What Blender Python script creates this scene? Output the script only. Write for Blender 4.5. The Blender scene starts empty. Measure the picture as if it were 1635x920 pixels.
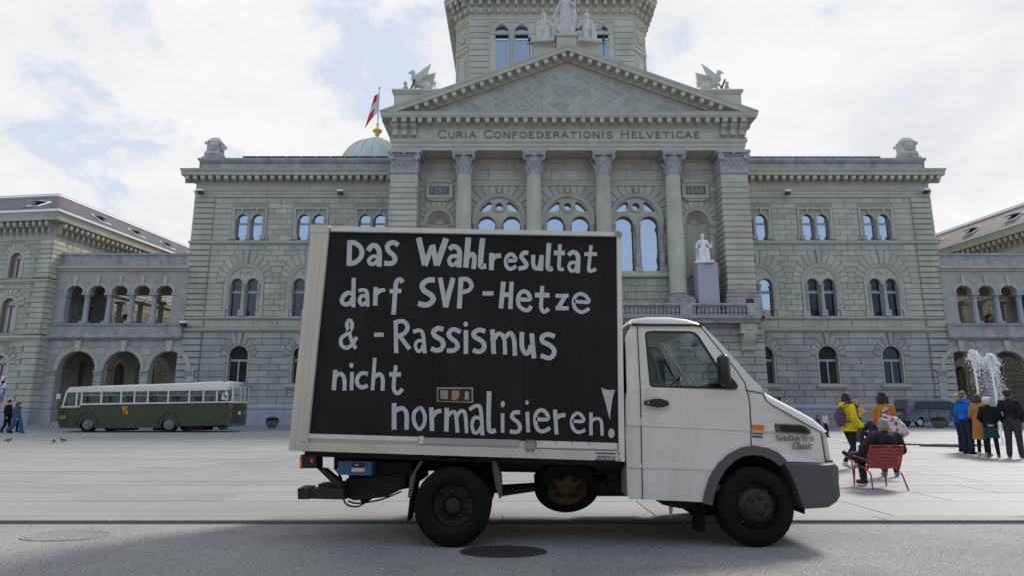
import bpy, bmesh, math, random
from mathutils import Vector, Matrix
from mathutils.geometry import tessellate_polygon
rnd = random.Random(7)
D = bpy.data
SC = bpy.context.scene
COL = SC.collection
PI = math.pi
# ------------------------------------------------------------------ camera
EYE = 1.3
TH = math.atan(.195)
CT, ST = math.cos(TH), math.sin(TH)
cam = D.objects.new('camera', D.cameras.new('camera'))
COL.objects.link(cam)
cam.location = (0, 0, EYE)
cam.rotation_euler = (PI / 2 + TH, 0, 0)
cam.data.sensor_width = 36
cam.data.lens = 36 * 1000 / 1635
cam.data.clip_start = .1
cam.data.clip_end = 3000
SC.camera = cam
# ------------------------------------------------------------------ sun and sky
EL = math.radians(43)
AZ = math.atan2(.73, .683)            # clockwise from +Y
SUND = Vector((math.sin(AZ) * math.cos(EL), math.cos(AZ) * math.cos(EL), math.sin(EL)))
sl = D.lights.new('sun', 'SUN')
sl.energy = 2.5
sl.angle = math.radians(13)
sl.color = (1, .95, .88)
sun = D.objects.new('sun', sl)
COL.objects.link(sun)
sun.location = (30, 20, 60)
sun.rotation_euler = SUND.to_track_quat('Z', 'Y').to_euler()
W = D.worlds.new('World')
SC.world = W
W.use_nodes = True
SC.view_settings.view_transform = 'Standard'
SC.view_settings.look = 'None'
SC.view_settings.exposure = .68
SC.view_settings.gamma = 1
SC.render.engine = 'CYCLES'
SC.cycles.use_denoising = True
SC.cycles.max_bounces = 6
SC.cycles.diffuse_bounces = 3
SC.cycles.glossy_bounces = 3
SC.cycles.transmission_bounces = 6
SC.cycles.transparent_max_bounces = 8
SC.cycles.caustics_reflective = False
SC.cycles.caustics_refractive = False


def ray(u, v):
    "direction of a pixel of the 1635 x 920 photograph"
    x, y = (u - 817.5) / 1000, (460 - v) / 1000
    return Vector((x, CT - y * ST, ST + y * CT))


def at(u, v, Y):
    "where that pixel's ray meets the upright plane at distance Y: (X, Z)"
    r = ray(u, v)
    t = Y / r.y
    return r.x * t, EYE + r.z * t


def N(nt, typ, **kw):
    n = nt.nodes.new(typ)
    for k, val in kw.items():
        if k.startswith('i_'):
            key = k[2:]
            key = int(key) if key.isdigit() else key
            n.inputs[key].default_value = val
        else:
            setattr(n, k, val)
    return n


def sky_nodes():
    nt = W.node_tree
    nt.nodes.clear()
    L = nt.links.new
    out = N(nt, 'ShaderNodeOutputWorld')
    bg = N(nt, 'ShaderNodeBackground', i_Strength=1)
    sky = N(nt, 'ShaderNodeTexSky', sky_type='NISHITA', sun_disc=False, sun_elevation=EL, sun_rotation=AZ, altitude=540, air_density=1.0, dust_density=.6, ozone_density=1.2)
    bgs = N(nt, 'ShaderNodeBackground', i_Strength=.09)
    L(sky.outputs[0], bgs.inputs[0])
    tc = N(nt, 'ShaderNodeTexCoord')
    sep = N(nt, 'ShaderNodeSeparateXYZ')
    L(tc.outputs['Generated'], sep.inputs[0])
    zc = N(nt, 'ShaderNodeMath', operation='MAXIMUM', i_1=0.0)
    L(sep.outputs[2], zc.inputs[0])
    za = N(nt, 'ShaderNodeMath', operation='ADD', i_1=.35)
    L(zc.outputs[0], za.inputs[0])
    dx = N(nt, 'ShaderNodeMath', operation='DIVIDE')
    dy = N(nt, 'ShaderNodeMath', operation='DIVIDE')
    L(sep.outputs[0], dx.inputs[0]); L(za.outputs[0], dx.inputs[1])
    L(sep.outputs[1], dy.inputs[0]); L(za.outputs[0], dy.inputs[1])
    cmb = N(nt, 'ShaderNodeCombineXYZ')
    L(dx.outputs[0], cmb.inputs[0]); L(dy.outputs[0], cmb.inputs[1])
    nz = N(nt, 'ShaderNodeTexNoise', i_Scale=6.5, i_Detail=11, i_Roughness=.62, i_Distortion=.35)
    L(cmb.outputs[0], nz.inputs['Vector'])
    # clear patches where the photograph's clouds open, and a clear sky to the north
    acc = None
    for (u, v, w, amp) in ((170, 205, .07, .12), (90, 185, .055, .11), (20, 160, .05, .08), (585, 90, .075, .12), (570, 140, .045, .09), (500, 105, .05, .08), (680, 25, .13, .11), (600, 20, .07, .06), (1080, 80, .05, .05)):
        d = ray(u, v).normalized()
        dn = N(nt, 'ShaderNodeVectorMath', operation='DISTANCE')
        dn.inputs[1].default_value = d
        L(tc.outputs['Generated'], dn.inputs[0])
        mr = N(nt, 'ShaderNodeMapRange', interpolation_type='SMOOTHSTEP')
        mr.inputs[1].default_value = 0; mr.inputs[2].default_value = w * 1.9
        mr.inputs[3].default_value = amp; mr.inputs[4].default_value = 0
        L(dn.outputs['Value'], mr.inputs[0])
        if acc is None:
            acc = mr.outputs[0]
        else:
            a = N(nt, 'ShaderNodeMath', operation='ADD')
            L(acc, a.inputs[0]); L(mr.outputs[0], a.inputs[1])
            acc = a.outputs[0]
    nor = N(nt, 'ShaderNodeMapRange', interpolation_type='SMOOTHSTEP')
    nor.inputs[1].default_value = .15; nor.inputs[2].default_value = -.5
    nor.inputs[3].default_value = 0; nor.inputs[4].default_value = .30
    L(sep.outputs[1], nor.inputs[0])
    a = N(nt, 'ShaderNodeMath', operation='ADD')
    L(acc, a.inputs[0]); L(nor.outputs[0], a.inputs[1])
    s = N(nt, 'ShaderNodeMath', operation='SUBTRACT')
    L(nz.outputs[0], s.inputs[0]); L(a.outputs[0], s.inputs[1])
    cov = N(nt, 'ShaderNodeMapRange', interpolation_type='SMOOTHSTEP')
    cov.inputs[1].default_value = .29; cov.inputs[2].default_value = .43
    L(s.outputs[0], cov.inputs[0])
    n2 = N(nt, 'ShaderNodeTexNoise', i_Scale=3.2, i_Detail=7, i_Roughness=.6)
    L(cmb.outputs[0], n2.inputs['Vector'])
    cr = N(nt, 'ShaderNodeValToRGB')
    cr.color_ramp.elements[0].position = .34
    cr.color_ramp.elements[0].color = (.495, .505, .525, 1)
    cr.color_ramp.elements[1].position = .60
    cr.color_ramp.elements[1].color = (.592, .592, .594, 1)
    L(n2.outputs[0], cr.inputs[0])
    L(cr.outputs[0], bg.inputs[0])
    # thin high veil over the open sky, then the clouds
    veil = N(nt, 'ShaderNodeBackground', i_Strength=1)
    veil.inputs[0].default_value = (.545, .60, .70, 1)
    vm = N(nt, 'ShaderNodeMixShader')
    vf = N(nt, 'ShaderNodeMapRange')
    vf.inputs[1].default_value = .1; vf.inputs[2].default_value = -.4
    vf.inputs[3].default_value = .88; vf.inputs[4].default_value = .9
    L(sep.outputs[1], vf.inputs[0])
    L(vf.outputs[0], vm.inputs[0])
    vc = N(nt, 'ShaderNodeMix', data_type='RGBA')
    vn = N(nt, 'ShaderNodeMapRange')
    vn.inputs[1].default_value = .2; vn.inputs[2].default_value = -.5
    L(sep.outputs[1], vn.inputs[0]); L(vn.outputs[0], vc.inputs[0])
    vc.inputs[6].default_value = (.46, .495, .565, 1)
    vc.inputs[7].default_value = (.47, .56, .71, 1)
    L(vc.outputs[2], veil.inputs[0])
    L(bgs.outputs[0], vm.inputs[1]); L(veil.outputs[0], vm.inputs[2])
    mx = N(nt, 'ShaderNodeMixShader')
    L(cov.outputs[0], mx.inputs[0])
    L(vm.outputs[0], mx.inputs[1]); L(bg.outputs[0], mx.inputs[2])
    L(mx.outputs[0], out.inputs[0])


sky_nodes()
# ------------------------------------------------------------------ materials


def bsdf(m):
    return m.node_tree.nodes['Principled BSDF']


def mat(name, col, rough=.8, metal=0., spec=.5, var=0., nscale=2., dirt=0., dscale=.5, bump=0., bscale=30., isl=0., coat=0., local=False, streak=0., dirtcol=None, wide=0):
    m = D.materials.new(name)
    m.use_nodes = True
    nt = m.node_tree
    L = nt.links.new
    b = bsdf(m)
    b.inputs['Roughness'].default_value = rough
    b.inputs['Metallic'].default_value = metal
    b.inputs['Specular IOR Level'].default_value = spec
    if coat:
        b.inputs['Coat Weight'].default_value = coat
        b.inputs['Coat Roughness'].default_value = .08
    b.inputs['Base Color'].default_value = (*col, 1)
    if local:
        pos = N(nt, 'ShaderNodeTexCoord').outputs['Object']
    else:
        pos = N(nt, 'ShaderNodeNewGeometry').outputs['Position']
    cur = None

    def mul(fac_socket, lo, hi):
        nonlocal cur
        mr = N(nt, 'ShaderNodeMapRange')
        mr.inputs[3].default_value = lo
        mr.inputs[4].default_value = hi
        L(fac_socket, mr.inputs[0])
        if cur is None:
            cur = mr.outputs[0]
        else:
            x = N(nt, 'ShaderNodeMath', operation='MULTIPLY')
            L(cur, x.inputs[0]); L(mr.outputs[0], x.inputs[1])
            cur = x.outputs[0]
        return mr
    if var:
        nz = N(nt, 'ShaderNodeTexNoise', i_Scale=nscale, i_Detail=6, i_Roughness=.62)
        L(pos, nz.inputs['Vector'])
        mr = mul(nz.outputs[0], 1 - var, 1 + var)
        mr.inputs[1].default_value = .3; mr.inputs[2].default_value = .7
    if isl:
        g = N(nt, 'ShaderNodeNewGeometry')
        mul(g.outputs['Random Per Island'], 1 - isl, 1 + isl)
        oi = N(nt, 'ShaderNodeObjectInfo')
        mul(oi.outputs['Random'], 1 - isl * .7, 1 + isl * .7)
    colsock = None
    if cur is not None:
        mc = N(nt, 'ShaderNodeVectorMath', operation='SCALE')
        mc.inputs[0].default_value = col
        L(cur, mc.inputs['Scale'])
        colsock = mc.outputs[0]
    if dirt:
        mp = N(nt, 'ShaderNodeMapping')
        mp.inputs['Scale'].default_value = (.16 if wide else 1, 1, .22 if streak else 1)
        L(pos, mp.inputs[0])
        n2 = N(nt, 'ShaderNodeTexNoise', i_Scale=dscale, i_Detail=9, i_Roughness=.68)
        L(mp.outputs[0], n2.inputs['Vector'])
        r2 = N(nt, 'ShaderNodeMapRange')
        r2.inputs[1].default_value = .48; r2.inputs[2].default_value = .74
        r2.inputs[3].default_value = 0; r2.inputs[4].default_value = dirt
        L(n2.outputs[0], r2.inputs[0])
        mx = N(nt, 'ShaderNodeMix', data_type='RGBA')
        L(r2.outputs[0], mx.inputs[0])
        if colsock:
            L(colsock, mx.inputs[6])
        else:
            mx.inputs[6].default_value = (*col, 1)
        mx.inputs[7].default_value = (*(dirtcol or [c * .45 for c in col]), 1)
        colsock = mx.outputs[2]
    if colsock:
        L(colsock, b.inputs['Base Color'])
    if bump:
        n3 = N(nt, 'ShaderNodeTexNoise', i_Scale=bscale, i_Detail=5, i_Roughness=.65)
        L(pos, n3.inputs['Vector'])
        bp = N(nt, 'ShaderNodeBump', i_Strength=bump, i_Distance=.02)
        L(n3.outputs[0], bp.inputs['Height'])
        L(bp.outputs[0], b.inputs['Normal'])
    return m


def glassmat(name, col, rough=.03, alpha=1., mir=.55):
    "window glass: mirrors the sky, dark room behind"
    m = D.materials.new(name)
    m.use_nodes = True
    nt = m.node_tree
    L = nt.links.new
    nt.nodes.remove(bsdf(m))
    o = nt.nodes['Material Output']
    d = N(nt, 'ShaderNodeBsdfDiffuse')
    d.inputs[0].default_value = (*col, 1)
    g = N(nt, 'ShaderNodeBsdfGlossy', i_Roughness=rough)
    g.inputs[0].default_value = (.74, .87, 1, 1)
    pos = N(nt, 'ShaderNodeNewGeometry')
    nz = N(nt, 'ShaderNodeTexNoise', i_Scale=.9, i_Detail=2)
    L(pos.outputs['Position'], nz.inputs['Vector'])
    bp = N(nt, 'ShaderNodeBump', i_Strength=.05, i_Distance=.05)
    L(nz.outputs[0], bp.inputs['Height'])
    L(bp.outputs[0], g.inputs['Normal'])
    fr = N(nt, 'ShaderNodeFresnel', i_IOR=1.5)
    mr = N(nt, 'ShaderNodeMapRange')
    mr.inputs[1].default_value = 0.04; mr.inputs[2].default_value = 1
    mr.inputs[3].default_value = mir; mr.inputs[4].default_value = 1
    L(fr.outputs[0], mr.inputs[0])
    mx = N(nt, 'ShaderNodeMixShader')
    L(mr.outputs[0], mx.inputs[0])
    base = d.outputs[0]
    if alpha < 1:
        t = N(nt, 'ShaderNodeBsdfTransparent')
        t.inputs[0].default_value = (.86, .9, .9, 1)
        m2 = N(nt, 'ShaderNodeMixShader', i_0=1 - alpha)
        L(d.outputs[0], m2.inputs[1]); L(t.outputs[0], m2.inputs[2])
        base = m2.outputs[0]
    L(base, mx.inputs[1]); L(g.outputs[0], mx.inputs[2])
    L(mx.outputs[0], o.inputs[0])
    return m


STONE = (.45, .442, .368)
M = {}
M['stone'] = mat('sandstone', STONE, .9, spec=.25, var=.14, nscale=.7, dirt=.5, dscale=.55, streak=1, isl=.11, bump=.25, bscale=22)
M['stone_low'] = mat('shade_toned_ground_storey_stone', (.37, .372, .345), .9, spec=.25, var=.16, nscale=.7, dirt=.5, dscale=.55, streak=1, isl=.13, bump=.3, bscale=18)  # sandstone darkened and cooled: the low storey's shade put into its colour
M['joint'] = mat('sandstone_joint', (.30, .295, .255), .95, spec=.2, var=.15, nscale=1)
M['trim'] = mat('sandstone_trim', (.452, .443, .37), .9, spec=.25, var=.10, nscale=1.2, dirt=.35, dscale=.7, streak=1, bump=.15, bscale=30)
M['carved'] = mat('carved_capital_stone', (.39, .385, .388), .9, spec=.25, var=.2, nscale=5, dirt=.6, dscale=3, bump=.7, bscale=26)
M['granite'] = mat('grey_blue_granite', (.30, .325, .375), .85, spec=.3, var=.16, nscale=1.5, dirt=.4, dscale=1.2, streak=1, bump=.2, bscale=30, isl=.08)
M['coping'] = mat('weathered_grey_coping', (.335, .333, .325), .9, spec=.3, var=.22, nscale=1.5, dirt=.75, dscale=1.6, streak=1, bump=.3, bscale=14)
M['limestone'] = mat('pale_limestone', (.50, .485, .455), .85, spec=.3, var=.16, nscale=3, dirt=.5, dscale=1.8, streak=1, bump=.25, bscale=10, local=True)
M['marble'] = mat('white_marble', (.72, .72, .73), .7, spec=.4, var=.06, nscale=3, local=True)
M['lilac'] = mat('lilac_painted_plinth', (.37, .36, .42), .7, spec=.3, var=.04, nscale=1)
M['slate'] = mat('green_grey_slate', (.35, .352, .312), .85, spec=.3, var=.10, nscale=2.5, isl=.20, bump=.25, bscale=14)
M['mortar'] = mat('pale_mortar', (.47, .47, .44), .95, spec=.2)
M['bronze'] = mat('dark_bronze_letter', (.145, .125, .115), .6, metal=.2, var=.2, nscale=6)
M['datepanel'] = mat('purple_grey_panel', (.13, .125, .145), .8, var=.5, nscale=9, bump=.6, bscale=14)
M['gold'] = mat('gilded_metal', (.80, .56, .18), .38, metal=.85, var=.12, nscale=8, local=True)
M['copper'] = mat('pale_green_copper', (.44, .53, .51), .7, metal=.0, var=.12, nscale=1.1, dirt=.35, dscale=.8, streak=1)
M['zinc'] = mat('zinc_sheet', (.40, .42, .44), .45, metal=.35, var=.08, nscale=2)
M['whitemetal'] = mat('white_gutter', (.75, .76, .77), .4, metal=.1, var=.05)
M['rooftile'] = mat('grey_violet_slate_roof', (.145, .14, .155), .75, var=.14, nscale=1.5, isl=.16, dirt=.3, dscale=.4)
M['rooftilered'] = mat('brown_slate_roof', (.20, .165, .16), .75, var=.14, nscale=1.5, isl=.16, dirt=.3, dscale=.4)
M['solar'] = mat('solar_panel', (.03, .05, .07), .2, spec=.6)
M['frame'] = mat('grey_window_frame', (.30, .33, .33), .6, var=.06)
M['woodframe'] = mat('brown_wood_frame', (.22, .12, .075), .6, var=.12, nscale=6)
M['dark'] = mat('black_metal', (.02, .021, .023), .55, var=.2, nscale=6)
M['glasssky'] = glassmat('sky_mirroring_glass', (.05, .07, .09), .03, 1, .48)
M['glassdeep'] = glassmat('deep_blue_glass', (.03, .045, .08), .03, 1, .30)
M['glassdark'] = glassmat('dim_window_glass', (.014, .014, .016), .05, 1, .035)
M['glasswarm'] = glassmat('warm_brown_glass', (.05, .032, .027), .05, 1, .06)  # warm brown base tone under a weak mirror
M['pave'] = mat('pale_gneiss_slab', (.262, .262, .268), .62, spec=.4, var=.05, nscale=.8, isl=.12, dirt=.5, dscale=.8, wide=1, bump=.10, bscale=40, dirtcol=(.20, .20, .208))
M['pavejoint'] = mat('dusty_slab_joint', (.19, .193, .20), .9, spec=.2)
M['kerb'] = mat('kerb_granite', (.33, .33, .345), .85, spec=.3, var=.12, nscale=5)
M['water'] = mat('wet_film', (.05, .055, .06), .06, spec=.6)


# ------------------------------------------------------------------ mesh building
def rnd_unit(r):
    return r.random() * 2 - 1


class MB:
    def __init__(s):
        s.v = []; s.f = []

    def add(s, vs, fs, T=None):
        b = len(s.v)
        if T is not None:
            vs = [T @ Vector(q) for q in vs]
        s.v += [tuple(q) for q in vs]
        s.f += [tuple(b + i for i in f) for f in fs]
        return s

    def box(s, x0, x1, y0, y1, z0, z1, T=None):
        vs = [(x0, y0, z0), (x1, y0, z0), (x1, y1, z0), (x0, y1, z0), (x0, y0, z1), (x1, y0, z1), (x1, y1, z1), (x0, y1, z1)]
        return s.add(vs, [(0, 3, 2, 1), (4, 5, 6, 7), (0, 1, 5, 4), (1, 2, 6, 5), (2, 3, 7, 6), (3, 0, 4, 7)], T)

    def bbox(s, x0, x1, y0, y1, z0, z1, b=.01, T=None):
        "box with chamfered edges"
        vs = []
        for (X, sx) in ((x0, 1), (x1, -1)):
            for (Y, sy) in ((y0, 1), (y1, -1)):
                for (Z, sz) in ((z0, 1), (z1, -1)):
                    vs += [(X + sx * b, Y + sy * b, Z), (X + sx * b, Y, Z + sz * b), (X, Y + sy * b, Z + sz * b)]
        bm = bmesh.new()
        for q in vs:
            bm.verts.new(q)
        bmesh.ops.convex_hull(bm, input=bm.verts)
        bmesh.ops.dissolve_limit(bm, angle_limit=.01, verts=bm.verts, edges=bm.edges)
        bm.verts.index_update()
        vv = [tuple(q.co) for q in bm.verts]
        ff = [tuple(q.index for q in f.verts) for f in bm.faces]
        bm.free()
        return s.add(vv, ff, T)

    def poly(s, pts, holes, y, T=None, flip=False):
        "filled polygon in XZ at y, with holes"
        loops = [[Vector((a, b, 0)) for a, b in pts]] + [[Vector((a, b, 0)) for a, b in h] for h in holes]
        tr = tessellate_polygon(loops)
        allp = [q for l in loops for q in l]
        vs = [(q.x, y, q.y) for q in allp]
        fs = []
        for t in tr:
            a, b, c = [allp[i] for i in t]
            ar = (b.x - a.x) * (c.y - a.y) - (b.y - a.y) * (c.x - a.x)
            if abs(ar) < 1e-9:
                continue
            t = tuple(t) if (ar > 0) != flip else tuple(reversed(t))
            fs.append(t)
        return s.add(vs, fs, T)

    def prism(s, pts, y0, y1, holes=(), T=None, back=True):
        "polygon in XZ with depth from y0 (front) to y1"
        s.poly(pts, holes, y0, T)
        if back:
            s.poly(pts, holes, y1, T, True)
        for l in [pts] + list(holes):
            n = len(l)
            ar = sum(l[i][0] * l[(i + 1) % n][1] - l[(i + 1) % n][0] * l[i][1] for i in range(n))
            hole = l is not pts
            if (ar < 0) != hole:
                l = list(reversed(l))
            vs = [(a, y0, b) for a, b in l] + [(a, y1, b) for a, b in l]
            s.add(vs, [(i, n + i, n + (i + 1) % n, (i + 1) % n) for i in range(n)], T)
        return s

    def cprism(s, pts, y0, proud, ch=.03, T=None):
        "convex block on the plane y0, standing proud towards -y, with a chamfered front"
        n = len(pts)
        cx = sum(p[0] for p in pts) / n; cz = sum(p[1] for p in pts) / n
        fr = []
        for i in range(n):
            p0, p1, p2 = Vector(pts[i - 1]), Vector(pts[i]), Vector(pts[(i + 1) % n])
            e1 = (p1 - p0); e2 = (p2 - p1)
            if e1.length < 1e-6 or e2.length < 1e-6:
                fr.append(tuple(p1)); continue
            e1.normalize(); e2.normalize()
            n1 = Vector((-e1.y, e1.x)); n2 = Vector((-e2.y, e2.x))
            bi = n1 + n2
            if bi.length < 1e-4:
                bi = n1
            bi.normalize()
            k = ch / max(.4, bi.dot(n1))
            fr.append((p1.x + bi.x * k, p1.y + bi.y * k))
        vs = [(a, y0, b) for a, b in pts] + [(a, y0 - proud, b) for a, b in fr]
        fs = [tuple(n + i for i in range(n))] + [(i, (i + 1) % n, n + (i + 1) % n, n + i) for i in range(n)]
        return s.add(vs, fs, T)

    def tube(s, path, r, n=8, closed=False, T=None, cap=True, flat=1.):
        P = [Vector(p) for p in path]
        m = len(P)
        rs = r if isinstance(r, (list, tuple)) else [r] * m
        up = Vector((0, 0, 1))
        vs = []
        prev = None
        for i, p in enumerate(P):
            if closed:
                t = P[(i + 1) % m] - P[i - 1]
            else:
                t = P[min(i + 1, m - 1)] - P[max(i - 1, 0)]
            if t.length < 1e-9:
                t = Vector((0, 0, 1))
            t.normalize()
            if prev is None:
                a = t.cross(up)
                if a.length < .1:
                    a = t.cross(Vector((1, 0, 0)))
                a.normalize()
            else:
                a = prev - t * prev.dot(t)
                a.normalize()
            prev = a
            b = t.cross(a)
            for k in range(n):
                th = 2 * PI * k / n
                vs.append(p + a * (math.cos(th) * rs[i]) + b * (math.sin(th) * rs[i] * flat))
        fs = []
        for i in range(m if closed else m - 1):
            j = (i + 1) % m
            for k in range(n):
                l = (k + 1) % n
                fs.append((i * n + k, j * n + k, j * n + l, i * n + l))
        if not closed and cap:
            fs.append(tuple(range(n)))
            fs.append(tuple((m - 1) * n + k for k in reversed(range(n))))
        return s.add(vs, fs, T)

    def lathe(s, prof, c=(0, 0, 0), axis='z', n=16, T=None, sy=1., a0=0., cap=True):
        "prof: (r, h) pairs"
        vs = []
        for r, h in prof:
            for k in range(n):
                th = a0 + 2 * PI * k / n
                a, b = r * math.cos(th), r * math.sin(th) * sy
                if axis == 'z':
                    vs.append((c[0] + a, c[1] + b, c[2] + h))
                elif axis == 'y':
                    vs.append((c[0] + a, c[1] + h, c[2] - b))
                else:
                    vs.append((c[0] + h, c[1] + a, c[2] + b))
        m = len(prof)
        fs = [(i * n + k, i * n + (k + 1) % n, (i + 1) * n + (k + 1) % n, (i + 1) * n + k) for i in range(m - 1) for k in range(n)]
        if cap and prof[0][0] > 1e-6:
            fs.append(tuple(reversed(range(n))))
        if cap and prof[-1][0] > 1e-6:
            fs.append(tuple((m - 1) * n + k for k in range(n)))
        return s.add(vs, fs, T)

    def loft(s, rings, T=None, cap=True, closed=True):
        n = len(rings[0])
        vs = [q for r in rings for q in r]
        fs = []
        for i in range(len(rings) - 1):
            for k in range(n if closed else n - 1):
                l = (k + 1) % n
                fs.append((i * n + k, i * n + l, (i + 1) * n + l, (i + 1) * n + k))
        if cap and closed:
            fs.append(tuple(reversed(range(n))))
            fs.append(tuple((len(rings) - 1) * n + k for k in range(n)))
        return s.add(vs, fs, T)

    def ball(s, c, r, n=10, T=None):
        if not isinstance(r, (tuple, list)):
            r = (r, r, r)
        m = max(4, n // 2 + 1)
        rings = []
        for i in range(m + 1):
            ph = PI * i / m
            rings.append([(c[0] + r[0] * math.sin(ph) * math.cos(2 * PI * k / n), c[1] + r[1] * math.sin(ph) * math.sin(2 * PI * k / n), c[2] - r[2] * math.cos(ph)) for k in range(n)])
        return s.loft(rings, T, cap=False)

    def mould(s, prof, x0, x1, ypl, T=None, ends=True):
        "moulding along X; prof: (out, z) from bottom to top, out = distance proud of ypl"
        n = len(prof)
        vs = [(x0, ypl - o, z) for o, z in prof] + [(x1, ypl - o, z) for o, z in prof]
        fs = [(i, n + i, n + i + 1, i + 1) for i in range(n - 1)]
        vs += [(x0, ypl + .05, prof[0][1]), (x0, ypl + .05, prof[-1][1]), (x1, ypl + .05, prof[0][1]), (x1, ypl + .05, prof[-1][1])]
        b = 2 * n
        fs.append((b, b + 2, n, 0))
        fs.append((n - 1, 2 * n - 1, b + 3, b + 1))
        if ends:
            fs.append(tuple([b] + list(range(n)) + [b + 1]))
            fs.append(tuple([b + 3] + list(range(2 * n - 1, n - 1, -1)) + [b + 2]))
        return s.add(vs, fs, T)

    def arcmould(s, cx, cz, r, prof, ypl, a0=0, a1=PI, n=20, T=None):
        "moulding bent round an arch; prof: (dr, out) in order"
        m = len(prof)
        vs = []
        for i in range(n + 1):
            a = a0 + (a1 - a0) * i / n
            for dr, o in prof:
                vs.append((cx + (r + dr) * math.cos(a), ypl - o, cz + (r + dr) * math.sin(a)))
        fs = [(i * m + k, (i + 1) * m + k, (i + 1) * m + k + 1, i * m + k + 1) for i in range(n) for k in range(m - 1)]
        return s.add(vs, fs, T)

    def mesh(s, name, smooth=None, fix=False):
        me = D.meshes.new(name)
        me.from_pydata(s.v, [], s.f)
        if fix:
            bm = bmesh.new(); bm.from_mesh(me)
            bmesh.ops.recalc_face_normals(bm, faces=bm.faces)
            bm.to_mesh(me); bm.free()
        me.update()
        if smooth:
            me.shade_smooth()
            me.set_sharp_from_angle(angle=math.radians(smooth))
        return me

    def build(s, name, m, parent=None, smooth=None, fix=False, T=None, label=None):
        me = s.mesh(name, smooth, fix)
        return link(name, me, m, parent, T, label)


def link(name, me, m=None, parent=None, T=None, label=None):
    if m is not None and len(me.materials) == 0:
        me.materials.append(m)
    o = D.objects.new(name, me)
    COL.objects.link(o)
    if parent is not None:
        o.parent = parent
        if parent.get('_w'):
            o.matrix_parent_inverse = Matrix.Translation(-parent.location)
    if T is not None:
        o.matrix_basis = T
    if label:
        o['label'] = label
    return o


def thing(name, label, cat, loc=(0, 0, 0), rz=0, group=None, world=False):
    o = D.objects.new(name, None)
    COL.objects.link(o)
    o.empty_display_size = .3
    o.location = loc
    o.rotation_euler = (0, 0, rz)
    o['label'] = label
    o['category'] = cat
    if group:
        o['group'] = group
    if world:
        o['_w'] = 1
    THINGS.append(o)
    return o


THINGS = []


def tag(o, label, cat, group=None):
    o['label'] = label
    o['category'] = cat
    if group:
        o['group'] = group
    return o


def struct(o, kind='structure'):
    o['kind'] = kind
    return o


def tree_copy(o, parent=None, loc=None, rz=None, label=None):
    c = o.copy()
    COL.objects.link(c)
    if parent is not None:
        c.parent = parent
        c.matrix_parent_inverse = o.matrix_parent_inverse.copy()
    if loc is not None:
        c.location = loc
    if rz is not None:
        c.rotation_euler = (0, 0, rz)
    if label:
        c['label'] = label
    for ch in list(o.children):
        tree_copy(ch, c)
    return c


def smoothpath(P, k=6, closed=False):
    "Catmull-Rom"
    P = [Vector(p) for p in P]
    n = len(P)
    out = []
    rng = range(n if closed else n - 1)
    for i in rng:
        if closed:
            p0, p1, p2, p3 = P[i - 1], P[i], P[(i + 1) % n], P[(i + 2) % n]
        else:
            p0, p1, p2, p3 = P[max(i - 1, 0)], P[i], P[i + 1], P[min(i + 2, n - 1)]
        for j in range(k):
            t = j / k
            out.append(.5 * ((2 * p1) + (p2 - p0) * t + (2 * p0 - 5 * p1 + 4 * p2 - p3) * t * t + (3 * p1 - p0 - 3 * p2 + p3) * t ** 3))
    if not closed:
        out.append(P[-1])
    return out


def textmesh(name, s, size, m, parent, T, extrude=.002, bold=0., shear=0., cx='LEFT'):
    cu = D.curves.new(name, 'FONT')
    cu.body = s
    cu.size = size
    cu.extrude = extrude
    cu.offset = bold
    cu.shear = shear
    cu.align_x = cx
    cu.resolution_u = 3
    o = D.objects.new(name, cu)
    COL.objects.link(o)
    dg = bpy.context.evaluated_depsgraph_get()
    me = D.meshes.new_from_object(o.evaluated_get(dg))
    D.objects.remove(o)
    D.curves.remove(cu)
    return link(name, me, m, parent, T)


# text standing upright and facing -y
def upr(x, y, z, rz=0):
    return Matrix.Translation((x, y, z)) @ Matrix.Rotation(rz, 4, 'Z') @ Matrix.Rotation(PI / 2, 4, 'X')
# ================================================================== SETTING
PZ = .03      # the square lies a small step above the road


def G(u, v, z=PZ):
    r = ray(u, v)
    k = (z - EYE) / r.z
    return r.x * k, r.y * k


def asphalt_mat(name, c):
    m = mat(name, (c, c, c * 1.015), .93, spec=.25, var=.08, nscale=.6, dirt=.35, dscale=.9)
    nt = m.node_tree; L = nt.links.new
    b = bsdf(m)
    pos = N(nt, 'ShaderNodeNewGeometry')
    vo = N(nt, 'ShaderNodeTexVoronoi', i_Scale=95)
    L(pos.outputs['Position'], vo.inputs['Vector'])
    sp = N(nt, 'ShaderNodeSeparateColor')
    L(vo.outputs['Color'], sp.inputs[0])
    mr = N(nt, 'ShaderNodeMapRange')
    mr.inputs[3].default_value = .62; mr.inputs[4].default_value = 1.42
    L(sp.outputs[0], mr.inputs[0])
    old = b.inputs['Base Color'].links[0].from_socket
    mu = N(nt, 'ShaderNodeVectorMath', operation='SCALE')
    L(old, mu.inputs[0]); L(mr.outputs[0], mu.inputs['Scale'])
    L(mu.outputs[0], b.inputs['Base Color'])
    bp = N(nt, 'ShaderNodeBump', i_Strength=.5, i_Distance=.006)
    L(vo.outputs['Distance'], bp.inputs['Height'])
    L(bp.outputs[0], b.inputs['Normal'])
    return m


M['asphalt'] = asphalt_mat('asphalt', .248)
M['asphalt2'] = asphalt_mat('asphalt_patch', .215)
M['asphalt3'] = mat('back_street_asphalt', (.17, .172, .182), .9, spec=.3, var=.1, nscale=.4, dirt=.3, dscale=.5)


def sheet(name, x0, x1, y0, y1, z, m):
    return struct(MB().add([(x0, y0, z), (x1, y0, z), (x1, y1, z), (x0, y1, z)], [(0, 1, 2, 3)]).build(name, m))


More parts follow.
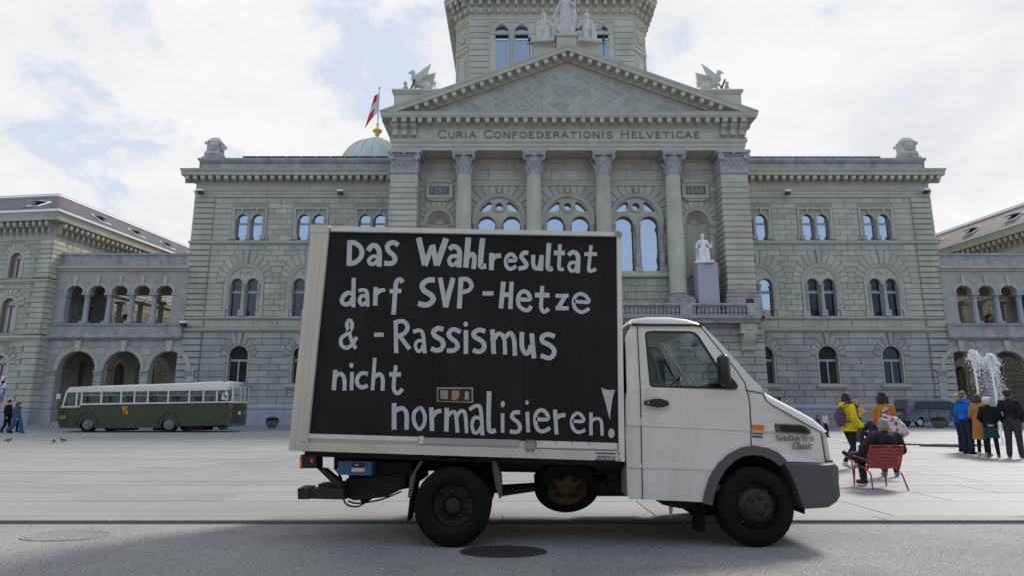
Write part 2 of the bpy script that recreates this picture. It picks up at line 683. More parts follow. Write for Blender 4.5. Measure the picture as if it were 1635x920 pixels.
sheet('ground', -900, 900, -400, 1500, -.012, mat('far_ground', (.18, .18, .18), .95, var=.1, nscale=.1))
sheet('road', -60, 60, -30, 7.70, 0, M['asphalt'])
x, z = at(879, 905, 5.5)
ptch = sheet('road_patch', -.0 + G(880, 906, 0)[0], G(1395, 906, 0)[0], 2.2, G(880, 905, 0)[1], .004, M['asphalt2'])
plaza = sheet('plaza', -75, 75, 7.80, 38.2, .018, M['pavejoint'])
sheet('gutter_joint', -60, 60, 7.63, 7.70, .004, mat('joint_and_kerb_shade', (.035, .035, .037), .9))  # dark kerb joint, with the shade of the kerb face put into its colour
sheet('back_street', -140, 140, 38.2, 51.6, .012, M['asphalt3'])
sheet('back_pavement', -140, 140, 51.6, 56, .016, M['kerb'])
ks = MB()
xx = -30
while xx < 30:
    w = 1.6 + rnd.random() * 1.0
    ks.bbox(xx, xx + w - .012, 7.705 + rnd.random() * .006, 8.0, -.1, PZ + rnd.random() * .004, .007)
    xx += w
struct(ks.build('kerb', mat('kerb_stone', (.24, .24, .247), .8, var=.06, nscale=2)))
bk = MB()
xx = -60
while xx < 60:
    bk.bbox(xx, xx + 1.99, 38.12, 38.30, -.05, .055, .01)
    xx += 2
struct(bk.build('back_kerb', M['kerb']))
# slabs of the square, row by row
slabs = []
y = 8.012
row = 0
while y < 38.0:
    dpt = rnd.choice((.62, .95, .95, 1.08, 1.25))
    dpt = min(dpt, 38.05 - y)
    hw = .86 * (y + 1) + 2
    xx = -hw - rnd.random() * 2.5
    while xx < hw:
        w = rnd.choice((1.7, 2.3, 2.9, 3.5))
        slabs.append((xx, xx + w - .012, y, y + dpt - .012))
        xx += w
    y += dpt
    row += 1
rest = MB()
for i, (a, b, c, d) in enumerate(slabs):
    top = PZ + rnd_unit(rnd) * .0016
    if i < 300:
        m_ = MB().add([(a, c, .019), (b, c, .019), (b, d, .019), (a, d, .019), (a + .005, c + .005, top), (b - .005, c + .005, top), (b - .005, d - .005, top), (a + .005, d - .005, top)],
                      [(4, 5, 6, 7), (0, 1, 5, 4), (1, 2, 6, 5), (2, 3, 7, 6), (3, 0, 4, 7)])
        m_.build('paving_slab', M['pave'], plaza)
    else:
        rest.add([(a, c, .019), (b, c, .019), (b, d, .019), (a, d, .019), (a + .005, c + .005, top), (b - .005, c + .005, top), (b - .005, d - .005, top), (a + .005, d - .005, top)],
                 [(4, 5, 6, 7), (0, 1, 5, 4), (1, 2, 6, 5), (2, 3, 7, 6), (3, 0, 4, 7)])
o = rest.build('distant_paving_slabs', M['pave'], plaza)
struct(o, 'stuff')
# wet film round the fountain jets
wf = MB()
pts = []
for k in range(40):
    a = 2 * PI * k / 40
    r = 1 + .28 * math.sin(3 * a + 1) + .16 * math.sin(7 * a)
    pts.append((G(1500, 712)[0] + 1.35 * r * math.cos(a), G(1500, 712)[1] + 1.1 * r * math.sin(a), PZ + .006))
wf.add(pts, [tuple(range(40))])
struct(wf.build('puddle', M['water']))
# manhole covers


def manhole(x, y, r, dark, label):
    t = thing('manhole_cover', label, 'manhole cover', (x, y, 0))
    t.scale = (1, .62, 1)
    mb = MB().lathe([(r + .05, .0005), (r + .045, .007), (r + .006, .007), (r, .003)], n=40)
    mb.build('rim', M['manrim'] if dark else M['asphalt2'], t)
    mb = MB().lathe([(r - .004, .002), (r - .008, .006), (0, .006)], n=40)
    for i in range(-6, 7):
        for j in range(-6, 7):
            if dark and math.hypot(i, j) * .06 < r - .05:
                mb.box(i * .06 - .017, i * .06 + .017, j * .06 - .017, j * .06 + .017, .006, .011)
    mb.build('lid', M['manlid'] if dark else M['asphalt2'], t)


M['manrim'] = mat('iron_rim', (.05, .05, .052), .6, metal=.4, var=.2, nscale=8)
M['manlid'] = mat('cast_iron_lid', (.055, .055, .058), .6, metal=.4, var=.25, nscale=7)
manhole(-.08, 6.2, .36, True, 'dark cast iron manhole cover in the asphalt in front of the truck between its wheels')
manhole(*G(105, 857, 0), .40, False, 'asphalt filled manhole cover in the road at the far left, only its rim showing')

# ================================================================== PARLIAMENT
XC = 4.57
YW = 54.0      # wing face
parl = thing('parliament_building', 'large grey green sandstone parliament with columned portico, pediment and side wings behind the truck', 'parliament building', (XC, YW, 0), world=True)


def mx(sx, d):
    return XC + sx * d


def order(a, b):
    return (a, b) if a < b else (b, a)


BLOCKS = []     # (area, pts, ypl, proud)
VOUS = []


def flipx(pts, sx):
    q = [(mx(sx, a), b) for a, b in pts]
    return q if sx > 0 else list(reversed(q))


def seg_courses(d0, d1, z0, z1, n, holes, L=1.35, shift=0):
    "rectangles (da, db, za, zb) laid in courses between openings (c, halfwidth, zbottom, zspring, R)"
    out = []
    h = (z1 - z0) / n
    for i in range(n):
        za, zb = z0 + i * h, z0 + (i + 1) * h
        cuts = []
        for (c, hw, zb0, zs, R) in holes:
            if zb <= zb0 + .02 or za >= zs + R - .02:
                continue
            if za < zs:
                e = hw if zb <= zs + .05 else R
                if zb > zs:
                    e = max(hw, R)
            else:
                e = math.sqrt(max(0, R * R - (za - zs) ** 2))
            cuts.append((c - e, c + e))
        cuts.sort()
        x = d0
        segs = []
        for a, b in cuts:
            if a - x > .12:
                segs.append((x, min(a, d1)))
            x = max(x, b)
        if d1 - x > .12:
            segs.append((x, d1))
        for a, b in segs:
            m = max(1, round((b - a) / L))
            w = (b - a) / m
            es = [a]
            if (i + shift) % 2 and m > 1:
                es += [a + w * .5 + k * w for k in range(m)]
            else:
                es += [a + k * w for k in range(1, m)]
            es.append(b)
            for p, q in zip(es, es[1:]):
                out.append((p, q, za, zb))
    return out


def put_blocks(rects, ypl, proud, sx, g=.016, ch=.03):
    for (a, b, za, zb) in rects:
        BLOCKS.append(((b - a) * (zb - za), flipx([(a + g, za + g), (b - g, za + g), (b - g, zb - g), (a + g, zb - g)], sx), ypl, proud, ch))


def put_vous(c, zs, r0, r1, n, ypl, proud, sx, top=None, a0=0., a1=PI, key=True, maxd=None, full=False, g=.14):
    for i in range(n):
        t0 = a0 + (a1 - a0) * i / n + .009
        t1 = a0 + (a1 - a0) * (i + 1) / n - .009
        tm = (t0 + t1) / 2
        ro = r1 * (1 + g * math.sin(tm) ** 3)
        if full and math.sin(tm) > .35:
            ro = min((top - zs) / math.sin(tm), r1 * 1.45)
        if maxd is not None:
            ro = min(ro, maxd / max(1e-3, abs(math.cos(tm))))
        pr = proud
        pts = [(c + r0 * math.cos(t0), zs + r0 * math.sin(t0)), (c + ro * math.cos(t0), zs + ro * math.sin(t0)), (c + ro * math.cos(t1), zs + ro * math.sin(t1)), (c + r0 * math.cos(t1), zs + r0 * math.sin(t1))]
        if key and i == n // 2:
            pr = proud + .07
            pts = [(c - .14, zs + r0 - .1), (c + .14, zs + r0 - .1), (c + .25, (top or zs + r1) + .0), (c - .25, (top or zs + r1) + .0)]
        VOUS.append((flipx(pts, sx), ypl, pr))


def arch_pts(c, hw, z0, zs, n=14, r=None):
    "opening outline with a round head, counter-clockwise"
    r = r or hw
    return [(c - hw, z0), (c + hw, z0)] + [(c + r * math.cos(a), zs + r * math.sin(a)) for a in [PI * i / n for i in range(n + 1)]]


def arched_glass(mb, pts, y):
    mb.poly(pts, [], y)


# ---------- wing walls
WB = [17.1, 22.6, 28.1]
HALF = 33.07
wall = MB()
gwin = {}


def window_top(sx, d, parent):
    "paired round-headed window of the top storey"
    x = mx(sx, d)
    f = MB()
    y = YW
    z0, zs, r = 16.25, 18.16, .475
    for e in (-.67, .67):
        # slender archivolt
        f.arcmould(x + e, zs, r, [(.0, -.25), (.0, .02), (.14, .05), (.17, 0)], y, 0, PI, 16)
        f.box(x + e - .06, x + e + .06, y - .16, y, zs + r + .02, 19.28)
    # square moulded surround
    f.box(x - 1.55, x - 1.38, y - .10, y, z0 + .35, 19.1)
    f.box(x + 1.38, x + 1.55, y - .10, y, z0 + .35, 19.1)
    f.box(x - 1.56, x + 1.56, y - .11, y, 19.1, 19.24)
    o = f.build('window_surround', M['trim'], parent)
    for e, w in ((-1.28, .13), (0, .15), (1.28, .13)):
        c = MB()
        c.lathe([(w * .85, .38), (w * .8, 1.6), (w * 1.0, 1.72), (w * 1.25, 1.80), (w * 1.25, 1.9)], (x + e, y - .07, z0), n=10)
        c.box(x + e - .2, x + e + .2, y - .26, y + .05, z0 - .02, z0 + .38)
        if e:
            e_ = 1.62 if e > 0 else -1.62
            c.box(x + e_ - .1, x + e_ + .1, y - .2, y + .02, z0 - .02, z0 + .36)
        c.build('window_column', M['trim2'], o, smooth=40)
    fr = MB()
    for e in (-.67, .67):
        fr.box(x + e - .475, x + e + .475, y + .17, y + .23, 17.70, 17.86)
        fr.box(x + e - .475, x + e - .43, y + .17, y + .22, z0, zs)
        fr.box(x + e + .43, x + e + .475, y + .17, y + .22, z0, zs)
    fr.build('window_frame', M['frame'], o)
    for e in (-.67, .67):
        g = MB()
        g.poly(arch_pts(x + e, .475, z0, zs), [], y + .24)
        g.build('pane', M['glasssky'], o)


def window_mid(sx, d, parent, k):
    "paired lights under one wide arch, middle storey"
    x = mx(sx, d)
    y = YW
    zc, R = 12.35, 1.5
    f = MB()
    prof = [(-.12, -.2), (-.12, .0), (-.02, .06), (.02, .03), (.12, .09), (.22, .10), (.25, 0)]
    f.arcmould(x, zc, R, prof, y, 0, PI, 26)
    for s in (-1, 1):
        # jambs of the archivolt
        vs = []
        for dr, o_ in prof:
            vs += [(x + s * (R + dr), y - o_, 9.3), (x + s * (R + dr), y - o_, zc)]
        fs = [(2 * i, 2 * i + 2, 2 * i + 3, 2 * i + 1) for i in range(len(prof) - 1)]
        f.add(vs, fs)
        f.box(x + s * 1.62 - .2, x + s * 1.62 + .2, y - .18, y + .1, 9.22, 9.75)
        f.box(x + s * 1.28 - .1, x + s * 1.28 + .1, y - .08, y + .1, 9.22, 9.75)
    # tympanum plate with two openings
    holes = [arch_pts(x + e, .52, 9.3, 12.2) for e in (-.70, .70)]
    f.prism(arch_pts(x, 1.4, 9.22, zc, 20), y + .06, y + .34, holes, back=False)
    for e in (-.70, .70):
        f.arcmould(x + e, 12.2, .52, [(0, -.02), (.02, .05), (.14, .08), (.18, -.01)], y + .06, 0, PI, 18)
    # carved shield under the crown
    f.ball((x, y + .03, 13.28), (.16, .09, .2), 10)
    for s in (-1, 1):
        f.tube(smoothpath([(x + s * .18, y + .03, 13.3), (x + s * .4, y + .02, 13.4), (x + s * .55, y + .03, 13.2), (x + s * .42, y + .03, 13.12)], 4), .045, 6)
    o = f.build('window_surround', M['trim'], parent, smooth=35)
    for e, w in ((-1.29, .12), (0, .17), (1.29, .12)):
        c = MB()
        c.lathe([(w * .95, .48), (w * 1.2, .5), (w * 1.2, .56), (w, .62), (w * .85, 2.35), (w * 1.1, 2.4), (w * .9, 2.5), (w * 1.3, 2.75), (w * 1.45, 2.78), (w * 1.45, 2.88)], (x + e, y - .02 + (0 if e else -.05), 9.3), n=12)
        if not e:
            c.box(x - .26, x + .26, y - .3, y + .1, 9.24, 9.8)
        c.build('window_column', M['trim2'], o, smooth=40)
    fr = MB()
    for e in (-.70, .70):
        fr.box(x + e - .52, x + e + .52, y + .26, y + .33, 11.32, 11.58)
        for q in (-.5, .44):
            fr.box(x + e + q, x + e + q + .06, y + .26, y + .32, 9.3, 12.2)
        fr.box(x + e - .44, x + e + .44, y + .26, y + .32, 9.3, 9.36)
    fr.build('window_frame', M['frame'], o)
    for e in (-.70, .70):
        g = MB()
        g.poly(arch_pts(x + e, .52, 9.3, 12.2), [], y + .335)
        g.build('pane', M[k], o)


def window_low(sx, d, parent):
    x = mx(sx, d)
    y = YW
    z0, zs, r = 3.5, 5.85, .82
    f = MB()
    f.arcmould(x, zs, r, [(0, -.3), (0, .0), (.03, .04), (.12, .04), (.14, 0)], y, 0, PI, 18)
    for s in (-1, 1):
        f.box(*order(x + s * r, x + s * (r + .13)), y - .04, y, z0, zs)
    f.build_later = None
    o = f.build('window_surround', M['trim'], parent, smooth=35)
    s_ = MB()
    s_.mould([(0.02, 2.98), (.10, 3.0), (.16, 3.1), (.16, 3.16), (.26, 3.2), (.26, 3.38), (.0, 3.42)], x - 1.22, x + 1.22, y - .05)
    s_.build('sill', M['trim'], o)
    fr = MB()
    fr.box(x - r, x + r, y + .2, y + .28, 5.36, 5.55)
    fr.box(x - .06, x + .06, y + .2, y + .27, z0, 5.36)
    for q in (-r, r - .08):
        fr.box(x + q, x + q + .08, y + .2, y + .27, z0, zs)
    fr.build('window_frame', M['frame'], o)
    g = MB()
    g.poly(arch_pts(x, r, z0, zs), [], y + .285)
    g.build('pane', M['glassdark'], o)


M['trim2'] = mat('pale_weathered_column_stone', (.38, .378, .36), .9, spec=.25, var=.12, nscale=4, dirt=.3, dscale=2)
wings = []
for sx in (-1, 1):
    wallo = MB()
    h = []
    for d in WB:
        x = mx(sx, d)
        for e in (-.67, .67):
            h.append(arch_pts(x + e, .475, 16.25, 18.16))
        h.append(arch_pts(x, 1.4, 9.3, 12.35, 20))
        h.append(arch_pts(x, .82, 3.5, 5.85))
    a, b = order(mx(sx, 13.2), mx(sx, HALF))
    wallo.poly([(a, 0), (b, 0), (b, 21.6), (a, 21.6)], h, YW)
    for l in h:
        n = len(l)
        vs = [(p, YW, q) for p, q in l] + [(p, YW + .36, q) for p, q in l]
        wallo.add(vs, [(i, (i + 1) % n, n + (i + 1) % n, n + i) for i in range(n)])
    # side and back
    X = mx(sx, HALF)
    wallo.add([(X, YW, 0), (X, YW + 30, 0), (X, YW + 30, 24), (X, YW, 24)], [(0, 1, 2, 3)])
    wallo.build('wall', M['joint'], parl)
for sx in (-1, 1):
    mids = {(-1, 0): 'glasswarm', (-1, 1): 'glasswarm', (-1, 2): 'glasswarm', (1, 0): 'glasssky', (1, 1): 'glassdark', (1, 2): 'glassdark'}
    for i, d in enumerate(WB):
        window_top(sx, d, parl)
        window_mid(sx, d, parl, mids[(sx, i)])
        window_low(sx, d, parl)
    # courses
    HT = [(d, 1.60, 16.2, 19.24, .01) for d in WB]
    put_blocks(seg_courses(14.3, HALF - 1.72, 16.18, 20.14, 8, HT, 1.35), YW, .045, sx)
    HM = [(d, 1.78, 9.2, 12.35, 2.45) for d in WB]
    put_blocks(seg_courses(14.3, HALF - 1.72, 9.24, 15.78, 13, HM, 1.2), YW, .055, sx)
    HL = [(d, .97, 3.0, 5.85, 1.5) for d in WB]
    put_blocks(seg_courses(14.3, HALF - 1.72, 1.80, 7.86, 11, HL, 1.75), YW, .07, sx)
    put_blocks(seg_courses(14.3, HALF - 1.72, 8.30, 8.95, 1, [], 2.1), YW, .05, sx)
    for d in WB:
        put_vous(d, 12.35, 1.76, 2.5, 13, YW, .06, sx, top=15.3, maxd=2.72)
        put_vous(d, 5.85, .97, 1.56, 9, YW, .075, sx, top=7.84, g=.2)
    # quoin strip: plain courses, stepping forward towards the ground
    for z0, z1, n, pr in ((1.8, 7.86, 11, .22), (8.30, 8.95, 1, .20), (9.24, 15.78, 13, .17), (16.18, 20.2, 8, .14)):
        hh = (z1 - z0) / n
        for i in range(n):
            BLOCKS.append((2.2, flipx([(HALF - 1.72, z0 + i * hh + .015), (HALF + pr, z0 + i * hh + .015), (HALF + pr, z0 + (i + 1) * hh - .015), (HALF - 1.72, z0 + (i + 1) * hh - .015)], sx), YW, pr, .035))
            # return of the quoin on the flank
    q = MB()
    X = mx(sx, HALF)
    for z0, z1, n, pr in ((1.8, 7.86, 11, .22), (8.30, 8.95, 1, .20), (9.24, 15.78, 13, .17), (16.18, 20.2, 8, .14)):
        hh = (z1 - z0) / n
        for i in range(n):
            a, b = order(X - sx * .05, X + sx * (pr - .004))
            q.bbox(a, b, YW - pr + .036, YW + 2.2, z0 + i * hh + .02, z0 + (i + 1) * hh - .02, .03)
    q.build('flank_quoin', M['stone'], parl)

# string courses, cornices (wings)
st = MB()
for sx in (-1, 1):
    a, b = order(mx(sx, 13.4), mx(sx, HALF))

    def run(prof, ext=0.0, y=YW, mb=st):
        aa, bb = (a, b + ext) if sx > 0 else (a - ext, b)
        mb.mould(prof, aa, bb, y)
        # return along the flank
        X = mx(sx, HALF)
        vs = []
        for o_, z in prof:
            vs += [(X + sx * o_, y - o_, z), (X + sx * o_, y + 26, z)]
        mb.add(vs, [(2 * i, 2 * i + 1, 2 * i + 3, 2 * i + 2) if sx > 0 else (2 * i, 2 * i + 2, 2 * i + 3, 2 * i + 1) for i in range(len(prof) - 1)])
    run([(0, 7.86), (.10, 7.90), (.16, 7.98), (.24, 8.04), (.27, 8.22), (.0, 8.31)], .24)
    run([(0, 8.95), (.1, 8.98), (.14, 9.04), (.22, 9.08), (.22, 9.19), (.0, 9.24)], .2)
    run([(0, 15.78), (.1, 15.82), (.14, 15.9), (.24, 15.94), (.24, 16.12), (.02, 16.18)], .2)
    run([(0, 20.2), (.10, 20.24), (.10, 20.46), (.15, 20.5), (.18, 20.72), (.26, 20.78), (.05, 20.84), (.05, 21.42), (.12, 21.46), (.18, 21.58)], .12)
st.build('string_course', M['trim'], parl)
for sx in (-1, 1):
    co = MB()
    a, b = order(mx(sx, 13.4), mx(sx, HALF))
    run([(.10, 21.58), (.22, 21.62), (.24, 21.98), (.30, 22.0), (.98, 22.02), (1.0, 22.28), (1.06, 22.32), (1.16, 22.5), (1.18, 22.56), (.1, 22.72)], 1.1, mb=co)
    co.build('cornice', M['trim'], parl)
for sx in (-1, 1):
    pp = MB()
    a, b = order(mx(sx, 13.4), mx(sx, HALF))
    run([(0, 22.6), (0, 23.55), (.04, 23.6), (.06, 23.66), (.12, 23.68), (.2, 23.82), (.2, 23.98), (0, 24.06)], .1, y=YW + .1, mb=pp)
    pp.box(a, b, YW + .1, YW + .9, 23.5, 24.06)
    pp.build('parapet', M['coping'], parl)
# modillions under the wing cornice
mo = MB()
mo.box(-.17, .17, -.66, 0, -.34, 0)
mo.box(-.13, .13, -.5, 0, -.42, -.34)
mome = mo.mesh('modillion')
mome.materials.append(M['trim'])
cnt = 0
for sx in (-1, 1):
    d = 14.9
    while d < HALF + .75:
        o = link('modillion', mome, None, parl)
        o.location = (mx(sx, d), YW - .24, 22.0)
        cnt += 1
        d += .695
# granite plinth
pl = MB()
for sx in (-1, 1):
    a, b = order(mx(sx, 13.4), mx(sx, HALF))
    run([(.34, -.5), (.34, 1.15), (.30, 1.22), (.30, 1.3), (.36, 1.36), (.36, 1.52), (.28, 1.62), (.22, 1.8), (0, 1.81)], .34, mb=pl)
pl.build('plinth', M['granite'], parl)
for sx in (-1, 1):
    d = 14.5
    while d < HALF:
        w = 1.9 + rnd.random() * .6
        a, b = order(mx(sx, d), mx(sx, min(d + w - .03, HALF + .3)))
        MB().bbox(a, b, YW - .365, YW - .3, .02, 1.14, .012).build('plinth_block', M['granite'], parl)
        d += w

# ---------- portico
YP = 47.4      # face of the corner piers
YR = 49.2      # recessed wall with the three great windows
PW = 14.3
ENT0 = 21.9
body = MB()
hole = []
for d in (-5.62, 0, 5.62):
    hole.append(arch_pts(XC + d, 1.84, 12.3, 16.7, 24))
for sx in (-1, 1):
    hole.append(arch_pts(mx(sx, 10.55), .92, 11.9, 16.45, 16))
body.poly([(XC - PW + .6, 0), (XC + PW - .6, 0), (XC + PW - .6, ENT0 + .1), (XC - PW + .6, ENT0 + .1)], hole, YR)
for l in hole:
    n = len(l)
    vs = [(p, YR, q) for p, q in l] + [(p, YR + .75, q) for p, q in l]
    body.add(vs, [(i, (i + 1) % n, n + (i + 1) % n, n + i) for i in range(n)])
for sx in (-1, 1):
    a, b = order(mx(sx, PW - .12), mx(sx, PW - 1.9))
    body.box(a, b, YP + .05, YW + 1, 9.0, ENT0)
    body.box(*order(mx(sx, PW + .15), mx(sx, 0)), YP - .35, YW + 1, 0, 8.1)
wal2 = body.build('portico_wall', M['joint'], parl)
# plain ashlar of the recessed wall above the windows (z 17.9 - 21.9)
for i, (za, zb) in enumerate(((20.0, 20.9), (20.9, 21.55), (21.55, 21.89))):
    x = -12.2
    while x < 12.2:
        w = 2.6 if (i + int(x * 10)) % 2 else 3.1
        xb = min(x + w, 12.2)
        BLOCKS.append((.3, [(XC + x + .01, za + .01), (XC + xb - .01, za + .01), (XC + xb - .01, zb - .01), (XC + x + .01, zb - .01)], YR, .05, .015))
        x += w
rm = MB()
rm.mould([(.02, 19.5), (.12, 19.54), (.12, 19.72), (.17, 19.76), (.2, 19.92), (.04, 19.98)], XC - 12.3, XC + 12.3, YR)
for d0, d1 in ((-8.0, -3.3), (-2.3, 2.3), (3.3, 8.0)):
    rm.mould([(.02, 11.75), (.3, 11.8), (.34, 11.97), (.26, 12.1), (.2, 12.3), (0, 12.3)], XC + d0 - .4, XC + d1 + .4, YR)
rm.build('wall_moulding', M['trim'], parl)
rects = seg_courses(-12.3, 12.3, 12.0, 19.5, 15, [(d, 2.22, 11.9, 16.7, 2.95) for d in (-5.62, 0, 5.62)] + [(s * 10.55, 1.45, 11.9, 16.45, 1.72) for s in (-1, 1)] + [(s * 10.55, 1.2, 18.2, 19.5, .01) for s in (-1, 1)], 1.1)
put_blocks(rects, YR, .06, 1)
put_blocks(seg_courses(-12.3, 12.3, 9.3, 11.74, 4, [], 1.7), YR, .06, 1)
for d in (-5.62, 0, 5.62):
    put_vous(d, 16.7, 2.23, 2.8, 15, YR, .07, 1, top=19.48, key=False, maxd=2.8, full=True)
for s in (-1, 1):
    put_vous(10.55, 16.45, 1.25, 1.7, 11, YR, .07, s, top=18.15, key=False, maxd=1.7, full=True)


def great_window(d):
    x = XC + d
    y = YR
    zc, R = 16.7, 1.84
    f = MB()
    prof = [(-.02, -.5), (-.02, -.05), (.05, .04), (.09, .04), (.12, .09), (.26, .11), (.29, .15), (.36, .15), (.38, 0)]
    f.arcmould(x, zc, R, prof, y, 0, PI, 32)
    for s in (-1, 1):
        vs = []
        for dr, o_ in prof:
            vs += [(x + s * (R + dr), y - o_, 12.3), (x + s * (R + dr), y - o_, zc)]
        f.add(vs, [(2 * i, 2 * i + 2, 2 * i + 3, 2 * i + 1) for i in range(len(prof) - 1)])
    # tracery plate: two lights, an eye and two spandrels
    LZ = 16.2
    EZ = 17.78
    holes = [arch_pts(x + e, .735, 12.3, LZ, 16) for e in (-1.03, 1.03)]
    eye = [(x + .30 * math.cos(a), EZ + .30 * math.sin(a)) for a in [2 * PI * i / 18 for i in range(18)]]
    holes.append(eye)
    for s in (-1, 1):
        sp = [(x + s * a, zc + b) for a, b in ((1.62, .70), (1.42, 1.02), (1.15, 1.30), (.86, 1.50), (.66, 1.46), (.62, 1.12), (.72, .82), (.98, .68), (1.3, .62))]
        ar = sum(sp[i][0] * sp[(i + 1) % len(sp)][1] - sp[(i + 1) % len(sp)][0] * sp[i][1] for i in range(len(sp)))
        if ar < 0:
            sp.reverse()
        holes.append(sp)
    f.prism(arch_pts(x, 1.83, 12.3, zc, 26), y + .12, y + .5, holes, back=False)
    for e in (-1.03, 1.03):
        f.arcmould(x + e, LZ, .735, [(0, -.05), (.0, .05), (.06, .09), (.2, .10), (.24, 0)], y + .12, 0, PI, 22)
    f.arcmould(x, EZ, .30, [(0, -.05), (.0, .06), (.05, .11), (.2, .11), (.24, 0)], y + .12, 0, 2 * PI, 24)
    # mask keystone
    f.ball((x, y - .22, 19.0), (.19, .17, .24), 10)
    f.ball((x, y - .33, 18.92), (.07, .08, .1), 8)
    f.box(x - .2, x + .2, y - .3, y, 19.2, 19.3)
    f.box(x - .15, x + .15, y - .2, y, 18.6, 18.85)
    o = f.build('great_window_surround', M['trim'], parl, smooth=35)
    for e in (-2.0, 0, 2.0):
        c = MB()
        c.box(x + e - .3, x + e + .3, y - .3, y + .3, 12.2, 12.66)
        c.lathe([(r_, 12.65 + (z - 11.95) * 1.365) for r_, z in ((.21, 11.95), (.27, 12.05), (.2, 12.12), (.28, 12.4), (.29, 12.62), (.2, 12.8), (.26, 12.86), (.15, 12.94), (.135, 13.85), (.19, 13.9), (.16, 13.98), (.26, 14.3), (.31, 14.38), (.31, 14.55))], (x + e, y - .06, 0), n=14)
        c.build('window_column', M['trim2'], o, smooth=40)
    fr = MB()
    for e in (-1.03, 1.03):
        for q in (-.735, .675):
            fr.box(x + e + q, x + e + q + .06, y + .42, y + .48, 12.3, LZ)
    fr.build('window_frame', M['dark'], o)
    for h_ in holes:
        g = MB()
        g.poly(h_, [], y + .49)
        g.build('pane', M['glasssky'], o)


for d in (-5.62, 0, 5.62):
    great_window(d)


def niche(sx):
    x = mx(sx, 10.55)
    y = YR
    zc = 16.45
    f = MB()
    f.arcmould(x, zc, .92, [(0, -.02), (0, .03), (.06, .08), (.22, .1), (.3, .12), (.33, 0)], y, 0, PI, 22)
    # imposts
    for s in (-1, 1):
        f.mould([(.02, 15.4), (.08, 15.45), (.06, 15.95), (.14, 16.0), (.2, 16.1), (.24, 16.25), (.24, 16.42), (0, 16.45)], *order(x + s * .95, x + s * 1.75), y)
        f.box(*order(x + s * .98, x + s * 1.32), y - .07, y, 12.2, 15.4)
        f.box(*order(x + s * .92, x + s * 1.6), y - .28, y, 11.7, 12.6)
    # curved niche wall
    rings = []
    for z in (11.9, zc):
        rings.append([(x + .92 * math.cos(a), y + .7 * math.sin(a), z) for a in [PI - PI * i / 12 for i in range(13)]])
    f.loft(rings, closed=False, cap=False)
    f.box(x - 1.0, x + 1.0, y, y + .8, 11.8, 11.9)
    o = f.build('niche', M['trim'], parl, smooth=40)
    # scallop shell
    sh = MB()
    nf = 13
    for i in range(nf):
        a0, a1 = PI * i / nf, PI * (i + 1) / nf
        am = (a0 + a1) / 2
        def pt(a, r, dp):
            return (x + r * math.cos(a), y + dp, zc + r * math.sin(a))
        sh.add([pt(a0, .34, .62), pt(a1, .34, .62), pt(a1, .7, .40), pt(a0, .7, .40), pt(am, .34, .58), pt(am, .72, .26), pt(am, .93, .02), pt(a0, .86, .12), pt(a1, .86, .12)],
               [(0, 4, 5, 3), (4, 1, 2, 5), (3, 5, 6, 7), (5, 2, 8, 6)])
    sh.poly([(x + .34 * math.cos(a), zc + .34 * math.sin(a)) for a in [PI * i / 10 for i in range(11)]], [], y + .62)
    sh.poly([(x - .95, zc), (x + .95, zc)] + [(x + .95 * math.cos(a), zc + .95 * math.sin(a)) for a in [PI * i / 14 for i in range(1, 14)]], [], y + .7)
    sh.build('shell', M['trim'], o)
    # date tablet above
    t = MB()
    t.mould([(.02, 18.42), (.16, 18.43), (.16, 18.6), (.16, 19.6), (.2, 19.68), (.34, 19.78), (.36, 19.95), (0, 20.0)], x - 1.1, x + 1.1, y)
    for s in (-1, 1):
        t.tube([(x + s * .7, y - .1, 18.35), (x + s * .9, y - .14, 18.27), (x + s * .85, y - .12, 18.08)], .07, 8)
    t.box(x - .7, x + .7, y - .13, y, 18.2, 18.4)
    ob = t.build('date_tablet', M['trim'], parl)
    p = MB()
    p.box(x - .82, x + .82, y - .175, y - .15, 18.74, 19.46)
    p.build('panel', M['datepanel'], ob)
    # numerals
    s_ = '1291' if sx < 0 else '1848'
    textmesh('numerals', s_, .72, M['numeral'], ob, upr(x - .80, y - .18, 18.85), extrude=.02, bold=.012)


M['numeral'] = mat('worn_gold_numeral', (.34, .30, .27), .6, metal=.2)
niche(-1)
niche(1)


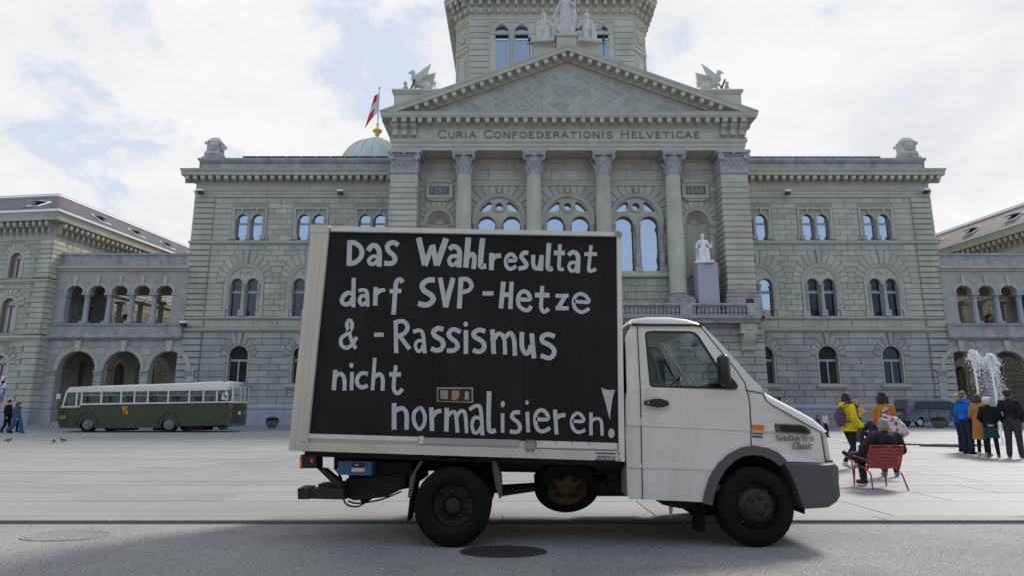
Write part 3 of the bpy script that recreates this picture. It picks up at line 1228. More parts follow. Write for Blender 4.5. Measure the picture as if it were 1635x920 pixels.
# ---- columns and piers
def column(d):
    x = XC + d
    yc = YP + .72
    c = MB()
    # fluted, slightly swelling shaft
    rings = []
    nf = 20
    for z, r in ((10.25, .70), (10.32, .655), (12.0, .65), (14.5, .635), (17.5, .60), (19.9, .565), (20.0, .585)):
        ring = []
        for k in range(nf * 3):
            a = 2 * PI * k / (nf * 3)
            rr = r - (.042 if k % 3 else 0)
            ring.append((x + rr * math.cos(a), yc + rr * math.sin(a), z))
        rings.append(ring)
    c.loft(rings)
    o = c.build('column', M['stone'], parl)
    b = MB()
    b.box(x - 1.0, x + 1.0, yc - 1.0, yc + 1.0, 8.15, 9.62)
    b.box(x - .93, x + .93, yc - .93, yc + .93, 9.62, 9.8)
    b.lathe([(.90, 9.8), (.95, 9.86), (.93, 9.94), (.82, 9.98), (.78, 10.04), (.84, 10.08), (.86, 10.14), (.80, 10.2), (.70, 10.25)], (x, yc, 0), n=32)
    b.build('column_base', M['coping'], o, smooth=35)
    k = MB()
    k.lathe([(.585, 20.0), (.60, 20.05), (.57, 20.1), (.575, 20.6), (.62, 21.1), (.70, 21.45)], (x, yc, 0), n=24)
    # leaves
    for row, (z0, zt, r0, r1, n) in enumerate(((20.08, 20.62, .60, .76, 8), (20.45, 21.02, .62, .82, 8))):
        for i in range(n):
            a = 2 * PI * (i + .5 * row) / n + PI / 8
            R = Matrix.Translation((x, yc, 0)) @ Matrix.Rotation(a, 4, 'Z')
            leaf = []
            for (u_, rr, w) in ((z0, r0, .17), (z0 + .25, r0 + .02, .2), (zt - .08, r1 - .03, .17), (zt, r1 + .05, .09), (zt - .09, r1 + .09, .03)):
                leaf.append([(rr - .05, -w, u_), (rr + .03, -w * .5, u_), (rr, 0, u_), (rr + .03, w * .5, u_), (rr - .05, w, u_)])
            k.loft(leaf, R, cap=False, closed=False)
    # volutes
    for sxx in (-1, 1):
        for syy in (-1, 1):
            T = Matrix.Translation((x + sxx * .70, yc + syy * .70, 21.30)) @ Matrix.Rotation(math.atan2(syy, sxx), 4, 'Z')
            sp = []
            for q in range(18):
                a = PI / 2 - q * .55
                rr = .24 * (1 - q / 20)
                sp.append((rr * math.cos(a), 0, rr * math.sin(a)))
            k.tube(sp, [.075 - .003 * q for q in range(18)], 6, T=T)
    k.ball((x, yc - .78, 21.5), (.12, .08, .14), 8)
    # abacus
    ab = []
    for z, s in ((21.52, .93), (21.6, .93), (21.66, 1.0), (21.88, 1.02)):
        ring = []
        for q in range(4):
            a = PI / 4 + q * PI / 2
            p0 = Vector((math.cos(a), math.sin(a))) * s * 1.36
            p1 = Vector((math.cos(a + PI / 2), math.sin(a + PI / 2))) * s * 1.36
            for t in (0, .1, .3, .5, .7, .9):
                p = p0.lerp(p1, t)
                inn = 1 - .16 * math.sin(PI * t)
                p = p * inn
                p = Vector((max(-s, min(s, p.x)), max(-s, min(s, p.y))))
                ring.append((x + p.x, yc + p.y, z))
        ab.append(ring)
    k.loft(ab)
    k.build('capital', M['carved'], o, smooth=40)


for d in (-8.45, -2.8, 2.8, 8.45):
    column(d)


def pier(sx):
    x0, x1 = order(mx(sx, 12.1), mx(sx, PW))
    n = 19
    z0, z1 = 10.35, 19.95
    h = (z1 - z0 - .75) / n
    for i in range(n):
        b = MB()
        b.bbox(x0 - .02, x1 + .02, YP, YP + 1.85, z0 + i * h + .035, z0 + (i + 1) * h - .035, .055)
        b.build('pier_block', M['stone'], parl)
    b = MB()
    b.box(x0 + .05, x1 - .05, YP + .06, YP + 1.8, 9.2, 21.5)
    b.build('pier_core', M['joint'], parl)
    b = MB()
    b.box(x0 + .03, x1 - .03, YP + .02, YP + 1.83, z1 - .75, z1)
    b.build('pier_neck', M['trim'], parl)
    b = MB()
    for (a, e) in ((9.0, .28), (9.6, .24), (9.86, .16), (10.02, .2), (10.12, .1)):
        pass
    lv = [(8.15, 9.62, .26), (9.62, 9.82, .20), (9.82, 10.0, .24), (10.0, 10.1, .12), (10.1, 10.22, .17), (10.22, 10.38, .06)]
    for a, c_, e in lv:
        b.bbox(x0 - e, x1 + e, YP - e, YP + 1.8, a, c_ - .002, .02)
    b.build('pier_base', M['coping'], parl)
    k = MB()
    xm = (x0 + x1) / 2
    hw = (x1 - x0) / 2
    k.box(x0 + .02, x1 - .02, YP - .02, YP + 1.8, z1, 21.45)
    k.box(x0 - .06, x1 + .06, YP - .08, YP + 1.8, z1, z1 + .1)
    for row, (za, zt, o_) in enumerate(((z1 + .08, z1 + .72, .10), (z1 + .5, z1 + 1.1, .16))):
        m_ = 5
        for i in range(m_ - row):
            cx = x0 + .24 + (i + .5 * row) * (x1 - x0 - .48) / (m_ - 1)
            leaf = []
            for (u_, oo, w) in ((za, .03, .2), (za + .28, .06, .23), (zt - .1, o_, .2), (zt, o_ + .1, .12), (zt - .1, o_ + .16, .04)):
                leaf.append([(cx - w, YP - oo + .05, u_), (cx - w * .5, YP - oo - .03, u_), (cx, YP - oo, u_), (cx + w * .5, YP - oo - .03, u_), (cx + w, YP - oo + .05, u_)])
            k.loft(leaf, cap=False, closed=False)
    for s in (-1, 1):
        sp = []
        for q in range(18):
            a = PI / 2 - q * .55 * s
            rr = .29 * (1 - q / 20)
            sp.append((xm + s * (hw - .12) + rr * math.cos(a), YP - .2, 21.26 + rr * math.sin(a)))
        k.tube(sp, [.085 - .003 * q for q in range(18)], 6)
        k.ball((xm + s * (hw - .12), YP - .14, 21.26), (.22, .12, .22), 8)
    k.tube(smoothpath([(xm - hw + .2, YP - .16, 21.5), (xm, YP - .14, 21.42), (xm + hw - .2, YP - .16, 21.5)], 5), .05, 6)
    k.ball((xm, YP - .18, 21.6), (.15, .1, .15), 8)
    k.bbox(x0 - .28, x1 + .28, YP - .26, YP + 1.8, 21.6, 21.88, .05)
    k.build('pier_capital', M['carved'], parl, smooth=40)


pier(-1)
pier(1)

# ---- entablature
en = MB()
E0, E1 = XC - PW + .1, XC + PW - .1


def rim(mb, prof, e0=E0, e1=E1, y=YP, yb=YW + 2):
    "profile on the front with returns down both sides"
    mb.mould(prof, e0, e1, y, ends=False)
    for X, s in ((e0, -1), (e1, 1)):
        vs = []
        for o_, z in prof:
            vs += [(X + s * o_, y - o_, z), (X + s * o_, yb, z), (X, y - o_, z)]
        for i in range(len(prof) - 1):
            q = [(3 * i, 3 * i + 1, 3 * i + 4, 3 * i + 3), (3 * i + 2, 3 * i, 3 * i + 3, 3 * i + 5)]
            mb.add(vs, [f if s > 0 else tuple(reversed(f)) for f in q])


rim(en, [(-.02, 21.9), (.0, 22.18), (.06, 22.2), (.08, 22.45), (.14, 22.5), (.2, 22.62), (.22, 22.74), (.0, 22.8), (.0, 23.72), (.06, 23.78), (.16, 23.86), (.18, 23.95)])
en.box(E0 + .03, E1 - .03, YP + .04, YW + 2, 21.905, 23.95)
en.build('entablature', M['trim'], parl)
cn = MB()
rim(cn, [(.18, 23.92), (.26, 23.96), (.28, 24.3), (.34, 24.34), (.84, 24.36), (.87, 24.62), (.91, 24.66), (.97, 24.80), (.2, 24.84)])
cn.box(E0 - .9, E1 + .9, YP - .9, YW + 2, 24.5, 24.80)
cn.build('portico_cornice', M['trim'], parl)
mo = MB()
mo.box(-.17, .17, -.52, 0, -.36, 0)
mo.box(-.12, .12, -.4, 0, -.44, -.36)
mm = mo.mesh('modillion'); mm.materials.append(M['trim'])
x = -11.95
while x < 12.0:
    o = link('modillion', mm, None, parl)
    o.location = (XC + x, YP - .27, 24.35)
    x += .768
# tall scroll consoles at the corners
cs = MB()
pr = [(0, 0), (-.34, .02), (-.38, .12), (-.30, .2), (-.16, .32), (-.14, .55), (-.34, .7), (-.44, .78), (-.48, .95), (-.74, 1.0), (-.8, 1.32), (0, 1.32)]
vs = [(-.2, a, b) for a, b in pr] + [(.2, a, b) for a, b in pr]
n = len(pr)
cs.add(vs, [(i, n + i, n + (i + 1) % n, (i + 1) % n) for i in range(n)] + [tuple(reversed(range(n))), tuple(range(n, 2 * n))])
cs.lathe([(.13, -.24), (.13, .24)], (0, -.36, .86), axis='x', n=12)
cs.lathe([(.09, -.23), (.09, .23)], (0, -.30, .1), axis='x', n=12)
csm = cs.mesh('console', fix=True); csm.materials.append(M['trim'])
for sx in (-1, 1):
    for d in (12.5, 13.25, 14.0):
        o = link('console', csm, None, parl)
        o.location = (mx(sx, d), YP - .01, 23.03)
    for yy in (.6, 1.4, 2.2, 3.4, 4.4, 5.4):
        o = link('console', csm, None, parl)
        o.location = (mx(sx, PW - .11), YP + yy, 23.03)
        o.rotation_euler = (0, 0, PI / 2 * sx)

# inscription: serif capitals from strokes


SER = {
    'C': ([[(.92, .80), (.78, .95), (.5, 1), (.2, .85), (.06, .5), (.2, .15), (.5, 0), (.78, .05), (.93, .22)]], .9, [(.92, .78, .92, .98)]),
    'U': ([[(.14, 1), (.14, .35), (.3, .05), (.5, 0), (.7, .05), (.86, .35), (.86, 1)]], .9, []),
    'R': ([[(.14, 0), (.14, 1)], [(.14, .97), (.55, .97), (.78, .75), (.55, .5), (.14, .5)], [(.5, .5), (.9, .02)]], .85, []),
    'I': ([[(.2, 0), (.2, 1)]], .4, []),
    'A': ([[(.04, 0), (.5, 1.0)], [(.5, 1.0), (.96, 0)], [(.24, .36), (.76, .36)]], 1, []),
    'O': ([[(.5, 0), (.15, .2), (.05, .5), (.15, .8), (.5, 1), (.85, .8), (.95, .5), (.85, .2), (.5, 0)]], 1, []),
    'N': ([[(.12, 0), (.12, 1)], [(.12, 1), (.86, 0)], [(.86, 0), (.86, 1)]], 1, []),
    'F': ([[(.14, 0), (.14, 1)], [(.14, .97), (.74, .97)], [(.14, .52), (.6, .52)]], .75, [(.74, .8, .74, .97)]),
    'E': ([[(.14, 0), (.14, 1)], [(.14, .97), (.74, .97)], [(.14, .52), (.62, .52)], [(.14, .03), (.78, .03)]], .8, [(.74, .8, .74, .97), (.78, .03, .78, .2)]),
    'D': ([[(.14, 0), (.14, 1)], [(.14, .97), (.5, .97), (.84, .78), (.94, .5), (.84, .22), (.5, .03), (.14, .03)]], 1, []),
    'T': ([[(.45, 0), (.45, 1)], [(.02, .97), (.88, .97)]], .9, [(.02, .8, .02, .97), (.88, .8, .88, .97)]),
    'S': ([[(.74, .80), (.6, .97), (.35, .98), (.12, .78), (.25, .58), (.6, .43), (.78, .24), (.6, .03), (.3, .02), (.1, .2)]], .85, []),
    'H': ([[(.14, 0), (.14, 1)], [(.86, 0), (.86, 1)], [(.14, .52), (.86, .52)]], 1, []),
    'L': ([[(.14, 0), (.14, 1)], [(.14, .03), (.74, .03)]], .78, [(.74, .03, .74, .22)]),
    'V': ([[(.04, 1), (.48, 0)], [(.48, 0), (.92, 1)]], .95, []),
}
CURV = 'CURODS'


def ribbon(mb, pts, w, y0, y1, cap=0):
    P = [Vector((p[0], p[1])) for p in pts]
    n = len(P)
    A, B = [], []
    for i in range(n):
        t = P[min(i + 1, n - 1)] - P[max(i - 1, 0)]
        if t.length < 1e-9:
            t = Vector((1, 0))
        t.normalize()
        q = Vector((-t.y, t.x)) * w / 2
        A.append(P[i] + q); B.append(P[i] - q)
    for i in range(n - 1):
        quad = [tuple(A[i]), tuple(B[i]), tuple(B[i + 1]), tuple(A[i + 1])]
        mb.prism(quad, y0, y1, back=False)


def sertext(word_specs, x0, x1, z0, h, parent, m):
    "word_specs: list of words; the first letter of each is larger"
    adv = []
    tot = 0
    for wi, wd in enumerate(word_specs):
        for i, ch in enumerate(wd):
            s = 1.25 if i == 0 else 1.0
            w = SER[ch][1] * .92 * s
            adv.append((ch, s, tot, w))
            tot += w + .24
        tot += .75
    tot -= .99
    k = (x1 - x0) / tot
    for ch, s, px, w in adv:
        mb = MB()
        st_, _, ser = SER[ch]
        for path in st_:
            pts = [(x0 + (px + a * .92 * s) * k, z0 + b * h * s) for a, b in path]
            if len(pts) > 3 and not (ch in 'FE'):
                pts = [tuple(q.xy) for q in smoothpath([(a, b, 0) for a, b in pts], 4)]
            ribbon(mb, pts, .105 * h * 1.5, YP - .055, YP)
            if len(path) == 2 and abs(path[0][1] - path[1][1]) > .7:
                for e in (0, 1):
                    cx, cz = pts[e]
                    if abs(path[e][1]) < .05 or abs(path[e][1] - 1) < .05:
                        mb.box(cx - .13 * h, cx + .13 * h, YP - .054, YP, cz - .03 * h, cz + .03 * h)
        for (a, b, c, d_) in ser:
            ribbon(mb, [(x0 + (px + a * .92 * s) * k, z0 + b * h * s), (x0 + (px + c * .92 * s) * k, z0 + d_ * h * s)], .07 * h, YP - .053, YP)
        mb.build('inscription_letter', m, parent)


M['inscr'] = mat('dark_inscription_metal', (.135, .120, .118), .7, var=.2, nscale=5)
sertext(['CURIA', 'CONFOEDERATIONIS', 'HELVETICAE'], XC - 10.58, XC + 10.6, 22.95, .50, parl, M['inscr'])

# ---- pediment
SL = (30.75 - 24.84) / 15.17
tri = lambda inset: [(XC - 15.05, 24.82), (XC + 15.05, 24.82), (XC, 30.6)]
rk = MB()
L_ = math.hypot(15.4, 15.4 * SL)
ang = math.atan(SL)
rkm = MB()
for s in (-1, 1):
    # raking cornice: profile in (out, height) swept along the slope
    prof = [(.1, -.98), (.14, -.86), (.2, -.84), (.24, -.52), (.3, -.48), (.84, -.46), (.87, -.2), (.91, -.16), (.97, .0), (.97, .03), (-6, .03)]
    vs = []
    for o_, q in prof:
        # eave end and apex end, mitred
        zc_ = q / math.cos(ang)
        xs_ = 15.17 + min(0, (zc_ - .02) / SL)
        vs += [(XC + s * xs_, YP - o_, 24.84 + (15.17 - xs_) * SL + zc_), (XC, YP - o_, 30.75 + zc_)]
    fs = [(2 * i, 2 * i + 1, 2 * i + 3, 2 * i + 2) if s < 0 else (2 * i, 2 * i + 2, 2 * i + 3, 2 * i + 1) for i in range(len(prof) - 1)]
    # clip the lower end so that it does not hang under the horizontal cornice
    base = len(rk.v)
    rk.add(vs, fs)
    x = 1.0
    x = .38
    while x < 12.6:
        T = Matrix.Translation((XC + s * x, YP - .25, 30.75 - x * SL - .47 / math.cos(ang))) @ Matrix.Rotation(s * ang, 4, 'Y')
        o = link('raking_modillion', mm, None, parl)
        o.matrix_basis = T
        x += .745
rake = rk.build('raking_cornice', M['trim'], parl)
# end caps of the raking cornice
tb = MB()
tb.prism([(XC - 14.6, 24.82), (XC + 14.6, 24.82), (XC, 30.0)], YP + .12, YP + .5)
tb.prism([(XC - 15.3, 24.78), (XC + 15.3, 24.78), (XC, 30.55)], YP + .6, YW + 6)
tym = tb.build('tympanum', M['mortar'], parl)
# slate pieces: a crooked diagonal net, cut to the triangle


def clip_poly(poly, lines):
    for (px, pz, nx, nz) in lines:
        out = []
        n = len(poly)
        for i in range(n):
            a, b = poly[i], poly[(i + 1) % n]
            da = (a[0] - px) * nx + (a[1] - pz) * nz
            db = (b[0] - px) * nx + (b[1] - pz) * nz
            if da >= 0:
                out.append(a)
            if (da >= 0) != (db >= 0):
                t = da / (da - db)
                out.append((a[0] + (b[0] - a[0]) * t, a[1] + (b[1] - a[1]) * t))
        poly = out
        if len(poly) < 3:
            return []
    return poly


def parea(p):
    return .5 * sum(p[i][0] * p[(i + 1) % len(p)][1] - p[(i + 1) % len(p)][0] * p[i][1] for i in range(len(p)))


na = (-math.sin(ang), -math.cos(ang))
TL = [(XC, 25.05, 0, 1), (XC, 29.55, math.sin(-ang) * -1 * -1, -math.cos(ang)), (XC, 29.55, math.sin(ang), -math.cos(ang))]
TL = [(XC, 25.02, 0, 1), (XC, 29.62, -math.sin(ang), -math.cos(ang)), (XC, 29.62, math.sin(ang), -math.cos(ang))]
r2 = random.Random(11)
e1 = Vector((1.0, .62)); e2 = Vector((-1.0, .62))
grid = {}
for i in range(-22, 23):
    for j in range(-22, 23):
        p = e1 * i * .98 + e2 * j * .98
        grid[i, j] = (XC + p.x + r2.uniform(-.12, .12), 27.4 + p.y + r2.uniform(-.09, .09))
pieces = []
for i in range(-21, 22):
    for j in range(-21, 22):
        q = [grid[i, j], grid[i + 1, j], grid[i + 1, j + 1], grid[i, j + 1]]
        if abs(q[0][0] - XC) > 16 or not 23 < q[0][1] < 31:
            continue
        k = r2.random()

        def cut(poly, p, ang_):
            c, s_ = math.cos(ang_), math.sin(ang_)
            return [clip_poly(poly, [(p[0], p[1], -s_, c)]), clip_poly(poly, [(p[0], p[1], s_, -c)])]
        c = (sum(a[0] for a in q) / 4, sum(a[1] for a in q) / 4)
        if k < .42:
            pieces += cut(q, c, r2.uniform(0, PI))
        elif k < .85:
            a, b = cut(q, (c[0] + r2.uniform(-.15, .15), c[1]), r2.uniform(0, PI))
            if len(a) > 2:
                cc = (sum(p[0] for p in a) / len(a), sum(p[1] for p in a) / len(a))
                pieces += cut(a, cc, r2.uniform(0, PI))
            pieces.append(b)
        else:
            pieces.append(q)
pieces2 = []
for q in pieces:
    if len(q) < 3:
        continue
    q = clip_poly(q, TL)
    if len(q) >= 3 and parea(q) > .03:
        pieces2.append(q)
pieces2.sort(key=lambda q: -parea(q))
restp = MB()


def shrink(q, k):
    n = len(q)
    out = []
    for i in range(n):
        p0, p1, p2 = Vector(q[i - 1]), Vector(q[i]), Vector(q[(i + 1) % n])
        e1_, e2_ = p1 - p0, p2 - p1
        if e1_.length < 1e-5 or e2_.length < 1e-5:
            continue
        e1_.normalize(); e2_.normalize()
        bi = Vector((-e1_.y, e1_.x)) + Vector((-e2_.y, e2_.x))
        if bi.length < 1e-3:
            continue
        bi.normalize()
        d_ = max(.35, bi.dot(Vector((-e1_.y, e1_.x))))
        out.append(tuple(p1 + bi * min(k / d_, k * 2)))
    return out


for i, q in enumerate(pieces2):
    q = shrink(q, .028)
    if len(q) < 3 or parea(q) < .01:
        continue
    if i < 298:
        MB().cprism(q, YP + .12, .008 + r2.random() * .006, .003).build('slate_slab', M['slate'], tym)
    else:
        restp.cprism(q, YP + .12, .01, .003)
if restp.v:
    struct(restp.build('slate_chips', M['slate'], tym), 'stuff')
# roof behind and blocks that carry the griffins
at_ = MB()
for s in (-1, 1):
    a, b = order(mx(s, 10.35), mx(s, 14.25))
    at_.box(a, b, YP + .1, YP + 3.0, 24.5, 27.0)
    at_.bbox(a - .2, b + .2, YP - .1, YP + 3.2, 27.0, 27.26, .06)
    at_.bbox(a - .08, b + .08, YP + .0, YP + 3.1, 26.85, 27.02, .03)
at_.build('corner_pedestal', M['trim'], parl)
ap = MB()
ap.box(XC - .85, XC + .85, YP + .2, YP + 2.4, 29.5, 32.35)
ap.bbox(XC - .98, XC + .98, YP + .05, YP + 2.5, 32.15, 32.45, .05)
for s in (-1, 1):
    a, b = order(mx(s, .98), mx(s, 2.72))
    ap.box(a, b, YP + .35, YP + 2.3, 29.0, 31.55)
    ap.bbox(a - .1, b + .1, YP + .25, YP + 2.4, 31.3, 31.62, .05)
ap.build('apex_pedestal', M['trim'], parl)

# ---- balcony
BY = 46.2
BH = 13.95
BPRF = [(-.5, 7.62), (.0, 7.64), (.05, 7.8), (.14, 7.9), (.24, 7.95), (.26, 8.12), (0, 8.16)]
bc = MB()
bc.mould(BPRF, XC - BH, XC + BH, BY)
bc.box(XC - BH, XC + BH, BY, YR + 1, 7.7, 8.14)
for s in (-1, 1):
    X = mx(s, BH)
    vs = []
    for o_, z in BPRF:
        vs += [(X + s * o_, BY - o_, z), (X + s * o_, YW, z)]
    bc.add(vs, [(2 * i, 2 * i + 1, 2 * i + 3, 2 * i + 2) if s > 0 else (2 * i, 2 * i + 2, 2 * i + 3, 2 * i + 1) for i in range(6)])
    bc.bbox(*order(X - s * .3, X + s * .05), BY, YW, 8.92, 9.12, .04)
bc.bbox(XC - BH, XC + BH, BY - .05, BY + .35, 8.925, 9.125, .04)
bc.box(XC - BH + .05, XC + BH - .05, BY, BY + .3, 8.14, 8.27)
PB = [-13.45, -8.45, -2.8, 2.8, 8.45, 13.45]
balc = bc.build('balcony', M['coping'], parl)
for d in PB:
    MB().bbox(XC + d - .48, XC + d + .48, BY - .08, BY + .4, 8.13, 8.96, .03).build('baluster_pier', M['coping'], balc)
bl = MB().lathe([(.09, 0), (.09, .05), (.06, .08), (.09, .15), (.125, .24), (.11, .33), (.058, .42), (.045, .47), (.07, .53), (.09, .58), (.09, .66)], n=8)
blm = bl.mesh('baluster', smooth=60); blm.materials.append(M['coping'])
for p, q in zip(PB, PB[1:]):
    a, b = p + .48, q - .48
    n = round((b - a) / .31)
    for i in range(n):
        o = link('baluster', blm, None, balc)
        o.location = (XC + a + (i + .5) * (b - a) / n, BY + .15, 8.27)
for d in (-13.1, -8.45, -2.8, 2.8, 8.45, 13.1):
    k = MB()
    X = XC + d
    k.bbox(X - .62, X + .62, BY + .12, YP, 7.0, 7.66, .04)
    k.bbox(X - .72, X + .72, BY + .05, YP, 6.85, 7.02, .03)
    prf = [(0, 0), (-.2, .06), (-.32, .2), (-.28, .35), (-.4, .6), (-.62, .85), (-.74, 1.1), (-.76, 1.32), (0, 1.32)]
    for off, w in ((-.32, .14), (0, .18), (.32, .14)):
        n = len(prf)
        vs = [(X + off - w, YP - .36 + a, 5.55 + b) for a, b in prf] + [(X + off + w, YP - .36 + a, 5.55 + b) for a, b in prf]
        k.add(vs, [(i, n + i, n + (i + 1) % n, (i + 1) % n) for i in range(n)] + [tuple(reversed(range(n))), tuple(range(n, 2 * n))])
    k.lathe([(.0, -.1), (.22, -.06), (.26, 0), (.22, .04)], (X, BY + .11, 7.33), axis='y', n=16)
    k.build('balcony_console', M['trim'], parl, smooth=30, fix=True)
# rusticated ground storey of the portico
YG = YP - .35
put_blocks(seg_courses(-14.45, 14.45, 1.8, 7.9, 11, [(d, 1.2, 0, 4.6, 1.9) for d in (-8.45 * 0 - 5.6, 0, 5.6)], 1.7), YG, .09, 1)
dk = MB()
for d in (-5.6, 0, 5.6):
    dk.poly(arch_pts(XC + d, 1.35, .1, 4.6), [], YG - .02)
    put_vous(d, 4.6, 1.36, 2.3, 13, YG, .1, 1, top=7.88)
dk.build('doorway', M['dark'], parl)
q = MB()
rim(q, [(.3, -.2), (.3, 1.2), (.26, 1.3), (.32, 1.4), (.32, 1.55), (.2, 1.7), (.1, 1.8), (0, 1.8)], XC - PW - .15, XC + PW + .15, YG)
rim(q, [(0, 7.86), (.1, 7.9), (.14, 8.0), (.2, 8.04), (0, 8.06)], XC - PW - .15, XC + PW + .15, YG)
q.build('portico_plinth', M['granite'], parl)
# side blocks of the projecting body
sb = MB()
for s in (-1, 1):
    for z0, z1, n in ((1.8, 7.9, 11), (9.2, 19.9, 22)):
        h = (z1 - z0) / n
        for i in range(n):
            X = mx(s, PW + (.15 if z0 < 5 else -.12))
            a, b = order(X, X + s * .08)
            sb.bbox(a, b, YP + .1 + (1.8 if z0 > 5 else 0), YW, z0 + i * h + .03, z0 + (i + 1) * h - .03, .03)
sb.build('flank_block', M['stone'], parl)

# ---- emit blocks: the largest in view one by one, the rest joined


def in_view_xy(px, pz, y):
    zc = y * CT + (pz - EYE) * ST
    u = 817.5 + 1000 * px / zc
    v = 460 - 1000 * (-y * ST + (pz - EYE) * CT) / zc
    if u < -5 or u > 1640 or v < -5:
        return False
    # behind the truck's cargo box and cab
    if 500 < u < 990 and v > 372:
        return False
    if 990 < u < 1130 and v > 515:
        return False
    if u < 385 and v > 612:
        return False
    return True


BLOCKS.sort(key=lambda b: -b[0])
left = MB()
low = MB()
k = 0
for ar, pts, ypl, proud, ch in BLOCKS:
    cx = sum(p[0] for p in pts) / len(pts); cz = sum(p[1] for p in pts) / len(pts)
    if k < 299 and in_view_xy(cx, cz, ypl):
        mb = MB().cprism([(a - cx, b - cz) for a, b in pts], 0, proud + rnd_unit(rnd) * .006, ch)
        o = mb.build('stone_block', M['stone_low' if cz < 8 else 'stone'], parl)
        o.location = (cx, ypl, cz)
        k += 1
    else:
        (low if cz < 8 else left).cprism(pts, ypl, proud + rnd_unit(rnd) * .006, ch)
struct(left.build('stone_facing', M['stone'], parl), 'stuff')
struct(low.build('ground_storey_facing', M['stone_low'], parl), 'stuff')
left = MB()
k = 0
for pts, ypl, proud in VOUS:
    cx = sum(p[0] for p in pts) / len(pts); cz = sum(p[1] for p in pts) / len(pts)
    if k < 299 and in_view_xy(cx, cz, ypl):
        mb = MB().cprism([(a - cx, b - cz) for a, b in pts], 0, proud, .03)
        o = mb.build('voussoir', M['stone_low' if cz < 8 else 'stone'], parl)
        o.location = (cx, ypl, cz)
        k += 1
    else:
        left.cprism(pts, ypl, proud, .03)
struct(left.build('arch_stones', M['stone'], parl), 'stuff')

# ---- roof, solar panels, tower, dome
rf = MB()
rf.box(XC - HALF + .9, XC + HALF - .9, YW + .9, YW + 34, 21, 23.7)
rf.build('roof', M['zinc'], parl)
sp_ = []
for sx in (-1, 1):
    d = 14.6
    while d < HALF - 4.2:
        a, b = order(mx(sx, d), mx(sx, d + 1.27))
        mb = MB().box(a, b, YW + .25, YW + 1.1, 24.22, 24.30)
        mb.build('solar_panel', M['solar'] if sx < 0 else M['zinc'], parl)
        d += 1.35
rr = MB()
for sx in (-1, 1):
    a, b = order(mx(sx, 14.6), mx(sx, HALF - 3.2))
    rr.box(a, b, YW + .5, YW + 1.0, 24.0, 24.22)
rr.build('panel_rail', M['zinc'], parl)
for (ua, ub, yy, zt) in ((388, 408, 2.6, .5), (396, 418, 3.4, .9), (408, 433, 4.2, .95)):
    xa, xb = (ua - 817.5) * .0605, (ub - 817.5) * .0605
    mb = MB().add([(xa, YW + yy, 24.6 + zt * .55), (xb, YW + yy, 24.35), (xb, YW + yy + 1.6, 24.45), (xa, YW + yy + 1.6, 24.7 + zt * .55), (xa, YW + yy, 24.52 + zt * .55), (xb, YW + yy, 24.27), (xb, YW + yy + 1.6, 24.37), (xa, YW + yy + 1.6, 24.62 + zt * .55)],
                  [(0, 1, 2, 3), (7, 6, 5, 4), (0, 4, 5, 1), (1, 5, 6, 2), (2, 6, 7, 3), (3, 7, 4, 0)])
    mb.build('tilted_solar_panel', M['solar'], parl)

TY = 65.0
TW = 9.45      # half of the front face
TS = 11.1      # half of the whole tower
def oct_ring(e, z):
    a, b = TW + e * .41, TS + e
    yc = TY + TS
    return [(XC - a, yc - b, z), (XC + a, yc - b, z), (XC + b, yc - a, z), (XC + b, yc + a, z), (XC + a, yc + b, z), (XC - a, yc + b, z), (XC - b, yc + a, z), (XC - b, yc - a, z)]


tw = MB()
hl = []
for s in (-1, 1):
    for e in (-1.14, 1.14):
        hl.append(arch_pts(XC + s * 4.6 + e, .8, 39.0, 44.05, 12))
a, b = XC - TW, XC + TW
tw.poly([(a, 24), (b, 24), (b, 48), (a, 48)], hl, TY)
for l in hl:
    n = len(l)
    vs = [(p, TY, q) for p, q in l] + [(p, TY + .5, q) for p, q in l]
    tw.add(vs, [(i, (i + 1) % n, n + (i + 1) % n, n + i) for i in range(n)])
r0, r1 = oct_ring(0, 24), oct_ring(0, 48)
tw.add(r0 + r1, [(i, (i + 1) % 8, 8 + (i + 1) % 8, 8 + i) for i in range(1, 8)])
tower = tw.build('tower_wall', M['trim'], parl)
tc = MB()
P_ = [(0, 46.35), (.15, 46.4), (.2, 46.6), (.3, 46.65), (.32, 48.0), (1.3, 48.05), (1.35, 48.4), (1.5, 48.6), (1.5, 48.75), (.2, 49.0)]
tc.loft([oct_ring(e, z) for e, z in P_], cap=False)
tc.loft([oct_ring(e, z) for e, z in [(0, 45.2), (.12, 45.25), (.12, 45.5), (.2, 45.55), (.2, 45.7), (0, 45.75)]], cap=False)
tc.loft([oct_ring(e, z) for e, z in [(.4, 49.0), (.2, 49.3), (.2, 51.5), (.5, 51.6), (.5, 51.9), (0, 52)]])
tc.build('tower_cornice', M['trim'], parl)
tbk = MB()
tbk.box(-.2, .2, -.9, 0, -.5, 0)
tbk.box(-.18, .18, -.6, 0, -.95, -.5)
tbk.lathe([(.16, -.2), (.16, .2)], (0, -.45, -.9), axis='x', n=8)
tbk.box(-.19, .19, -.12, 0, -1.75, -1.2)
tbm = tbk.mesh('tower_bracket'); tbm.materials.append(M['trim'])
x = -9.2
while x < 9.3:
    o = link('tower_bracket', tbm, None, parl)
    o.location = (XC + x, TY - .32, 48.05)
    x += 1.02
for s in (-1, 1):
    for q in (.16, .5, .84):
        o = link('tower_bracket', tbm, None, parl)
        a_ = Vector((XC + s * (TW + .13), TY - .32)); b_ = Vector((XC + s * (TS + .32), TY + (TS - TW) - .13))
        p = a_.lerp(b_, q)
        o.location = (p.x, p.y, 48.05)
        o.rotation_euler = (0, 0, s * PI / 4)
    y = 2.2
    while y < 20:
        o = link('tower_bracket', tbm, None, parl)
        o.location = (XC + s * (TS + .32), TY + y, 48.05)
        o.rotation_euler = (0, 0, s * PI / 2)
        y += 1.02
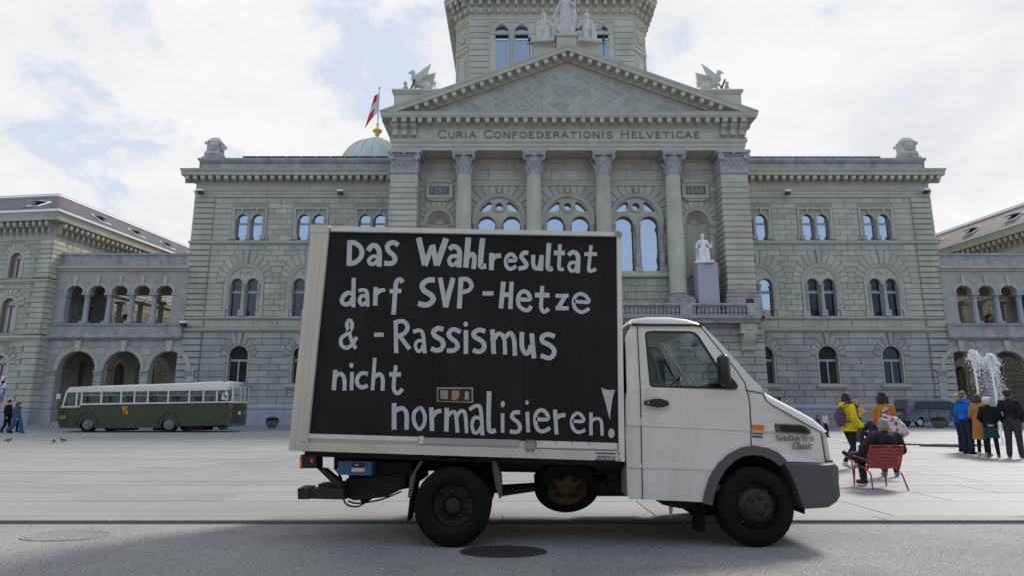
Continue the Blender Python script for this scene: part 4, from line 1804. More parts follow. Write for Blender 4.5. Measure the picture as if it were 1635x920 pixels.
for s in (-1, 1):
    z = 30.0
    while z < 45.0:
        a, b = order(mx(s, TW - .02), mx(s, TW - 2.3))
        MB().bbox(a, b, TY - .14, TY + .1, z + .03, z + .70, .03).build('tower_quoin', M['stone'], parl)
        z += .73
for s in (-1, 1):
    mb = MB()
    a, b = order(mx(s, TW - 2.35), mx(s, .6))
    mb.mould([(0, 43.7), (.1, 43.75), (.1, 43.95), (.16, 44.05), (0, 44.1)], a, b, TY)
    for e in (-1.14, 1.14):
        X = XC + s * 4.6 + e
        mb.arcmould(X, 44.05, .8, [(0, -.3), (0, .02), (.1, .1), (.4, .12), (.45, 0)], TY, 0, PI, 18)
        mb.box(X - .25, X + .25, TY - .24, TY, 44.95, 45.35)
    o = mb.build('tower_window_surround', M['trim'], parl, smooth=35)
    cc = MB()
    cc.lathe([(.3, 39), (.27, 43.3), (.42, 43.7), (.42, 44.0)], (XC + s * 4.6, TY - .02, 0), n=12)
    cc.build('window_column', M['trim2'], o, smooth=40)
    fr = MB()
    for e in (-1.14, 1.14):
        X = XC + s * 4.6 + e
        fr.box(X - .8, X + .8, TY + .3, TY + .38, 43.15, 43.32)
        for q in (-.8, .74):
            fr.box(X + q, X + q + .06, TY + .3, TY + .37, 39, 44.05)
    fr.build('window_frame', M['whitemetal'], o)
    for e in (-1.14, 1.14):
        g = MB()
        g.poly(arch_pts(XC + s * 4.6 + e, .8, 39.0, 44.05, 12), [], TY + .39)
        g.build('pane', M['glassdeep'], o)
    # panels and rosette on the chamfered corner
    T = Matrix.Translation(((XC + s * (TW + TS) / 2), TY + (TS - TW) / 2, 0)) @ Matrix.Rotation(s * PI / 4, 4, 'Z')
    pm = MB()
    for za, zb in ((35, 41.6), (42.3, 45.0)):
        for (x0_, x1_, y0_, y1_) in ((-.95, -.8, za, zb), (.8, .95, za, zb), (-.8, .8, za, za + .14), (-.8, .8, zb - .14, zb)):
            pm.box(x0_, x1_, -.1, .05, y0_, y1_, T)
    pm.box(-.5, .5, -.1, .05, 36.5, 40.7, T)
    pm.box(-1.15, 1.15, -.12, .05, 41.7, 42.1, T)
    pm.lathe([(.5, 0), (.5, -.1), (.36, -.12), (.3, -.05), (.2, -.06), (.16, -.14), (0, -.15)], (0, 0, 43.6), axis='y', n=16, T=T)
    for q in range(6):
        aa = q * PI / 3
        pm.ball((.52 * math.cos(aa), -.08, 43.6 + .6 * math.sin(aa)), (.2, .1, .2), 8, T=T)
    pm.build('corner_panel', M['trim'], parl)
# great dome above the frame
gd = MB()
gd.loft([oct_ring(-.2 - 10.4 * (1 - math.cos(t)), 52 + 12 * math.sin(t)) for t in [PI / 2 * i / 8 for i in range(9)]])
gd.build('great_dome', M['copper'], parl)
# small side dome with gilded ribs
DX, DY, DR = (598 - 817.5) * .0745, 71.0, 4.55
sd = MB()
prof = []
for i in range(11):
    t = PI / 2 * i / 10
    prof.append((DR * math.cos(t) ** .8 if i < 10 else .3, 27.6 + 5.55 * math.sin(t) ** .95))
sd.lathe([(DR + .2, 23.5), (DR + .2, 27.4)] + prof, (DX, DY, 0), n=40)
dome = sd.build('side_dome', M['copper'], parl, smooth=40)
gr_ = MB()
for i in range(20):
    a = 2 * PI * i / 20 + .1
    if i % 4 == 0:
        for e in (-.07, .07):
            gr_.tube([(DX + (r + .05) * math.cos(a + e / max(.3, r) * 3), DY + (r + .05) * math.sin(a + e / max(.3, r) * 3), z) for r, z in prof[:-1]], .04, 6)
    else:
        gr_.tube([(DX + (r + .04) * math.cos(a), DY + (r + .04) * math.sin(a), z) for r, z in prof[3:9]], [.01, .045, .045, .04, .03, .01], 6)
gr_.build('gilded_rib', M['gold'], dome)
lt = MB().lathe([(1.2, 33.0), (1.25, 33.1), (1.1, 33.35), (.6, 33.4)], (DX, DY, 0), n=24)
lt.build('crown_ring', M['copper'], dome)
fi = MB().lathe([(.45, 33.4), (.5, 33.5), (.2, 33.6), (.15, 33.9), (.3, 34.05), (.2, 34.2), (.55, 34.5), (.6, 34.65), (.4, 34.85), (.15, 35.0), (.12, 35.4), (.2, 35.5), (.0, 35.7)], (DX, DY, 0), n=20)
fi.build('finial', M['gold'], dome, smooth=50)
# ================================================================== GALLERIES AND FLANKING WINGS
YGAL = 53.8


def gallery(sx, label):
    t = thing('arcade_gallery', label, 'gallery', (mx(sx, 38.9), YGAL, 0), world=True)
    y = YGAL
    D0, D1 = HALF - .1, 45.2
    a, b = order(mx(sx, D0), mx(sx, D1))
    ups = [42.77 - 1.96 * i for i in range(5, -1, -1)] + [44.73]
    ups = [d for d in ups if d < 43.2]
    lows = [33.95, 37.87, 41.79]
    for depth, nm in ((0, 'front_wall'), (4.6, 'rear_wall')):
        w = MB()
        hu = [arch_pts(mx(sx, d), .70, 8.62, 11.35, 14) for d in ups if d > D0 + .6]
        if not depth:
            us = sorted((mx(sx, d) for d in ups if d > D0 + .6), reverse=True)
            lp_ = [(us[-1] - .70, 8.62), (us[0] + .70, 8.62)]
            for xu in us:
                lp_ += [(xu + .70 * math.cos(q), 11.35 + .70 * math.sin(q)) for q in [PI * k / 12 for k in range(13)]]
            hu = [lp_]
        if depth:
            p_, q_ = order(mx(sx, 42.6), mx(sx, D0 + .5))
            hu = [[(p_, 8.62), (q_, 8.62), (q_, 12.0), (p_, 12.0)]]
        hl = [arch_pts(mx(sx, d), 1.6, .0 if False else .3, 4.62, 18) for d in lows if d - 1.7 > D0 or True]
        hl = [[(min(max(p, a + .02), b - .02), q) for p, q in l] for l in hl]
        w.poly([(a, 0), (b, 0), (b, 13.4), (a, 13.4)], hu + hl, y + depth)
        w.poly([(a, 0), (b, 0), (b, 13.4), (a, 13.4)], hu + hl, y + depth + .6, flip=True)
        for l in hu + hl:
            n = len(l)
            vs = [(p, y + depth, q) for p, q in l] + [(p, y + depth + .6, q) for p, q in l]
            w.add(vs, [(i, (i + 1) % n, n + (i + 1) % n, n + i) for i in range(n)])
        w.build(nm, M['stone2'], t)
    f = MB()
    f.box(a, b, y + .6, y + 4.6, 7.3, 8.45)
    f.box(a, b, y + .6, y + 4.6, 12.9, 13.4)
    f.build('gallery_floor', M['joint'], t)
    m = MB()
    m.mould([(.02, 7.1), (.1, 7.15), (.2, 7.3), (.34, 7.36), (.34, 7.55), (.22, 7.62), (.22, 8.35), (.3, 8.4), (.34, 8.6), (0, 8.64)], a, b, y)
    m.build('floor_band', M['coping'], t)
    m = MB()
    m.mould([(.02, 13.3), (.12, 13.34), (.14, 13.5), (.3, 13.55), (.34, 13.75), (.0, 13.84)], a, b, y)
    m.build('cornice', M['trim'], t)
    m = MB()
    m.mould([(.0, 13.84), (.0, 14.75), (.1, 14.78), (.12, 14.98), (-.3, 15.02)], a, b, y + .1)
    m.box(a, b, y + .12, y + .5, 13.8, 15.0)
    m.box(a, b, y + .4, y + 5.2, 13.5, 13.9)
    m.build('parapet', M['coping'], t)
    for d in ups:
        if d < D0 + .6:
            continue
        x = mx(sx, d)
        k = MB()
        k.arcmould(x, 11.35, .70, [(0, -.3), (0, .02), (.05, .07), (.2, .09), (.24, 0)], y, 0, PI, 18)
        k.add([(x - .1, y - .14, 12.0), (x + .1, y - .14, 12.0), (x + .15, y - .14, 12.9), (x - .15, y - .14, 12.9), (x - .1, y, 12.0), (x + .1, y, 12.0), (x + .15, y, 12.9), (x - .15, y, 12.9)], [(0, 1, 2, 3), (0, 4, 5, 1), (1, 5, 6, 2), (3, 7, 4, 0)])
        k.lathe([(.16, 0), (.16, -.05), (.1, -.03), (.06, -.08), (0, -.09)], (x + sx * .98, y, 12.45), axis='y', n=12)
        k.build('arch_moulding', M['trim'], t, smooth=35)
    for i, d in enumerate([u - .98 for u in ups] + [ups[-1] + .98]):
        if d < D0 + .4:
            continue
        x = mx(sx, d)
        for dep in (.3, 4.9):
            k = MB()
            if i == len(ups) and dep > 1:
                continue
            if i == len(ups):
                k.box(x - .42, x + .3, y - .055, y + .5, 8.66, 11.0)
                k.bbox(x - .5, x + .4, y - .1, y + .55, 11.0, 11.3, .04)
                k.bbox(x - .5, x + .4, y - .12, y + .55, 8.64, 8.95, .03)
            else:
                k.box(x - .34, x + .34, y + dep - .34, y + dep + .34, 8.64, 8.8)
                k.lathe([(.3, 8.8), (.32, 8.86), (.25, 8.95), (.235, 9.0), (.205, 10.85), (.24, 10.88), (.21, 10.94), (.29, 11.12)], (x, y + dep, 0), n=16)
                k.box(x - .34, x + .34, y + dep - .34, y + dep + .34, 11.12, 11.34)
            k.build('gallery_column', M['blue'], t, smooth=40)
    for d in lows:
        x = mx(sx, d)
        k = MB()
        k.arcmould(x, 4.62, 1.6, [(0, -.4), (0, .02), (.08, .08), (.26, .1), (.34, .12), (.37, 0)], y, 0, PI, 24)
        k.add([(x - .17, y - .2, 6.2), (x + .17, y - .2, 6.2), (x + .28, y - .2, 7.12), (x - .28, y - .2, 7.12), (x - .17, y, 6.2), (x + .17, y, 6.2), (x + .28, y, 7.12), (x - .28, y, 7.12)], [(0, 1, 2, 3), (0, 4, 5, 1), (1, 5, 6, 2), (3, 7, 4, 0)])
        k.build('arch_moulding', M['trim'], t, smooth=35)
    for i, d in enumerate([l + 1.96 for l in lows] + [lows[0] - 1.96]):
        x0, x1 = order(mx(sx, d - .36), mx(sx, d + .36 + (1.3 if i == 2 else 0)))
        k = MB()
        k.box(x0 + .06, x1 - .06, y - .06, y + .66, 1.2, 4.15)
        k.mould([(0, 4.15), (.06, 4.2), (.06, 4.35), (.14, 4.42), (.16, 4.58), (0, 4.62)], x0, x1, y - .06)
        k.bbox(x0 - .1, x1 + .1, y - .2, y + .7, 0, 1.25, .04)
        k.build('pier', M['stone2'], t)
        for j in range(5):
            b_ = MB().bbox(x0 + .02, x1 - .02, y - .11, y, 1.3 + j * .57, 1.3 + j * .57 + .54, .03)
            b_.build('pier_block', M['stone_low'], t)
    # spandrel blocks
    rects = seg_courses(D0, D1, 4.7, 7.1, 4, [(d, 1.98, 0, 4.62, 2.0) for d in lows], 1.2)
    for (p, q, za, zb) in rects:
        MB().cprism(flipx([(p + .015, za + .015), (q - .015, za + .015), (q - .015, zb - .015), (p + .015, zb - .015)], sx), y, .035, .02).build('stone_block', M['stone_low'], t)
    # rear inner wall with rough stone, seen through the lower arches
    return t


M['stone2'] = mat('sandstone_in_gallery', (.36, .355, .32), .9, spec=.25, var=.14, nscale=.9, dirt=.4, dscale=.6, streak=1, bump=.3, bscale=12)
M['blue'] = mat('blue_grey_column_stone', (.34, .345, .362), .8, spec=.3, var=.12, nscale=4, dirt=.25, dscale=2)
gallery(-1, 'two storey arcaded gallery linking the parliament to the left hand building, behind the green bus')
gallery(1, 'two storey arcaded gallery right of the parliament, behind the fountain jets')


def side_wing(sx, label, tile, dz):
    ang_ = math.radians(7) * sx
    Cx = mx(sx, 44.67)
    t = thing('flanking_building', label, 'government building', (Cx, 53, 0), rz=0)
    # local frame: s runs outward along the front, q backwards along the flank facing the square
    ca, sa = math.cos(ang_), math.sin(ang_)

    def T(s, q):
        return (sx * (s * math.cos(math.radians(7)) - q * math.sin(math.radians(7))), s * math.sin(math.radians(7)) + q * math.cos(math.radians(7)))
    # matrix for geometry drawn in XZ at y=0 with x = s (front) or x = -q (flank)
    c7, s7 = math.cos(math.radians(7)), math.sin(math.radians(7))
    MF = Matrix(((sx * c7, -sx * s7, 0, 0), (s7, c7, 0, 0), (0, 0, 1, 0), (0, 0, 0, 1)))
    MS = Matrix(((-sx * s7, sx * c7, 0, 0), (c7, s7, 0, 0), (0, 0, 1, 0), (0, 0, 0, 1)))   # x -> along flank, y -> into the building

    def mesh_in(mb, Mx):
        flip = Mx.to_3x3().determinant() < 0
        mb.v = [tuple(Mx @ Vector(v)) for v in mb.v]
        if flip:
            mb.f = [tuple(reversed(f)) for f in mb.f]
        return mb
    LEN = {0: 20.0, 1: 46.0}
    Hc = 18.3 + dz
    for side, Mx in ((0, MF), (1, MS)):
        Ln = LEN[side]
        nm = ('front', 'flank')[side]
        if side == 0:
            cs_ = [3.4 + 4.6 * i for i in range(4)]
        else:
            cs_ = [5.2 + 4.4 * i for i in range(9)]
        holes = []
        for c in cs_:
            holes += [arch_pts(c, .56, 12.65, 14.35, 10), arch_pts(c, .66, 7.75, 10.1, 10), arch_pts(c, .7, 2.9, 5.1, 10)]
        w = MB()
        w.poly([(0, 0), (Ln, 0), (Ln, Hc), (0, Hc)], holes, 0)
        for l in holes:
            n = len(l)
            w.add([(p, 0, q) for p, q in l] + [(p, .35, q) for p, q in l], [(i, (i + 1) % n, n + (i + 1) % n, n + i) for i in range(n)])
        wl = mesh_in(w, Mx).build('wall', M['joint'], t)
        for c in cs_:
            if side == 0 and c > 9 or side == 1 and c > 34:
                continue
            for z0, zs, r in ((12.65, 14.35, .56), (7.75, 10.1, .66), (2.9, 5.1, .7)):
                k = MB()
                k.arcmould(c, zs, r, [(0, -.2), (0, .03), (.1, .06), (.24, .06), (.26, 0)], 0, 0, PI, 16)
                for s_ in (-1, 1):
                    k.box(*order(c + s_ * r, c + s_ * (r + .25)), -.06, 0, z0, zs)
                o = mesh_in(k, Mx).build('window_surround', M['trim'], t, smooth=35)
                k = MB()
                k.box(c - r, c + r, .18, .25, zs - .05, zs + .08)
                for q in (-r, -.04, r - .08):
                    k.box(c + q, c + q + .08, .18, .24, z0, zs)
                k.box(c - r, c + r, .18, .24, z0, z0 + .1)
                mesh_in(k, Mx).build('window_frame', M['woodframe'], o)
                k = MB()
                k.poly(arch_pts(c, r, z0, zs, 10), [], .26)
                mesh_in(k, Mx).build('pane', M['glasscurtain'], o)
                vo = MB()
                for i in range(9):
                    t0, t1 = PI * i / 9 + .02, PI * (i + 1) / 9 - .02
                    pts = [(c + rr * math.cos(a), zs + rr * math.sin(a)) for rr, a in ((r + .27, t0), (r + .85, t0), (r + .85, t1), (r + .27, t1))]
                    vo.cprism(pts, 0, .05, .02)
                mesh_in(vo, Mx).build('voussoir_ring', M['stone'], t)
        # courses
        blk = []
        for z0, z1, n, L, pr in ((12.6, 16.0, 8, 1.0, .035), (7.6, 12.1, 10, 1.0, .035), (1.4, 7.0, 11, 1.2, .06)):
            hs = []
            for c in cs_:
                for zz, zs, r in ((12.65, 14.35, .56), (7.75, 10.1, .66), (2.9, 5.1, .7)):
                    if z0 - .2 < zz < z1:
                        hs.append((c, r + .26, zz, zs, r + .86))
            lo = 1.5 if z0 > 7 or True else 0
            for rr in seg_courses(lo, Ln, z0, z1, n, hs, L):
                blk.append((rr, pr))
        rest_ = MB()
        for kk, ((p, q, za, zb), pr) in enumerate(sorted(blk, key=lambda b: b[0][0])):
            mb = MB().cprism([(p + .012, za + .012), (q - .012, za + .012), (q - .012, zb - .012), (p + .012, zb - .012)], 0, pr + rnd_unit(rnd) * .004, .02)
            if side == 0 and kk < 150:
                mesh_in(mb, Mx).build('stone_block', M['stone'], t)
            else:
                rest_.add(mb.v, mb.f)
        struct(mesh_in(rest_, Mx).build('stone_facing', M['stone'], t), 'stuff')
        for z0, z1, n, pr in ((1.4, 7.05, 11, .16), (7.6, 12.15, 10, .12), (12.6, 16.0, 8, .1)):
            h = (z1 - z0) / n
            for i in range(n):
                mb = MB().bbox(-pr, 1.45 - (.25 if i % 2 else 0), -pr + (.004 if side else 0), .02, z0 + i * h + .02, z0 + (i + 1) * h - .02, .025)
                mesh_in(mb, Mx).build('quoin_block', M['stone'], t)
        def R_(prof, nm, m_):
            mb = MB()
            vs = []
            for o_, z in prof:
                vs += [(-o_, -o_, z), (Ln, -o_, z)]
            mb.add(vs, [(2 * i, 2 * i + 1, 2 * i + 3, 2 * i + 2) for i in range(len(prof) - 1)])
            mesh_in(mb, Mx).build(nm, m_, t)
        R_([(0, 7.02), (.1, 7.06), (.14, 7.2), (.24, 7.26), (.24, 7.42), (0, 7.5), (0, 7.6)], 'string_course', M['trim'])
        R_([(0, 12.1), (.1, 12.14), (.12, 12.25), (.22, 12.3), (.22, 12.44), (0, 12.5), (0, 12.6)], 'string_course', M['trim'])
        R_([(0, 16.0), (.06, 16.04), (.06, 16.14), (.12, 16.2), (.14, 16.3), (.02, 16.34), (.02, 17.5 + dz), (.25, 17.52 + dz), (.9, 17.55 + dz), (.95, 17.85 + dz), (1.05, 18.1 + dz), (1.05, 18.2 + dz)], 'cornice', M['trim'])
        R_([(.98, 18.2 + dz), (1.16, 18.22 + dz), (1.16, 18.42 + dz), (.8, 18.5 + dz), (.6, 18.5 + dz)], 'gutter', M['whitemetal'])
        R_([(.28, -.3), (.28, 1.0), (.22, 1.06), (.26, 1.12), (.26, 1.24), (.12, 1.38), (0, 1.4)], 'plinth', M['granite'])
        x = .25
        nb = 0
        while x < (10 if side == 0 else Ln - 2):
            o = link('cornice_bracket', brk, None, t)
            o.matrix_basis = Mx @ Matrix.Translation((x, 0, 17.52 + dz))
            x += .62
            nb += 1
    # mansard: tiled slopes up to a flat with dark edge panels
    o_ = 1.0
    z0, z1 = 18.45 + dz, 21.6 + dz
    ins = 4.3
    P = lambda s, q, z: (*T(s, q), z)
    A = [P(-.6, -.6, z0), P(20, -.6, z0), P(20, ins, z1), P(ins, ins, z1), P(-.6, 46, z0), P(ins, 46, z1)]
    nrm = [(0, 1, 2, 3), (4, 0, 3, 5)]
    if sx < 0:
        nrm = [tuple(reversed(f)) for f in nrm]
    mb = MB().add(A, nrm, None)
    mb.build('roof_slope', tile, t)
    # slate courses on the roof as thin raised strips
    rs_ = MB()
    for face in (0, 1):
        for i in range(11):
            f0, f1 = i / 11, (i + .93) / 11
            c0, c1 = -.6 + (ins + .6) * f0, -.6 + (ins + .6) * f1
            za, zb = z0 + (z1 - z0) * f0, z0 + (z1 - z0) * f1
            e0_, e1_ = c0, 20 if face == 0 else 46
            n = 46 if face == 0 else 60
            for j in range(n):
                sa_, sb_ = c0 + (e1_ - c0) * j / n + .01 + (.0 if i % 2 else .15), c0 + (e1_ - c0) * (j + 1) / n - .01 + (.0 if i % 2 else .15)
                if face == 0:
                    q = [P(sa_, c0, za + .05), P(sb_, c0, za + .05), P(sb_, c1, zb + .015), P(sa_, c1, zb + .015)]
                else:
                    q = [P(c0, sa_, za + .05), P(c0, sb_, za + .05), P(c1, sb_, zb + .015), P(c1, sa_, zb + .015)]
                flipf = (sx > 0) == (face == 1)
                rs_.add(q, [(3, 2, 1, 0) if flipf else (0, 1, 2, 3)])
    struct(rs_.build('roof_slates', tile, t), 'stuff')
    fl = MB()
    for a_, b_ in (((ins, ins), (20, ins)), ((ins, ins), (ins, 46))):
        pa, pb = P(*a_, z1), P(*b_, z1)
        fl.tube([(pa[0], pa[1], z1 + .12), (pb[0], pb[1], z1 + .12)], .16, 4)
    fl.build('ridge_flashing', M['whitemetal'], t)
    fl = MB()
    for a_, b_ in (((ins + .3, ins + .3), (20, ins + .3)), ((ins + .3, ins + .3), (ins + .3, 46))):
        pa, pb = P(*a_, z1), P(*b_, z1)
        fl.tube([(pa[0], pa[1], z1 + .34), (pb[0], pb[1], z1 + .34)], .13, 4)
    fl.build('ridge_panel', M['solar'], t)
    fl = MB()
    fl.add([P(ins, ins, z1 + .2), P(20, ins, z1 + .2), P(20, 46, z1 + .2), P(ins, 46, z1 + .2)], [(0, 1, 2, 3)])
    fl.build('flat_roof', M['zinc'], t)
    # skylights
    for (face, s) in ((0, 2.9), (1, 6), (1, 11), (1, 16), (1, 21), (1, 26)):
        f0, f1 = .3, .55
        c0, c1 = -.6 + (ins + .6) * f0, -.6 + (ins + .6) * f1
        za, zb = z0 + (z1 - z0) * f0 + .1, z0 + (z1 - z0) * f1 + .1
        up = .55
        pts = [(s, c0, za), (s + 1.2, c0, za), (s + 1.2, c1, zb), (s, c1, zb)]
        if face == 1:
            pts = [(q, p, z) for p, q, z in pts]
        B = [P(p, q, z) for p, q, z in pts]
        sk = MB()
        for i in range(4):
            sk.tube([B[i], B[(i + 1) % 4]], .07, 4)
        so = sk.build('skylight', M['whitemetal'], t)
        lid = [B[3], B[2], (B[1][0], B[1][1], B[1][2] + up), (B[0][0], B[0][1], B[0][2] + up)]
        MB().add(lid + [(p[0], p[1], p[2] - .05) for p in lid], [(0, 1, 2, 3), (7, 6, 5, 4), (0, 4, 5, 1), (1, 5, 6, 2), (2, 6, 7, 3), (3, 7, 4, 0)]).build('skylight_sash', M['zinc'], so)
    return t


bk_ = MB()
bk_.box(-.12, .12, -.78, 0, -.34, -.04)
bk_.lathe([(.15, -.11), (.15, .11)], (0, -.60, -.36), axis='x', n=8)
bk_.box(-.1, .1, -.4, 0, -.8, -.34)
bk_.lathe([(.13, -.1), (.13, .1)], (0, -.26, -.84), axis='x', n=8)
bk_.box(-.1, .1, -.14, 0, -1.15, -.8)
brk = bk_.mesh('cornice_bracket'); brk.materials.append(M['trim'])
M['glasscurtain'] = glassmat('curtained_window_glass', (.26, .23, .20), .05, 1, .12)
side_wing(-1, 'government building at the far left with slate roof, bracketed cornice and brown framed arched windows', M['rooftile'], 0)
side_wing(1, 'government building at the far right edge with brownish roof and a row of open skylights', M['rooftilered'], .3)
# ================================================================== TRUCK
YT = 6.35


def mk(name, col, rough=.5, **k):
    M[name] = mat(name, col, rough, **k)
    return M[name]


mk('van_paint', (.76, .76, .75), .32, spec=.5, coat=.3, var=.05, nscale=1.5, dirt=.55, dscale=1.4, streak=1, dirtcol=(.42, .41, .38), bump=.03, bscale=3)
mk('box_white', (.74, .735, .71), .5, var=.04, nscale=2, dirt=.4, dscale=2.2, streak=1, dirtcol=(.33, .31, .28))
mk('box_beige', (.64, .62, .57), .5, var=.05, nscale=2, dirt=.45, dscale=1.8, streak=1, dirtcol=(.34, .32, .28))
mk('black_panel', (.0125, .013, .0145), .55, spec=.22, var=.3, nscale=1.2, dirt=.25, dscale=2.5, streak=1, dirtcol=(.05, .052, .055))
mk('white_brush_paint', (.55, .57, .60), .7, spec=.3, var=.10, nscale=14, dirt=.3, dscale=9, dirtcol=(.42, .47, .56))
mk('grey_plastic', (.085, .09, .10), .6, var=.1, nscale=3, dirt=.3, dscale=2, dirtcol=(.13, .13, .13))
mk('black_plastic', (.018, .019, .021), .5, var=.1)
mk('under_black', (.012, .012, .013), .8, var=.3, nscale=5, dirt=.3, dscale=4, dirtcol=(.035, .03, .026))
mk('rubber', (.0085, .009, .010), .85, spec=.2, var=.15, nscale=4, dirt=.3, dscale=3, dirtcol=(.018, .018, .018))
mk('rim_dark', (.026, .028, .032), .5, metal=.3, var=.2, nscale=6, dirt=.4, dscale=5, dirtcol=(.02, .02, .02))
mk('rim_rust', (.11, .075, .035), .8, var=.4, nscale=7, dirt=.5, dscale=5)
mk('blue_box', (.03, .12, .26), .45, var=.1, nscale=5, dirt=.4, dscale=12)
mk('orange_lens', (.75, .20, .03), .25, coat=.5)
mk('label_white', (.62, .63, .65), .5)
mk('sticker_blue', (.03, .04, .16), .5)
mk('badge_grey', (.13, .135, .145), .5)
mk('metal_plate', (.36, .33, .28), .5, metal=.4, var=.25, nscale=14, dirt=.6, dscale=8)
mk('lens_clear', (.62, .64, .66), .12, coat=.6)
mk('seat_grey', (.06, .065, .075), .9, var=.1)
M['cabglass'] = glassmat('cab_glass', (.02, .025, .025), .02, .10, .05)
tk = thing('box_truck', 'white box truck with hand painted black and white slogan on its side, on the road', 'truck', (.5, YT, 0), world=True)
TP = lambda u, v: at(u, v, YT)


def tpoly(pts):
    q = [TP(*p) for p in pts]
    ar = sum(q[i][0] * q[(i + 1) % len(q)][1] - q[(i + 1) % len(q)][0] * q[i][1] for i in range(len(q)))
    return q if ar > 0 else list(reversed(q))


def plate(name, pts, m, parent, y0=-.01, y1=.01, ch=0, smooth=None, holes=()):
    mb = MB()
    if ch:
        mb.cprism(tpoly(pts), YT + y1, y1 - y0, ch)
    else:
        mb.prism(tpoly(pts), YT + y0, YT + y1, [tpoly(h) for h in holes])
    return mb.build(name, m, parent, smooth=smooth)


# --- cargo box
YB = YT + 2.1
cb = MB().prism(tpoly([(500, 363), (989, 372), (996, 736), (464, 718)]), YT + .012, YB).build('cargo_box', M['box_white'], tk)
plate('side_panel', [(525, 369), (984, 377), (987, 709), (490, 693)], M['black_panel'], cb, .002, .02)
for pts in ([(686, 374), (697.5, 374), (688.5, 700), (685, 700)], [(838.5, 377), (842, 377), (836.5, 705), (833, 705)]):
    pts = [(pts[1][0] - 2.4, pts[1][1]), pts[1], pts[2], (pts[2][0] - 2.4, pts[2][1])]
    plate('door_seam', [(u_ if k_ in (1, 2) else u_ + 1.2, v_) for k_, (u_, v_) in enumerate(pts)], M['black_panel'], cb, -.001, .01, ch=.001)
for v in (380, 384, 389):
    plate('door_ridge', [(700, v), (838, v + 3), (838, v + 4), (700, v + 1)], M['black_panel'], cb, -.0012, .01)
plate('rear_post', [(498, 360), (528, 362), (492, 722), (461, 721)], M['box_beige'], cb, -.035, .05, ch=.008)
for du in (9, 18):
    plate('post_rib', [(498 + du, 372), (499.6 + du, 372), (463.6 + du, 716), (462 + du, 716)], M['box_beige'], cb, -.040, .0)
plate('front_post', [(983.5, 370), (991.5, 370), (998, 739), (987, 738)], M['box_white'], cb, -.03, .05, ch=.006)
plate('top_rail', [(528, 360.6), (983, 369.6), (983, 378.5), (528, 370.6)], M['box_white'], cb, -.03, .06, ch=.008)
plate('rail_cap', [(497, 359), (529, 359.6), (527, 373), (496, 373)], M['box_beige'], cb, -.042, .06, ch=.008)
plate('rail_cap', [(981, 368.5), (989, 369), (993, 373), (993, 380), (981, 380)], M['metal_plate'], cb, -.042, .06, ch=.006)
plate('bottom_rail', [(490, 706), (987, 721), (988, 737.5), (489, 721.5)], M['box_beige'], cb, -.028, .05, ch=.004)
plate('lower_strip', [(492, 693), (669, 698), (669, 706), (492, 701)], M['box_white'], cb, -.02, .02, ch=.004)
plate('lower_strip', [(856, 704), (985, 708), (985, 719), (856, 716)], M['box_white'], cb, -.02, .02, ch=.004)
plate('door_sill', [(676, 699), (829, 703), (829, 713), (676, 709)], M['zinc'], cb, -.016, .02, ch=.003)
plate('corner_bracket', [(669, 697), (677, 697), (677, 710), (669, 710)], M['box_white'], cb, -.025, .02, ch=.003)
hb = plate('hinge_bracket', [(838.5, 703), (854, 703.5), (854, 722), (838.5, 721.5)], M['metal_plate'], cb, -.036, .02, ch=.003)
rv = MB()
for (u, v) in ((841, 706), (851.5, 706.5), (841, 719), (851.5, 719), (846, 719), (487, 706), (486, 721), (988, 725), (989, 735), (861, 706), (887, 707), (913, 708), (940, 709)):
    x, z = TP(u, v)
    rv.ball((x, YT - .036, z), .007, 6)
rv.build('rivet', M['dark'], cb)
lp = plate('latch_plate', [(697, 619), (756, 619), (756, 645), (697, 643)], M['metal_plate'], cb, -.012, .02, ch=.004)
plate('latch_recess', [(700, 622), (753, 622), (753, 642), (700, 641)], M['black_plastic'], lp, -.016, .02)
plate('latch_part', [(703, 624), (716, 624), (716, 639), (703, 638)], M['metal_plate'], lp, -.022, .0, ch=.003)
plate('latch_part', [(721, 624), (733, 624), (735, 632), (730, 640), (721, 640)], mk('peeled_orange', (.36, .25, .16), .7, var=.5, nscale=30), lp, -.022, .0, ch=.003)
plate('latch_part', [(742, 626), (749, 626), (749, 640), (742, 640)], M['zinc'], lp, -.02, .0, ch=.003)
# sticker of the body builder
plate('sticker_bar', [(950, 723), (982, 724), (982, 726), (950, 725)], M['sticker_blue'], cb, -.030, -.027)
plate('sticker_bar', [(950, 733.5), (982, 734.5), (982, 736.5), (950, 735.5)], M['sticker_blue'], cb, -.030, -.027)
x, z = TP(952, 732)
textmesh('sticker_text', 'pfankhauser ag', .048, M['sticker_blue'], cb, upr(x, YT - .030, z) @ Matrix.Rotation(-.02, 4, 'Z') @ Matrix.Diagonal((.62, 1, 1, 1)), extrude=.001, shear=.3)

